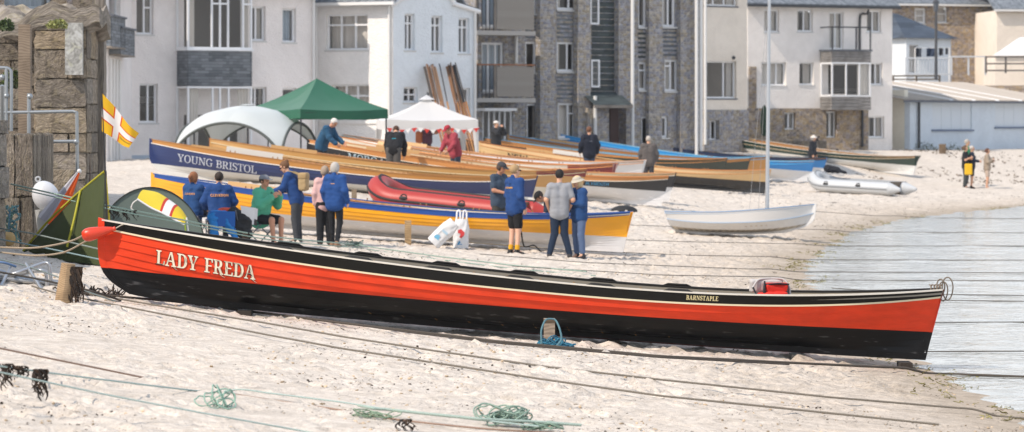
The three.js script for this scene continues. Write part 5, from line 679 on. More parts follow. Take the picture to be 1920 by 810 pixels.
{ // oars leaning on the gable wall
  const hs = houses.B; const mk = (label, topPx, topPy, botPx, i, c, blade) => { const z = 0.12 + 0.05 * (i % 3), a = hs.loc(topPx, topPy, z), A = hs.localToWorld(v(a.x, a.y, z)), q = P(botPx, 288, 121.5 - 0.15 * i), B = onBeach(q.x, -q.z); const t = thing('oar', label, 'oar', B); const d = A.clone().sub(B), L = d.length(); t.quaternion.setFromUnitVectors(v(0, 1, 0), d.normalize());
    part('shaft', bar(v(0, 0, 0), v(0, L * 0.62, 0), 0.035, 0.032), wood(c, 0.6), t); const s = new THREE.Shape(); s.moveTo(-0.03, 0); s.lineTo(-0.04, 0.5); s.lineTo(-0.045, L * 0.38 - 0.03); s.lineTo(0.045, L * 0.38 - 0.03); s.lineTo(0.04, 0.5); s.lineTo(0.03, 0); part('blade', new THREE.ExtrudeGeometry(s, { depth: 0.025, bevelEnabled: true, bevelSize: 0.006, bevelThickness: 0.006, bevelSegments: 1 }).translate(0, L * 0.62, -0.012), mat(blade, 0.6), t).rotation.y = i * 0.9; part('grip', bar(v(0, 0.0, 0), v(0, 0.25, 0), 0.027), mat(0x3a3430, 0.8), t); };
  const cs = [0x9a6a40, 0xb07e4c, 0x7e5436, 0xa87848, 0x8a6040, 0xb88a58], bl = [0x3a3430, 0x7a5638, 0x5e4632, 0x6b5240, 0x8a6a4c, 0x2c2e33];
  const w = ['first', 'second', 'third', 'fourth', 'fifth', 'sixth']; for (let i = 0; i < 6; i++) mk(w[i] + ' oar from the left in the left bundle leaning on the gable wall', 796 + i * 4.6 + (i === 5 ? 5 : 0), 124 - (i % 2) * 4, 838 + i * 5, i, cs[i], bl[i]); for (let i = 0; i < 6; i++) mk(w[i] + ' oar from the left in the right bundle leaning on the gable wall', 838 + i * 3.2, 124 - (i % 3) * 3, 880 + i * 5.5, i, cs[(i + 2) % 6], bl[(i + 1) % 6]);
}
// ---------- small boats ----------
{
  const H = { L: 3.5, B: 1.4, hb: 0.72, hm: 0.5, hs: 0.52, low: 0.7, keel: 0.04, tuck: 0.78, forefoot: 0.55, square: true, planks: 3, stations: 36, thwarts: 2, lap: 0.004 };
  const t = gig({ name: 'sailing_dinghy', cat: 'dinghy', label: 'small white sailing dinghy with bare mast resting on the sand near the water', bottom: 0xd2d2d0, top: 0xd6d6d5, line: 0.1, form: 'dinghy', shape: H, sheer: 0xd9d9d8, cap: 0x6f98c4, rub: 0x9ab0c8, inrail: 0x9ab0c8, inside: 0xc8c4bc, seat: 0xbfae94, rough: 0.5, coat: 0.1, noPins: true });
  delete t.userData.hull; const A = G(1266, 432), B = G(1500, 449); const bow = onBeach(7.02, 81.6), st = onBeach(3.85, 82.4); bow.y = st.y = Math.max(bow.y, st.y) - 0.03; moor(t, 3.5, bow, st, 0.06);
  const m = part('mast', bar(v(-0.62, 0.3, 0), v(-0.62, 6.4, 0), 0.05, 0.035, 10), mat(0xb8bcc0, 0.35, { metalness: 0.6 }), t); part('mast_step', box(-0.75, 0.28, -0.12, -0.5, 0.36, 0.12), wood(0xa8845a), t); part('shroud', bar(v(-0.62, 5.8, 0), v(-0.3, 0.5, 0.62), 0.004), mat(0x9a9a9a, 0.4), t); part('shroud', bar(v(-0.62, 5.8, 0), v(-0.3, 0.5, -0.62), 0.004), mat(0x9a9a9a, 0.4), t);
}
function inflatable(label, bow, stern, r, beam, L, c, rub, seatC) { // local: bow at -x
  const t = thing('inflatable_dinghy', label, 'dinghy', null), b = beam / 2 - r, pts = [], M = mat(c, 0.5, { clearcoat: 0.2, clearcoatRoughness: 0.4 });
  const path = []; for (let i = 0; i <= 8; i++) path.push(v(lerp(L / 2 - 0.3, -L / 2 + 0.9, i / 8), r + 0.02, b)); for (let i = 1; i < 8; i++) { const a = i / 8 * Math.PI; path.push(v(-L / 2 + 0.9 - Math.sin(a) * (0.9 - r), r + 0.02 + 0.26 * Math.sin(a) ** 2, b * Math.cos(a))); } for (let i = 0; i <= 8; i++) path.push(v(lerp(-L / 2 + 0.9, L / 2 - 0.3, i / 8), r + 0.02, -b));
  part('buoyancy_tube', tube(path, r, 120, 18), M, t); for (const s of [1, -1]) part('tube_cone', new THREE.CylinderGeometry(r * 0.25, r, 0.42, 18).rotateZ(-Math.PI / 2).translate(L / 2 - 0.3 + 0.21, r + 0.02, s * b), M, t);
  for (const a of [0.2, -1.0]) part('rubbing_strip', tube(path.map((p, i) => { const q = path[Math.min(path.length - 1, i + 1)].clone().sub(path[Math.max(0, i - 1)]).setY(0).normalize(), n = v(-q.z, 0, q.x); if (n.z * p.z < 0 || (Math.abs(p.z) < 0.05 && n.x > 0)) n.negate(); return p.clone().addScaledVector(n, Math.cos(a) * r * (a > 0 ? 1 : -0.1) * 1.0).add(v(0, (a > 0 ? 0.0 : r * 0.98), 0)); }), a > 0 ? 0.034 : 0.04, 120, 6), mat(rub, 0.6), t);
  part('floor', box(-L / 2 + 0.6, 0.08, -b, L / 2 - 0.5, 0.11, b), mat(0x6a6c70, 0.8), t); part('transom', box(L / 2 - 0.48, 0.06, -b, L / 2 - 0.43, 0.5, b), wood(0x6a5a48), t); part('seat', box(0.1, r + 0.1, -b, 0.36, r + 0.13, b), mat(seatC, 0.7), t);
  for (const x of [-L * 0.22, L * 0.12]) for (const s of [1, -1]) part('grab_handle', new THREE.TorusGeometry(0.07, 0.016, 6, 12, Math.PI).rotateX(-0.6).translate(x, r * 1.5, s * (b + r * 0.93)), mat(0x1a1a1c, 0.6), t), part('handle_patch', new THREE.SphereGeometry(0.1, 12, 6).scale(1.2, 0.5, 0.25).translate(x, r * 1.35, s * (b + r * 0.93)), mat(0x1a1a1c, 0.6), t);
  moor(t, L, bow, stern); return t;
}
{ const a = onBeach(-3.45, 83, 0.04), b = onBeach(0.6, 81.6, 0.02); inflatable('red inflatable dinghy with black trim between the yellow and navy gigs', a, b, 0.25, 1.8, a.distanceTo(b), 0xa83028, 0x1c1a1c, 0x3a3a3c); }
{ const a = onBeach(10.75, 124.5, 0.02), b = onBeach(13.9, 122.2, 0.02); inflatable('pale grey inflatable dinghy on the open sand at the right', a, b, 0.23, 1.6, a.distanceTo(b), 0xb9bdc0, 0x8a8e92, 0xa8a8a8); }
{ // dark bundle thrown over the grey inflatable
  const p = P(1562, 318, 124.2); solo('clothing_bundle', skinMesh(bonesField([[v(-0.25, 0.05, 0), v(0.2, -0.02, 0.05), 0.2, 0.16], [v(0.2, -0.02, 0.1), v(0.6, -0.14, 0.2), 0.1, 0.07]], 0.06, 0.03), v(-0.55, -0.4, -0.35), v(0.8, 0.4, 0.45), 0.035), cloth(0x1d2028), 'dark bundle of clothing lying on the pale grey inflatable', 'clothing').position.copy(p); scene.children[scene.children.length - 1].scale.setScalar(0.75);
}
// ---------- on and around the red gig ----------
const redW = (x, y, z) => boats.red.localToWorld(v(x, y, z));
{ // supports under the keel
  for (const [px, w, label] of [[454, 0.17, 'dark chock under the keel near the bow of the red gig'], [1146, 0.13, 'dark chock under the middle of the red gig'], [1490, 0.16, 'flat stone chock under the red gig near the stern'], [1690, 0.14, 'small dark chock under the stern of the red gig']]) { const p = P(px, 600, 40), x = p.x, lx = x / Math.cos(0.08), k = boats.red.localToWorld(v(lx, 0.01, 0)); const g = groundH(k.x, -k.z); const t = solo('keel_chock', new THREE.BoxGeometry(w, Math.max(0.05, k.y - g + 0.06), 0.4, 2, 2, 2), mat(label.includes('stone') ? 0x77736c : 0x332d28, 0.9), label, 'wood block'); t.position.set(k.x, (k.y + g) / 2 - 0.025, k.z); }
}
{ // fender on the bow
  const t = thing('fender', 'orange teardrop fender hanging off the bow of the red gig', 'fender', redW(-4.86, 0.80, 0.12)); t.rotation.z = 0.22; t.scale.setScalar(0.86); const pr = [[0, -0.26], [0.05, -0.255], [0.08, -0.22], [0.092, -0.17], [0.088, -0.1], [0.062, 0.05], [0.038, 0.14], [0.028, 0.17], [0.03, 0.2], [0.0, 0.21]].map(p => new THREE.Vector2(p[0], p[1])); const q = part('body', new THREE.LatheGeometry(new THREE.SplineCurve(pr).getPoints(30), 20).rotateZ(-Math.PI / 2), mat(0xd63a18, 0.35, { clearcoat: 0.3 }), t); part('lanyard', tube([v(0.2, 0, 0), v(0.3, 0.03, 0.0), v(0.37, 0.03, -0.04)], 0.008, 12, 5), mat(0xb8b0a0, 0.9), t);
}
const ropeTex = texture(64, 64, (u, v2) => { const n = 0.5 + 0.5 * Math.sin((u * 1 + v2) * 6.283 * 3); return [0.6 + 0.4 * n, 0.6 + 0.4 * n, 0.6 + 0.4 * n]; }); ropeTex.repeat.set(220, 2);
const ropeM = c => mat(c, 0.9, { map: ropeTex });
{ // painter coiled at the stern head
  const t = thing('rope_coil', 'loose beige line knotted over the stern head of the red gig', 'rope', redW(4.86, 0.9, 0)); for (const [a, b, c] of [[0, 0, 1], [0.05, 0.03, 1.2], [-0.03, 0.04, 0.9]]) { const pts = []; for (let i = 0; i < 16; i++) { const q = i / 16 * 6.283; pts.push(v(a + 0.03 + 0.05 * c * Math.cos(q), b - 0.04 + (0.11 * c) * Math.sin(q), 0.06 + 0.03 * Math.sin(q * 2))); } part('loop', tube(pts, 0.008, 50, 5, true), ropeM(0x8f8272), t); } const w = []; for (let i = 0; i <= 40; i++) { const q = i / 40 * 6.283 * 4; w.push(v(-0.12 + 0.006 * i * 0.6, 0.0 + 0.035 * Math.cos(q), 0.09 * Math.sin(q))); } part('lashing', tube(w, 0.008, 120, 5), ropeM(0x9a8c7a), t);
}
{ // life jacket on the red gig
  const base = redW(2.95, 0.5, 0), t = thing('life_jacket', 'red and grey life jacket slumped in the stern of the red gig', 'life jacket', base, 0.2), red = cloth(0xcf2a1c), gr = cloth(0xbab6b4), bk = mat(0x1a1c24, 0.7), B = (c, s, r, n) => skinMesh((x, y, z) => Math.hypot(Math.max(Math.abs(x - c[0]) - s[0], 0), Math.max(Math.abs(y - c[1]) - s[1], 0), Math.max(Math.abs(z - c[2]) - s[2], 0)) - r + 0.006 * noise.noise(x * 18, y * 18, z * 18 + n), v(c[0] - s[0] - r - 0.04, c[1] - s[1] - r - 0.04, c[2] - s[2] - r - 0.04), v(c[0] + s[0] + r + 0.04, c[1] + s[1] + r + 0.04, c[2] + s[2] + r + 0.04), 0.014);
  part('seat_block', box(-0.28, -0.08, -0.2, 0.22, 0.05, 0.2), mat(0xcfc8b4, 0.8), t); part('front_panel', B([0.02, 0.12, 0.1], [0.1, 0.05, 0.03], 0.04, 1), red, t); part('chest_pad', B([0.04, 0.245, 0.05], [0.11, 0.035, 0.02], 0.03, 2), red, t); part('back_panel', B([-0.05, 0.27, -0.05], [0.17, 0.05, 0.015], 0.028, 3), gr, t); part('side_pad', B([-0.13, 0.12, 0.06], [0.03, 0.04, 0.03], 0.04, 4), red, t); part('collar', tube([v(-0.24, 0.25, 0.04), v(-0.16, 0.34, 0.0), v(0, 0.355, -0.04), v(0.14, 0.345, 0.0), v(0.2, 0.25, 0.04), v(0.2, 0.1, 0.08)], 0.012, 30, 8), gr, t); for (const p of [[v(-0.1, 0.33, 0.06), v(-0.12, 0.18, 0.11), v(-0.02, 0.06, 0.13)], [v(0.17, 0.3, 0.07), v(0.16, 0.15, 0.12), v(0.14, 0.05, 0.1)], [v(-0.24, 0.26, 0.06), v(-0.2, 0.17, 0.09), v(-0.13, 0.13, 0.1)], [v(-0.1, 0.2, 0.1), v(0.05, 0.195, 0.125), v(0.16, 0.2, 0.1)], [v(-0.1, 0.29, 0.08), v(0.05, 0.3, 0.11), v(0.18, 0.29, 0.09)], [v(-0.11, 0.29, 0.09), v(-0.115, 0.24, 0.11), v(-0.1, 0.19, 0.11)]]) part('strap', tube(p, 0.011, 16, 5), bk, t);
}
// ---------- old wall and gear at the left ----------
const stoneGeos = []; for (let q = 0; q < 8; q++) { const g = new THREE.BoxGeometry(1, 1, 1, 5, 5, 5), p = g.attributes.position; for (let i = 0; i < p.count; i++) { let x = p.getX(i), y = p.getY(i), z = p.getZ(i); const r = Math.hypot(Math.max(0, Math.abs(x) - 0.38), Math.max(0, Math.abs(y) - 0.36), Math.max(0, Math.abs(z) - 0.38)); const k = 1 - 0.16 * r; const n = 0.06 * N(x * 3 + q * 9, y * 3, z * 3 + q); p.setXYZ(i, x * k + n, y * k + 0.05 * N(y * 3, z * 3 + q * 5, x * 3), z * k + 0.05 * N(z * 3 + q, x * 3, y * 3)); } g.computeVertexNormals(); stoneGeos.push(g); }
const stoneTex = texture(256, 256, (u, w, i, j) => { const n = wrapN(u, w, 6, 1) * 0.24 + wrapN(u, w, 24, 4) * 0.18 + (hash2(i, j, 41) - 0.5) * 0.16; const l = wrapN(u, w, 9, 8) > 0.28 ? 0.10 : 0; return [0.86 + n + l, 0.85 + n + l, 0.83 + n + l * 0.6]; });
const stoneBump = texture(256, 256, (u, w, i, j) => { const n = 0.5 + wrapN(u, w, 12, 3) * 0.4 + wrapN(u, w, 40, 2) * 0.3; return [n, n, n]; }, false);
const stoneMs = [0xa09585, 0xaba093, 0x8f867b, 0xa89a86, 0x9c958d, 0x878078].map(c => mat(c, 0.95, { map: stoneTex, bumpMap: stoneBump, bumpScale: 0.03 }));
function stoneWall(t, W, H, D, course, wMin, wMax, M = stoneMs, off = [0, 0, 0]) { // local: x along, y up, front face at z = 0
  part('mortar_core', box(0.03, 0, -D, W - 0.03, H - 0.05, -0.06), mat(0x8a8174, 1, { map: stoneTex }), t).position.set(...off);
  let y = 0; while (y < H - 0.06) { const h = Math.min(course * rr(0.75, 1.3), H - y); let x = 0; while (x < W - 0.05) { let w = Math.min(rr(wMin, wMax), W - x); if (W - x - w < wMin * 0.5) w = W - x; const m = part('stone', stoneGeos[Math.floor(rnd() * 8)], M[Math.floor(rnd() * M.length)], t), dp = 0.22; m.scale.set(w - 0.012, h - 0.012, dp); m.position.set(off[0] + x + w / 2, off[1] + y + h / 2, off[2] - dp / 2 + rr(-0.01, 0.045)); x += w; } y += h; }
  for (let s = 0; s < 2; s++) { let yy = 0; while (yy < H - 0.06) { const h = Math.min(course * rr(0.75, 1.3), H - yy); let z = 0; while (z < D - 0.1) { const w = Math.min(rr(wMin, wMax), D - z), m = part('stone', stoneGeos[Math.floor(rnd() * 8)], M[Math.floor(rnd() * M.length)], t); m.scale.set(0.2, h - 0.012, w - 0.012); m.position.set(off[0] + (s ? W - 0.09 : 0.09), off[1] + yy + h / 2, off[2] - z - w / 2 - 0.02); z += w; } yy += h; } }
}
{
  const at = (x0, x1, y0, y1, d) => { const a = P(x0, y1, d), b = P(x1, y0, d); return { x: a.x, W: b.x - a.x, y: a.y, H: b.y - a.y }; };
  { const r = at(-190, 62, 250, 478, 53.5), t = thing('sea_wall', 'weathered grey brown stone pier with upright grain at the left edge', 'wall', v(r.x, r.y - 0.15, -53.5)); const gr = [0xa39b90, 0x958c82, 0xada397, 0x8a8278].map(c => mat(c, 0.95, { map: stoneTex, bumpMap: stoneBump, bumpScale: 0.05 })); stoneWall(t, r.W, r.H + 0.15, 2.4, 1.15, 0.18, 0.34, gr); }
  { const r = at(64, 160, 50, 420, 60), t = thing('stone_wall', 'tall old wall of big squared granite blocks behind the white float', 'wall', v(r.x, r.y - 0.5, -60)); stoneWall(t, r.W + 0.02, r.H + 0.5, 1.6, 0.42, 0.5, 0.95); const cap = part('mossy_cap', new THREE.BoxGeometry(r.W + 1.0, 0.34, 1.7, 30, 4, 8), stoneMs[4], t); cap.position.set(r.W / 2 - 0.25, r.H + 0.58, -0.8); const p = cap.geometry.attributes.position; for (let i = 0; i < p.count; i++) p.setY(i, p.getY(i) + 0.34 * N(p.getX(i) * 1.5, p.getZ(i) * 1.6, p.getY(i)) + 0.08 * N(p.getX(i) * 5, p.getZ(i) * 5, p.getY(i))); cap.geometry.computeVertexNormals();
    const wp = at(119, 152, 42, 140, 59.6); part('whitewashed_patch', box(wp.x - r.x, wp.y - r.y + 0.5, 0.08, wp.x - r.x + wp.W, wp.y - r.y + wp.H + 0.5, 0.2), mat(0xb9bcbd, 0.95, { map: stoneTex }), t).userData.label = 'whitewashed patch of render'; }
  { const r = at(-130, 66, 60, 440, 61), t = thing('stone_wall', 'shadowy stone wall behind the tubular rails at the left edge', 'wall', v(r.x, r.y - 0.4, -61)); stoneWall(t, r.W, r.H + 0.4, 1.6, 0.38, 0.45, 0.85, [stoneMs[2], stoneMs[5], stoneMs[4]]); }
  { const r = at(156, 176, -30, 330, 63), t = thing('stone_wall', 'ivy streaked narrow stone return between whitewash and concrete post', 'wall', v(r.x - 0.2, r.y - 0.8, -63)); stoneWall(t, r.W + 0.25, r.H + 0.9, 1.2, 0.36, 0.3, 0.45, [stoneMs[2], stoneMs[4], stoneMs[5]]); }
  { const r = at(175, 197, -30, 330, 62); const g = new THREE.BoxGeometry(r.W, r.H + 0.8, 0.36, 4, 40, 4), p = g.attributes.position; for (let i = 0; i < p.count; i++) p.setX(i, p.getX(i) + 0.02 * N(p.getY(i) * 3, p.getZ(i) * 4, p.getX(i))); g.computeVertexNormals(); const m = solo('concrete_post', g, mat(0x98918a, 0.95, { map: stoneTex, bumpMap: stoneBump, bumpScale: 0.02 }), 'tall weathered concrete post standing beside the flag', 'post'); m.position.set(r.x + r.W / 2, r.y + r.H / 2 - 0.4, -62); }
  { const a = P(47, 190, 58), b = P(46, 46, 58); solo('timber_post', box(-0.1, 0, -0.1, 0.1, b.y - a.y + 1.6, 0.1), wood(0x8d8072, 0.9), 'squared weathered timber post in front of the shadowy wall', 'post').position.set(a.x, a.y - 1.6, a.z); }
  { // the pier runs on towards the viewer outside the frame
    const t = thing('sea_wall', 'long stone sea wall running on from the weathered pier', 'wall', v(-7.6, 0.2, -22), Math.PI / 2); stoneWall(t, 30, 2.7, 1.2, 0.6, 0.9, 1.8, stoneMs); }
  // house window above the wall
  { const t = house('old_house', 'dark framed old house window just above the wall at the top left', [-200, 72], [172, 74], 4), top = t.loc(60, -60).y, op = openings(t, [[8, -50, 98, 16, { cols: [1], cur: 'f', curM: curtainBlue, frame: mat(0xa9b4bc, 0.5) }]]); wallFront(t, rect(0, 1, t.W, top), op.map(q => q.r), MW.brown); op.forEach(q => windowUnit(t, ...q.r, q.z, q.o)); shell(t, top, MW.brown, slateM, { rise: 1.5 }); }
  // tubular rails
  { const t = thing('tubular_railing', 'galvanised tube railing with two rails on top of the stone pier', 'railing', v(0, 0, 0)), M = mat(0x9aa0a4, 0.4, { metalness: 0.6 }), R = 0.028, d = 56, q = (x, y, dd = d) => P(x, y, dd); part('rail', tube([q(-60, 211), q(20, 211), q(130, 209), q(140, 210), q(144, 217), q(145, 330)], R, 60, 10), M, t); part('rail', bar(q(58, 266), q(143, 265), R), M, t); part('post', bar(q(12, 480), q(12, 128), R * 1.1), M, t); part('post', bar(q(4, 480), q(4, 160, 55), R * 1.2), M, t); part('rail', tube([q(-60, 128), q(4, 127), q(18, 130), q(21, 142), q(21, 246)], R, 40, 10), M, t); part('post', bar(q(54, 300), q(54, 175), R), M, t); for (const [x, y] of [[12, 180], [56, 181], [4, 145], [143, 266]]) part('clamp', new THREE.SphereGeometry(0.05, 10, 8).translate(...q(x, y).toArray()), M, t); }
  { const t = thing('leaning_boards', 'dark red brown rusty boards leaning in the gap by the concrete post', 'boards', v(0, 0, 0)); for (const [x, y0, y1, w, c] of [[138, 182, 300, 0.12, 0x4a2c26], [150, 190, 300, 0.1, 0x5a3228], [160, 185, 310, 0.11, 0x3a2622], [167, 205, 318, 0.05, 0xb09878]]) { const a = P(x, y1, 60.2), b = P(x - 5, y0, 60.6); part('board', bar(a.setY(a.y - 1.2), b, w, w, 4), wood(c, 0.9), t); } }
  { const r = P(102, 345, 57.5); solo('granite_slab', box(-0.36, -1.2, -0.25, 0.36, 0.24, 0.25), stoneMs[0], 'upright granite slab behind the white float', 'stone').position.copy(r); }
  // plants on the wall
  const leafG = new THREE.PlaneGeometry(0.07, 0.035); const bush = (label, px, py, d, w, h, n, c, c2) => { const t = thing('wall_plant', label, 'plant', P(px, py, d)); const pos = [], col = [], A = new THREE.Color(c), B = new THREE.Color(c2); const gs = []; for (let i = 0; i < n; i++) { const g = leafG.clone(); g.rotateX(rr(-1.2, 1.2)).rotateY(rr(0, 6.28)).rotateZ(rr(-1, 1)); const a = rr(0, 6.28), q = Math.sqrt(rnd()); g.translate(Math.cos(a) * q * w * rr(0.6, 1), h * rnd() * (1.1 - q * 0.5) - 0.2, Math.sin(a) * q * 0.25); const k = A.clone().lerp(B, rnd()), cc = new Float32Array(12); for (let m = 0; m < 12; m += 3) cc.set([k.r, k.g, k.b], m); g.setAttribute('color', new THREE.BufferAttribute(cc, 3)); gs.push(g); } const m = part('foliage', mergeGeometries(gs), mat(0xffffff, 0.7, { vertexColors: true, transmission: 0.25, thickness: 0 }), t); };
  bush('green cushion plant on the wall top at the left edge', 12, 34, 58.5, 0.14, 0.2, 220, 0x2c3d1c, 0x4a6028); bush('dark trailing plant with pale flowers half way up the left wall', 22, 142, 58.5, 0.26, 0.34, 420, 0x24321a, 0x6a7c34); bush('pale flowered tuft on the wall top by the old window', 108, 30, 59, 0.2, 0.16, 160, 0x6a6a3a, 0x9aa05a); bush('dark ivy clump low on the narrow stone return', 160, 125, 61.8, 0.12, 0.5, 260, 0x1f2c18, 0x36482a);
  const weed = (label, px, py, w, h, n) => { const p = G(px, py); bush(label, px, py, -p.z, w, h, n, 0x2c3a20, 0x566a38); };
  bush('weeds growing by the shed downpipe', 1733, 284, 164, 0.9, 0.7, 420, 0x4a5440, 0x6a745c); bush('straggling weeds on the shed front beside the wooden post', 1785, 282, 164.5, 0.6, 0.6, 200, 0x50584a, 0x6f7664);
  // white float, orange and grey cone, blue strapping
  { const t = thing('mooring_float', 'big white plastic float resting against the stone pier', 'buoy', P(86, 368, 53.0)); part('shell', new THREE.SphereGeometry(0.26, 24, 18).scale(0.78, 0.95, 0.78).rotateZ(0.5), mat(0xcfd2d6, 0.45), t); part('eye', new THREE.TorusGeometry(0.035, 0.014, 8, 14).translate(-0.12, 0.26, 0), mat(0xb8bcc0, 0.5), t); const f = G(86, 470); part('keel_weight', bar(v(0.03, -0.2, 0), v(0.06, -0.75, 0), 0.2, 0.16, 12), mat(0xa8aaa8, 0.7), t); }
  { const t = thing('furled_parasol', 'furled orange and grey parasol sloping beside the white float', 'parasol', P(92, 418, 52.4)), d = P(148, 322, 52.4).sub(t.position), L = d.length(), rows = [], n = 24; t.quaternion.setFromUnitVectors(v(0, 1, 0), d.clone().normalize()); const pan = [[], []]; for (let s = 0; s < 8; s++) { const rws = []; for (let i = 0; i <= 10; i++) { const k = i / 10, r = lerp(0.17, 0.02, Math.pow(k, 1.1)), row = []; for (let j = 0; j <= 6; j++) { const a = (s + j / 6) / 8 * 6.283, q = r * (1 + 0.16 * Math.cos(a * 8)); row.push(v(Math.cos(a) * q, k * L, Math.sin(a) * q)); } rws.push(row); } part('fabric_gore', quads(rws), cloth([0xd85a1e, 0xd85a1e, 0x9a98a0, 0xb8b6bc, 0xd85a1e, 0x8e8c94, 0xb0aeb6, 0xd85a1e][s]), t); } part('tip', new THREE.SphereGeometry(0.035, 12, 8).translate(0, L + 0.01, 0), mat(0xdadada, 0.4), t); part('pole', bar(v(0, -0.35, 0), v(0, 0.1, 0), 0.018), mat(0xc8c8c8, 0.4, { metalness: 0.5 }), t); }
  // olive tent
  { const t = thing('beach_tent', 'olive green tent with yellow piping beside the bow of the red gig', 'tent', v(0, 0, 0)); const T = P(196, 321, 50), L = onBeach((40 - 960) * 51 / F, 51), R = P(191, 493, 49.2), K = P(205, 470, 51.2), M = cloth(0x39431f, 0.85), seam = mat(0xa9a42a, 0.7); R.y = groundH(R.x, 49.2) + 0.01; K.y = groundH(K.x, 51.2); const mid = T.clone().lerp(L, 0.5).add(v(0.05, 0.10, 0.05));
    const sheet = (a, b, c, d, sag) => { const rows = []; for (let i = 0; i <= 14; i++) { const r = []; for (let j = 0; j <= 14; j++) { const p = a.clone().lerp(b, j / 14).lerp(d.clone().lerp(c, j / 14), i / 14); p.z += sag * Math.sin(i / 14 * Math.PI) * Math.sin(j / 14 * Math.PI) + 0.025 * N(i * 0.5, j * 0.5, sag * 10); r.push(p); } rows.push(r); } return quads(rows); };
    const Bm = R.clone().lerp(L, 0.5).add(v(0.1, -0.02, 0.35)), Q = T.clone().lerp(L, 0.28).add(v(0, 0.05, 0.05)); Bm.y = groundH(Bm.x, -Bm.z);
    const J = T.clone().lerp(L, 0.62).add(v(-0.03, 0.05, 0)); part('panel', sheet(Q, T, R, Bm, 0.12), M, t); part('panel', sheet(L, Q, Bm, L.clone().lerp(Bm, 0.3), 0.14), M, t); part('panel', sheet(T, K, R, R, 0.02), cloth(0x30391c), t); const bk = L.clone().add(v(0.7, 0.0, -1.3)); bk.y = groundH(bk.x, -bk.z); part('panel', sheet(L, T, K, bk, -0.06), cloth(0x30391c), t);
    part('piping', tube([T, T.clone().lerp(L, 0.3).add(v(0.0, 0.055, 0.05)), T.clone().lerp(L, 0.65).add(v(-0.02, 0.06, 0.05)), L], 0.018, 40, 6), seam, t); part('piping', tube([Q.clone().add(v(0, 0, 0.03)), Q.clone().lerp(Bm, 0.45).add(v(0.02, 0.02, 0.12)), Q.clone().lerp(Bm, 0.8).add(v(0, 0, 0.1))], 0.018, 30, 6), seam, t); part('piping', tube([T, T.clone().lerp(K, 0.5).add(v(0.02, 0, 0.02)), K], 0.026, 20, 6), mat(0xc9b81c, 0.7), t); part('pole', bar(K, T.clone().add(v(0.02, 0.0, 0)), 0.012), mat(0x2a2c2e, 0.5), t); }
  { // dark pop up tent behind the bow
    const d = 56, c = G(285, 452), t = thing('pop_up_tent', 'low dark green pop up tent behind the bow of the red gig', 'tent', onBeach((282 - 960) * d / F, d)); const H = EYE - (351 - HZ) * d / F - t.position.y, W = 0.92, rows = []; for (let i = 0; i <= 18; i++) { const a = i / 18 * Math.PI, r = []; for (let j = 0; j <= 10; j++) { const k = j / 10, q = Math.cos(k * Math.PI / 2); r.push(v(Math.cos(a) * W * (0.35 + 0.65 * q), Math.sin(a) * H * q, -k * 0.9)); } rows.push(r); } part('shell', quads(rows), cloth(0x56645a), t); const hoop = []; for (let i = 0; i <= 24; i++) { const a = i / 24 * Math.PI; hoop.push(v(Math.cos(a) * W, Math.sin(a) * H, 0)); } part('hoop', tube(hoop, 0.009, 50, 6), mat(0x1e2420, 0.7), t); const s = new THREE.Shape(); hoop.forEach((p, i) => i ? s.lineTo(p.x, p.y) : s.moveTo(p.x, p.y)); s.closePath(); part('door_panel', new THREE.ShapeGeometry(s).translate(0, 0, -0.02), mat(0x6a7a74, 0.7, { transmission: 0.25, thickness: 0 }), t); }
  { // striped curved awning on lime legs
    const t = thing('striped_awning', 'curved yellow sun awning with white and red stripes behind the gig bow', 'awning', v(0, 0, 0)), d = 52.5, cols = [0xd9c23a, 0xd9c23a, 0xc23e30, 0xe6e4e0, 0xc23e30, 0xe3c52e, 0xe3c52e]; const C = new THREE.CatmullRomCurve3([[272, 356], [296, 361], [320, 376], [340, 392], [354, 414]].map(p => P(p[0], p[1], d + 0.25))), D = new THREE.CatmullRomCurve3([[257, 373], [284, 390], [306, 400], [328, 412], [346, 421]].map(p => P(p[0], p[1], d - 0.15))); for (let s = 0; s < 7; s++) { const u0 = [0, 0.2, 0.42, 0.47, 0.62, 0.67, 0.85][s], u1 = [0.2, 0.42, 0.47, 0.62, 0.67, 0.85, 1][s], rows = []; for (let i = 0; i <= 6; i++) { const u = lerp(u0, u1, i / 6), p = C.getPoint(u), q = D.getPoint(u), r = []; for (let j = 0; j <= 4; j++) { const k = p.clone().lerp(q, j / 4); k.y += 0.05 * Math.sin(j / 4 * Math.PI); r.push(k); } rows.push(r); } part('stripe', quads(rows), cloth(cols[s]), t); } part('edging', tube(D.getPoints(20), 0.014, 50, 6), mat(0xe4e6ea, 0.6), t); for (const x of [0, 0.12]) { const a = P(345 + x * 40, 408, d); part('leg', bar(a, v(a.x + 0.1, groundH(a.x, d), a.z + 0.1), 0.012), mat(x ? 0xd8dadc : 0xa8c83a, 0.5), t); } const hk = P(256, 378, d); part('hook', tube([P(262, 371, d), P(250, 380, d), P(246, 390, d), P(251, 395, d)], 0.01, 20, 6), mat(0xe0e0e0, 0.4), t); }
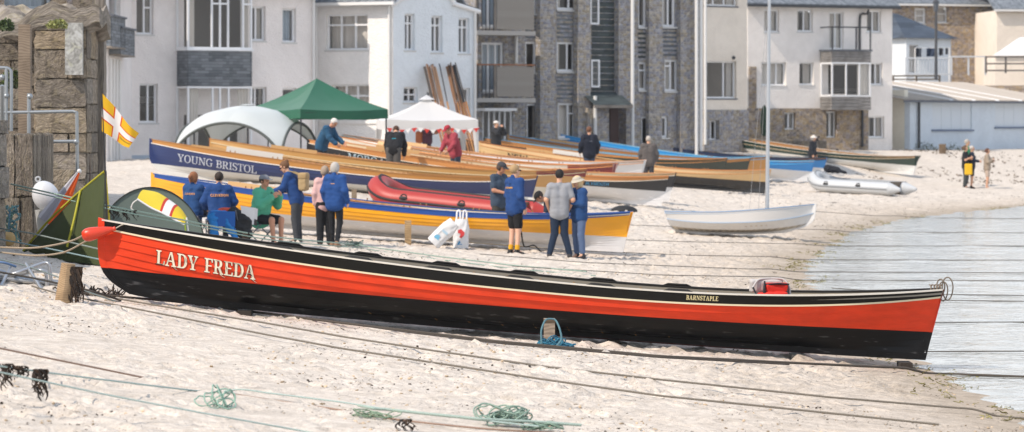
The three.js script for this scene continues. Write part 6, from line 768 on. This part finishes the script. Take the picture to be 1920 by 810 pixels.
  // flag
  { const t = thing('flag', 'yellow flag with white cross and orange edging flying at the left', 'flag', v(0, 0, 0)), d = 48.5, a = P(191, 172, d), b = P(205, 470, d); b.y = groundH(b.x, d); part('pole', bar(b, a, 0.012, 0.008), mat(0x2a2a2c, 0.5), t);
    const c = document.createElement('canvas'); c.width = 256; c.height = 192; const x = c.getContext('2d'); x.fillStyle = '#e8b414'; x.fillRect(0, 0, 256, 192); x.fillStyle = '#d8571c'; x.fillRect(0, 66, 256, 64); x.fillRect(86, 0, 60, 192); x.fillStyle = '#ece8e4'; x.fillRect(0, 75, 256, 46); x.fillRect(95, 0, 42, 192); x.fillStyle = '#4a3a14'; x.font = 'bold 20px sans-serif'; x.fillText('SWANAGE', 150, 158); const tx = new THREE.CanvasTexture(c); tx.colorSpace = THREE.SRGBColorSpace;
    const rows = [], TL = P(191, 174, d), BL = P(191, 246, d), TR = P(260, 252, d), BR = P(243, 279, d); for (let i = 0; i <= 14; i++) { const r = []; for (let j = 0; j <= 20; j++) { const k = j / 20, q = i / 14, p = BL.clone().lerp(BR, k).lerp(TL.clone().lerp(TR, k), q); p.z += 0.07 * Math.sin(k * 8 + q * 2) * k; p.y += 0.025 * Math.sin(k * 7) * k; r.push(p); } rows.push(r); } part('cloth', quads(rows), mat(0xffffff, 0.9, { map: tx, transmission: 0.25, thickness: 0 }), t); }
  // aluminium trolley and post stump
  { const t = thing('launching_trolley', 'bare aluminium launching trolley lying on the sand at the left', 'trolley', v(0, 0, 0)), M = mat(0xb4b8bc, 0.35, { metalness: 0.7 }), q = (x, y, d) => { const p = P(x, y, d); return p; }; const d = 41.6; part('beam', bar(q(-120, 512, d), q(112, 532, d), 0.045, 0.045, 4), M, t); part('beam', bar(q(-120, 540, d - 1.5), q(95, 553, d - 1.2), 0.03, 0.03, 4), M, t); part('tube', tube([q(-20, 525, d), q(30, 512, d - 0.2), q(80, 494, d), q(92, 497, d), q(96, 530, d)], 0.022, 40, 8), M, t); part('tube', tube([q(-20, 500, d), q(25, 515, d), q(72, 507, d - 0.2), q(86, 512, d - 0.2), q(88, 545, d - 0.2)], 0.022, 40, 8), M, t); part('strut', bar(q(48, 495, d), q(88, 560, d - 0.8), 0.022), M, t); part('strut', bar(q(20, 500, d), q(-10, 560, d - 0.8), 0.022), M, t); part('foot', bar(q(10, 535, d - 1), q(10, 566, d - 1), 0.03), M, t); part('webbing', tube([q(-30, 492, d), q(5, 492, d - 0.1), q(30, 500, d)], 0.014, 20, 6), mat(0x5f7ca4, 0.8), t); }
  { const b = G(117, 568), t = P(128, 494, -b.z); b.y -= 0.05; const g = bar(v(0, 0, 0), t.clone().sub(b), 0.10, 0.085, 14), p = g.attributes.position; for (let i = 0; i < p.count; i++) p.setXYZ(i, p.getX(i) + 0.015 * N(p.getY(i) * 9, p.getX(i) * 9, 3), p.getY(i), p.getZ(i) + 0.015 * N(p.getY(i) * 9, p.getZ(i) * 9, 6)); g.computeVertexNormals(); solo('mooring_stump', g, wood(0xb29b7e, 0.95), 'leaning bleached timber stump wound with weed left of the red bow', 'post').position.copy(b); }
}
// ---------- ropes, weed and small things on the sand ----------
function groundLine(pts, lift) { const out = []; for (let i = 0; i < pts.length - 1; i++) { const [a, b] = [pts[i], pts[i + 1]], n = Math.max(3, Math.round(Math.hypot(b[0] - a[0], b[1] - a[1]) / 45)); for (let k = 0; k < n + (i === pts.length - 2 ? 1 : 0); k++) { const q = k / n, p = G(lerp(a[0], b[0], q), lerp(a[1], b[1], q)); p.y += lift + (p.y > 0.02 ? 0.045 : 0); out.push(p); } } return out; }
function rope(label, pts, r, c, group) { return solo('mooring_rope', tube(pts, r, Math.max(60, pts.length * 6), 6), ropeM(c), label, 'rope', group); }
const grey = 0x8a8378, teal = 0xc2dad5, beige = 0xc9b79f, tar = 0x4a4744;
{
  rope('dark twin stranded rope lying closest below the red hull', groundLine([[130, 556], [240, 566], [330, 574], [450, 590], [640, 614], [933, 649], [1240, 677], [1480, 689], [1740, 701], [1960, 709]], 0.008), 0.014, 0x5e574f);
  rope('second dark strand running beside the rope below the red hull', groundLine([[600, 607], [760, 631], [933, 652], [1100, 667], [1240, 679], [1480, 692]], 0.006), 0.009, 0x544e48);
  rope('pale grey rope across the middle of the foreground sand', groundLine([[100, 548], [200, 565], [333, 588], [500, 615], [640, 640], [813, 667], [1027, 698], [1240, 722], [1557, 755], [1960, 789]], 0.008), 0.010, grey);
  rope('pale grey rope, lowest of the pair crossing the foreground to the right edge', groundLine([[60, 545], [113, 560], [300, 597], [500, 637], [640, 663], [813, 690], [1027, 723], [1240, 753], [1494, 779], [1760, 807]], 0.008), 0.010, grey);
  const f = [P(-90, 634, 27), P(0, 653, 27.6), P(167, 687, 29), G(300, 714), G(450, 741), G(640, 769), G(747, 787), G(900, 803), G(1040, 812)]; rope('faded pink rope coming down from the left to the foreground sand', f, 0.008, 0xb89a88);
  rope('taut pale teal rope hung with seaweed at the lower left', [P(-90, 672, 25.6), P(17, 689, 26), P(187, 711, 27.2), G(383, 734), ...groundLine([[450, 742], [640, 766], [727, 780], [900, 800], [1010, 812]], 0.008)], 0.007, teal);
  rope('lower pale teal rope crossing the bottom left corner', [P(-90, 682, 25), P(0, 698, 25.2), P(200, 740, 25.6), P(400, 778, 25.8), G(567, 808), G(640, 822)], 0.0065, teal);
  rope('twisted green rope thickening along the bottom of the picture', groundLine([[672, 775], [700, 781], [727, 783], [800, 791], [900, 801], [1000, 806], [1090, 812]], 0.02), 0.012, 0xbfd6cb);
  { const t = [P(20, 345, 52), P(200, 385, 50), P(330, 410, 52), P(470, 438, 56), P(560, 449, 60)].concat(groundLine([[660, 463], [720, 472], [820, 486], [960, 503], [1100, 515]], 0.01)); rope('pale green line passing over the bow of the red gig to the sand', t, 0.012, 0xa9c4b6); rope('second pale green line just below it behind the red gig', t.map((p, i) => p.clone().add(v(0.15, -0.06, 0.35))), 0.009, 0x9dbcb0); }
  rope('upper beige rope sagging from the left edge to the red bow', [P(-40, 462, 43), P(60, 465, 42.4), P(130, 453, 41.4), P(170, 434, 40.6), P(190, 428, 40.3)], 0.012, beige); rope('lower beige rope sagging from the left edge to the red bow', [P(-40, 468, 43), P(60, 479, 42.2), P(120, 473, 41.4), P(170, 447, 40.6), P(192, 436, 40.3)], 0.012, beige);
  rope('taut grey green line from the pier passing behind the red bow', [P(-20, 425, 50), P(60, 438, 47), P(190, 468, 43.5), P(260, 484, 42)], 0.010, 0x9aa8a2); rope('pale blue tangled line low across the olive tent', [P(-20, 445, 48), P(40, 456, 47), P(110, 470, 46), P(190, 487, 44), P(240, 496, 43.4)], 0.010, 0x9ab8be); rope('blue grey line over the trolley at the left edge', [P(-30, 480, 42), P(40, 496, 41.6), P(110, 520, 41), P(160, 545, 40), G(230, 570)], 0.009, 0x8a9a9c);
  rope('tarry line stretched over the trolley to the timber stump', [P(-30, 505, 41), P(60, 521, 40.6), P(130, 536, 40), P(180, 548, 39.6), G(240, 568)], 0.012, tar);
  const far = [['first mooring line over the beach behind the white dinghy', [[1000, 420], [1290, 430], [1600, 436], [1920, 437]]], ['mooring line reaching the water just below the white dinghy', [[1020, 450], [1290, 458], [1500, 462], [1960, 462]]], ['third mooring line below the white dinghy', [[860, 458], [1050, 474], [1300, 484], [1540, 488], [1960, 489]]], ['fourth mooring line below the white dinghy', [[900, 482], [1100, 498], [1400, 510], [1960, 513]]], ['mooring line just above the life jacket', [[960, 505], [1250, 522], [1500, 526], [1960, 528]]], ['dark mooring line at the level of the red stern head', [[1560, 541], [1700, 552], [1960, 556]]], ['thin mooring line just below the stern head level', [[1640, 556], [1760, 564], [1960, 567]]], ['mooring line meeting the stern post half way up', [[1560, 596], [1700, 606], [1960, 605]]], ['mooring line at the foot of the red stern post', [[1560, 655], [1700, 661], [1960, 660]]], ['faint mooring line crossing the far water', [[1500, 398], [1640, 408], [1960, 411]]]];
  for (const [l, p] of far) rope(l, groundLine(p, 0.012), 0.0075, 0x77736d, 'mooring lines running out into the water');
}
function coil(label, px, py, n, R, c, r = 0.009, flat = 0.5, spread = 1) { const t = thing('rope_coil', label, 'rope', G(px, py)); for (let q = 0; q < n; q++) { const cx = rr(-1, 1) * R * 1.2 * spread, cz = rr(-0.6, 0.6) * R, a = rr(0, 6.28), tilt = rr(0.1, flat), rad = R * rr(0.5, 1), pts = []; for (let i = 0; i < 14; i++) { const k = i / 14 * 6.283; pts.push(v(Math.cos(k) * rad, 0, Math.sin(k) * rad * rr(0.6, 0.9)).applyAxisAngle(v(1, 0, 0), tilt * 2).applyAxisAngle(v(0, 1, 0), a).add(v(cx, 0, cz))); } const lo = Math.min(...pts.map(p => p.y)); pts.forEach(p => p.y += r - lo + q * r * 0.25); part('loop', tube(pts, r, 46, 5, true), ropeM(c), t); } return t; }
coil('loose open coil of sea green rope standing on the near sand', 414, 766, 8, 0.14, 0xaed6c4, 0.006, 0.75, 0.8); coil('heaped tangle of sea green rope at the bottom centre', 948, 797, 26, 0.13, 0xa9c6b6, 0.007, 0.45, 0.9); coil('flattened tail of the sea green rope tangle', 1012, 806, 12, 0.10, 0x9ab8a6, 0.006, 0.2, 1.3); coil('straggle of green rope fraying beside the twisted rope', 702, 784, 10, 0.09, 0x9cb89c, 0.005, 0.25, 1.5); coil('small green rope snag on the sand by the walking woman', 665, 462, 8, 0.14, 0x8aa69a, 0.008, 0.4, 1.2);
{ // bollard with blue rope in front of the red gig
  const b = G(1030, 647), t = thing('mooring_post', 'squat timber post in front of the red hull', 'post', b); const h = P(0, 597, -b.z).y - b.y; part('post', box(-0.062, -0.1, -0.06, 0.062, h, 0.06), wood(0xb0a294, 0.95), t); part('top_band', box(-0.066, h - 0.05, -0.064, 0.066, h - 0.003, 0.064), wood(0x6e6050, 0.95), t);
  const c = coil('blue rope heaped at the foot of the squat timber post', 1032, 652, 22, 0.085, 0x3d8cab, 0.008, 0.5, 1.1); const d = coil('flat tail of the blue rope right of the squat post', 1058, 652, 12, 0.08, 0x3d88a8, 0.008, 0.2, 1); const l = part('loop', tube([v(-0.1, 0.05, 0.1), v(-0.1, 0.2, 0.07), v(-0.05, h + 0.012, 0.02), v(0.05, h + 0.012, 0.0), v(0.1, 0.22, 0.06), v(0.12, 0.1, 0.1), v(0.06, 0.02, 0.14)], 0.011, 60, 6), ropeM(0x6a97a4), c);
}
// --- weed ---
const weedM = [mat(0x2b2018, 0.8), mat(0x3a2a1c, 0.8), mat(0x1f1814, 0.8)];
function hangWeed(label, a, n, len, spread) { const t = thing('seaweed', label, 'seaweed', a); for (let i = 0; i < n; i++) { const x = rr(-1, 1) * spread, L = len * rr(0.4, 1), rows = [], w = rr(0.006, 0.014), ph = rr(0, 6); for (let k = 0; k <= 7; k++) { const q = k / 7, ww = w * (1 - 0.6 * q) * (1 + 0.4 * Math.sin(q * 14 + ph)); const cx = x + 0.03 * Math.sin(q * 5 + ph), cz = 0.025 * Math.cos(q * 6 + ph); rows.push([v(cx - ww, -q * L, cz), v(cx, -q * L, cz + ww * 0.7), v(cx + ww, -q * L, cz)]); } part('frond', quads(rows), weedM[i % 3], t); } return t; }
hangWeed('dark seaweed trailing from the teal rope at the left edge', P(12, 682, 26), 18, 0.22, 0.03); hangWeed('clump of dark seaweed on the teal rope beside the leftmost trail', P(35, 686, 26.05), 20, 0.11, 0.05); hangWeed('ragged bunch of seaweed hanging right of the others on the teal rope', P(75, 692, 26.2), 22, 0.25, 0.03); hangWeed('short dark weed hanging on the pale green line over the red bow', P(232, 394, 50.4), 26, 0.16, 0.2); hangWeed('small bunch of weed on the pale green line in front of the seated man', P(463, 436, 55.8), 20, 0.26, 0.05); hangWeed('weed hanging beside the twisted green rope at the bottom', P(760, 786, 27.0), 10, 0.12, 0.05);
{ const t = hangWeed('dead weed caught round the timber stump', P(140, 500, -G(117, 568).z - 0.05), 46, 0.5, 0.07); const u = thing('seaweed', 'tangle of dry weed on the sand between stump and red bow', 'seaweed', G(165, 556)); for (let i = 0; i < 60; i++) { const pts = [], a = rr(0, 6.28), L = rr(0.1, 0.35), x = rr(-0.35, 0.4), z = rr(-0.3, 0.3); for (let k = 0; k < 4; k++) pts.push(v(x + Math.cos(a) * L * k / 3 + rr(-0.03, 0.03), 0.01 + rr(0, 0.12) * (k % 2), z + Math.sin(a) * L * k / 3)); part('frond', tube(pts, rr(0.004, 0.009), 10, 4), weedM[i % 3], u); } }
{ // washed up crumbs of weed, shell and stone
  const mk = (name, label, cat, n, geo, M, place, s0, s1) => { const im = new THREE.InstancedMesh(geo, M, n), o = new THREE.Object3D(), c = new THREE.Color(); let k = 0; for (let tries = 0; k < n && tries < n * 30; tries++) { const q = place(); if (!q) continue; const [x, d, sc = 1] = q; o.position.set(x, groundH(x, d) + trodden(x, d) + 0.002, -d); o.rotation.set(rr(-0.5, 0.5), rr(0, 6.28), rr(-0.5, 0.5)); const s = rr(s0, s1) * sc; o.scale.set(s, s * rr(0.25, 0.7), s * rr(0.4, 1.3)); o.updateMatrix(); im.setMatrixAt(k, o.matrix); im.setColorAt(k, c.setScalar(rr(0.5, 1.3))); k++; } im.count = k; im.name = numbered(name); im.castShadow = im.receiveShadow = true; scene.add(im); tag(im, label, cat, null, 'stuff'); };
  const chip = new THREE.IcosahedronGeometry(1, 0), curl = (() => { const p = []; for (let i = 0; i < 5; i++) p.push(v((i - 2) * 0.7, Math.abs(Math.sin(i * 1.9)) * 0.5, Math.sin(i * 2.3) * 0.6)); return new THREE.TubeGeometry(new THREE.CatmullRomCurve3(p), 8, 0.16, 4); })();
  const near = th => () => { const d = lerp(23, 62, Math.pow(rnd(), 1.1)), x = rr(-6.5, 5.2) * (0.6 + d / 100); if (x > shoreX(d) - 0.15) return null; return fbm(x * 0.55 + 3, d * 0.4, 3) > th ? [x, d] : null; };
  mk('weed_crumbs', 'dry dark crumbs of weed scattered over the near sand', 'seaweed', 7000, curl, mat(0x43352a, 0.9), near(0.04), 0.004, 0.016); mk('weed_clots', 'small dark clots of weed strewn over the near sand', 'seaweed', 700, chip, mat(0x33291f, 0.95), near(0.16), 0.005, 0.018); mk('sand_clods', 'tan clods of damp sand and pebbles on the beach', 'pebbles', 2600, chip, mat(0xc2ae93, 1), near(0.0), 0.006, 0.022);
  mk('far_weed', 'weed specks over the farther beach', 'seaweed', 3500, curl, mat(0x4c4034, 0.9), () => { const d = rr(60, 132), x = rr(-8, 22); const u = shoreX(d) - x; if (u < 0.3) return null; return fbm(x * 0.3, d * 0.5 + 7, 3) > 0.06 ? [x, d] : null; }, 0.012, 0.045);
  mk('strand_weed', 'green and brown weed fringe along the edge of the water', 'seaweed', 1700, curl, mat(0x857e44, 0.9), () => { const d = rr(28, 124), x = shoreX(d) + rr(-1, 1) * (0.25 + 0.5 * rnd()) + 0.5 * fbm(d * 0.3, 3, 2); return fbm(x * 0.6, d * 0.35, 2) > 0.0 ? [x, d] : null; }, 0.012, 0.05);
  mk('shingle', 'stones and dry weed along the top of the beach under the shed', 'pebbles', 1500, chip, mat(0x75695c, 1), () => { const d = rr(138, 164), x = rr(14, 30); return fbm(x * 0.5, d * 0.25, 3) > 0.0 ? [x, d] : null; }, 0.015, 0.07);
}
// --- things between the boats ---
{ const p = onBeach((765 - 960) * 69.1 / F, 69.1), h = P(0, 413, -p.z).y - p.y; solo('wooden_stake', box(-0.065, -0.1, -0.03, 0.065, h, 0.03), wood(0xb59c78, 0.9), 'pale wooden stake standing against the yellow gig', 'post').position.copy(p); }
function sack(label, base, H, W, D, tilt, red) { const t = thing('plastic_sack', label, 'bag', base); t.rotation.z = tilt; const s = (y, a) => { const e = 0.5 + 0.5 * (1 - y / H) ** 0.6; return v(Math.cos(a) * W * 0.5 * (Math.abs(Math.cos(a)) ** -0.35) * (y > H * 0.72 ? 1 - 0.2 * (y - H * 0.72) / (H * 0.28) : 1), y, Math.sin(a) * D * 0.5 * e); }; const rows = []; for (let i = 0; i <= 16; i++) { const y = H * i / 16, r = []; for (let j = 0; j <= 32; j++) { const a = j / 32 * 6.283 + 0.001, p = s(y, a), n = 0.02 * N(Math.cos(a) * 3, y * 7, Math.sin(a) * 3 + H * 5); p.x += n; p.z += n + 0.012 * N(p.x * 14, y * 14, tilt); r.push(p); } rows.push(r); } part('body', quads(rows), mat(0xd6d8da, 0.5), t); part('base', new THREE.CircleGeometry(0.5, 20).rotateX(-Math.PI / 2).scale(W * 0.95, 1, D).translate(0, 0.004, 0), mat(0xd0d2d4, 0.6), t); if (red !== 2) for (const q of [-1, 1]) part('handle', tube([v(q * W * 0.32, H * 0.98, 0.02), v(q * W * 0.3, H + 0.14, 0), v(q * W * 0.12, H + 0.16, 0), v(q * W * 0.08, H * 0.98, 0.02)], 0.02, 20, 6), mat(0xe2e4e6, 0.5), t);
  const print = (pts, c) => { const sh = new THREE.Shape(pts.map(p => new THREE.Vector2(p[0] * W, p[1] * H))); part('print', new THREE.ExtrudeGeometry(sh, { depth: 0.004, bevelEnabled: false }).translate(0, 0, D * 0.5 * 0.84 + 0.012), mat(c, 0.6), t); }; if (red === 1) { print([[-0.22, 0.62], [-0.02, 0.66], [0.22, 0.55], [0.2, 0.45], [0.02, 0.34], [-0.12, 0.38], [-0.02, 0.5], [-0.2, 0.52]], 0xc63a3c); print([[-0.24, 0.12], [0.1, 0.12], [-0.1, 0.26]], 0x3f8fc0); } else { print([[-0.3, 0.18], [0.1, 0.2], [-0.05, 0.36], [-0.28, 0.3]], 0x6aaed0); print([[-0.2, 0.5], [0.25, 0.52], [0.2, 0.6], [-0.2, 0.58]], 0xa8c4d6); } }
{ const a = G(864, 467); a.y += 0.02; sack('upright white sack with a red printed mark beside the yellow gig', a, 0.58, 0.31, 0.24, -0.03, 1); const b = onBeach((812 - 960) * 68.7 / F, 68.7); b.y += 0.1; sack('white and blue sack toppled against its neighbour by the yellow gig', b, 0.6, 0.30, 0.2, -0.8, 2); }
{ const p = G(1170, 397); solo('rubber_mat', skinMesh((x, y, z) => { const a = Math.hypot(x / 0.36, y / 0.17, z / 0.28) - 1; return Math.max(a * 0.17, -y - 0.02); }, v(-0.45, -0.1, -0.4), v(0.45, 0.25, 0.4), 0.03), mat(0x1c1d20, 0.75), 'black rubber mound lying on the sand right of the woman in blue', 'mat').position.copy(p); }
const pile = [[458, 292, 101, 'first'], [516, 292, 102, 'second'], [567, 292, 103, 'third']]; for (const [x, y, d, w] of pile) { const b = onBeach((x - 960) * d / F, d), h = P(0, 283, d).y - b.y; solo('timber_pile', box(-0.11, -0.2, -0.11, 0.11, h, 0.11), wood(0x5c5348, 0.95), w + ' dark timber pile from the left under the dome shelter', 'post', 'timber piles').position.copy(b); }
{ const b = onBeach((1767 - 960) * 158 / F, 158); solo('timber_pile', box(-0.14, -0.2, -0.14, 0.14, P(0, 270, 158).y - b.y, 0.14), wood(0x7a6a58, 0.95), 'lone timber post in front of the pale blue shed', 'post').position.copy(b); }
{ const b = G(664, 398); solo('wooden_prop', box(-0.06, 0, -0.05, 0.06, P(0, 355, -b.z).y - b.y, 0.05), wood(0x8f8170, 0.95), 'short prop under the navy gig behind the walking woman', 'post').position.copy(b); }
{ // heap of coats and bags on a chair in front of the seated group
  const d = 62.6, b = onBeach((425 - 960) * d / F, d); campChair('low folding chair buried under coats and bags', b, 2.9, 0x2a62b0, true); const bl = (label, c, bones, k, f, nm) => solo(nm, meshBones(bones.map(([a, e, r0, r1]) => [v(...a), v(...e), r0, r1]), k, 0.018, f), cloth(c, 0.75), label, 'clothing').position.copy(b);
  bl('bright blue waterproof coat heaped over the chair', 0x1f7bc4, [[[-0.2, 0.62, 0.1], [0.02, 0.6, 0.14], 0.12, 0.11], [[-0.22, 0.6, 0.14], [-0.2, 0.3, 0.2], 0.1, 0.07], [[0.02, 0.58, 0.16], [0.16, 0.26, 0.24], 0.1, 0.06]], 0.05, 0.035, 'waterproof_coat'); bl('black jacket spread over the camp chair beside the blue coat', 0x141518, [[[0.12, 0.66, 0], [0.34, 0.5, 0.05], 0.13, 0.15], [[0.2, 0.45, 0.1], [0.36, 0.3, 0.14], 0.15, 0.12]], 0.05, 0.025, 'jacket'); bl('orange red cloth on top of the coats', 0xc84a30, [[[-0.12, 0.73, 0.02], [0.08, 0.74, 0.02], 0.05, 0.04]], 0.03, 0.02, 'cloth');
  const w = thing('paper_bag', 'white carrier bag standing between the coats and the man in green', 'bag', b); part('body', quads([[v(0.3, 0.45, 0.12), v(0.5, 0.48, 0.12)], [v(0.26, 0.82, 0.1), v(0.52, 0.78, 0.1)]]), mat(0xdcdcdc, 0.7), w); part('side', quads([[v(0.5, 0.48, 0.12), v(0.54, 0.46, -0.06)], [v(0.52, 0.78, 0.1), v(0.56, 0.76, -0.08)]]), mat(0xc8c8ca, 0.7), w); part('stripes', quads([[v(0.505, 0.47, 0.124), v(0.545, 0.45, -0.02)], [v(0.51, 0.58, 0.124), v(0.55, 0.56, -0.02)]]), mat(0x1c1c1c, 0.7), w);
}
{ // the dog lead
  const { J } = scene.children.find(o => o.userData.label?.startsWith('man in royal blue hoodie, black'))._j, h = scene.children.find(o => o.userData.label?.startsWith('man in royal blue hoodie, black')), s = h.localToWorld(J.L.wr.clone().add(v(0, -0.08, 0.05))), e = G(1015, 474); rope('black dog lead trailing from the hand of the man in shorts', [s, s.clone().add(v(0.05, -0.35, 0.05)), s.clone().add(v(0.12, -0.75, 0.1)), v(e.x - 0.15, e.y + 0.15, e.z), e.clone().setY(e.y + 0.015)], 0.014, 0x1a1a1c).name = 'dog_lead'; }
// --- by the right hand houses ---
{ const b = P(1433, 270, 155.6), t = thing('garden_parasol', 'tall furled dark green parasol by the stone ground floor', 'parasol', b), h = P(0, 196, 155.6).y - b.y; part('canopy', new THREE.LatheGeometry([[0.02, 0.35], [0.14, 0.4], [0.17, 0.9], [0.13, 1.5], [0.05, h - 0.05], [0.0, h]].map(p => new THREE.Vector2(...p)), 12), cloth(0x24402c), t); part('pole', bar(v(0, -0.6, 0), v(0, 0.5, 0), 0.03), timber, t);
  const w = thing('garden_wall', 'low stone garden wall with pots under the white house windows', 'wall', P(1402, 282, 154), -0.05); const L = P(1550, 282, 154).x - P(1402, 282, 154).x; for (let i = 0; i < 9; i++) { const m = part('stone', stoneGeos[i % 8], stoneMs[i % 6], w); m.scale.set(L / 9 - 0.02, 0.75, 0.4); m.position.set((i + 0.5) * L / 9, 0.05, 0); } part('footing', box(0, -0.8, -0.3, L, -0.2, 0.2), stoneMs[4], w);
  const a = thing('old_anchor', 'rusty old anchor propped on the beach in front of the white house', 'anchor', P(1560, 291, 154)), rm = mat(0x3a2c26, 0.9); part('shank', bar(v(0, 0, 0), P(1526, 256, 154.2).sub(P(1560, 291, 154)), 0.06, 0.05), rm, a); part('arms', tube([v(-0.3, 0.35, 0.1), v(-0.1, 0.0, 0), v(0.15, -0.02, 0), v(0.25, 0.25, -0.1)], 0.055, 20, 7), rm, a); part('stock', bar(P(1528, 262, 153.6).sub(P(1560, 291, 154)), P(1536, 256, 154.8).sub(P(1560, 291, 154)), 0.035), rm, a); }
{ // small yellow net float and knot on the pier
  const t = thing('net_float', 'tan net float hanging low on the stone pier', 'buoy', P(16, 448, 52.6)); part('shell', new THREE.SphereGeometry(0.11, 16, 12), mat(0xb89a64, 0.6), t); part('cord', bar(v(0, 0.1, 0), v(0.02, 0.45, 0), 0.012), ropeM(0x6a98b0), t); const k = thing('rope_hank', 'blue and teal hank of rope tied on the stone pier', 'rope', P(24, 400, 52.8)); for (let i = 0; i < 9; i++) { const pts = []; for (let j = 0; j < 8; j++) { const q = j / 7; pts.push(v(rr(-0.09, 0.09) + 0.05 * Math.sin(q * 5 + i), 0.12 - q * rr(0.3, 0.6), rr(0, 0.1))); } part('strand', tube(pts, 0.012, 30, 5), ropeM([0x7fb0b8, 0x6a9aa8, 0x8fb8a8][i % 3]), k); } }
renderer.render(scene, camera);
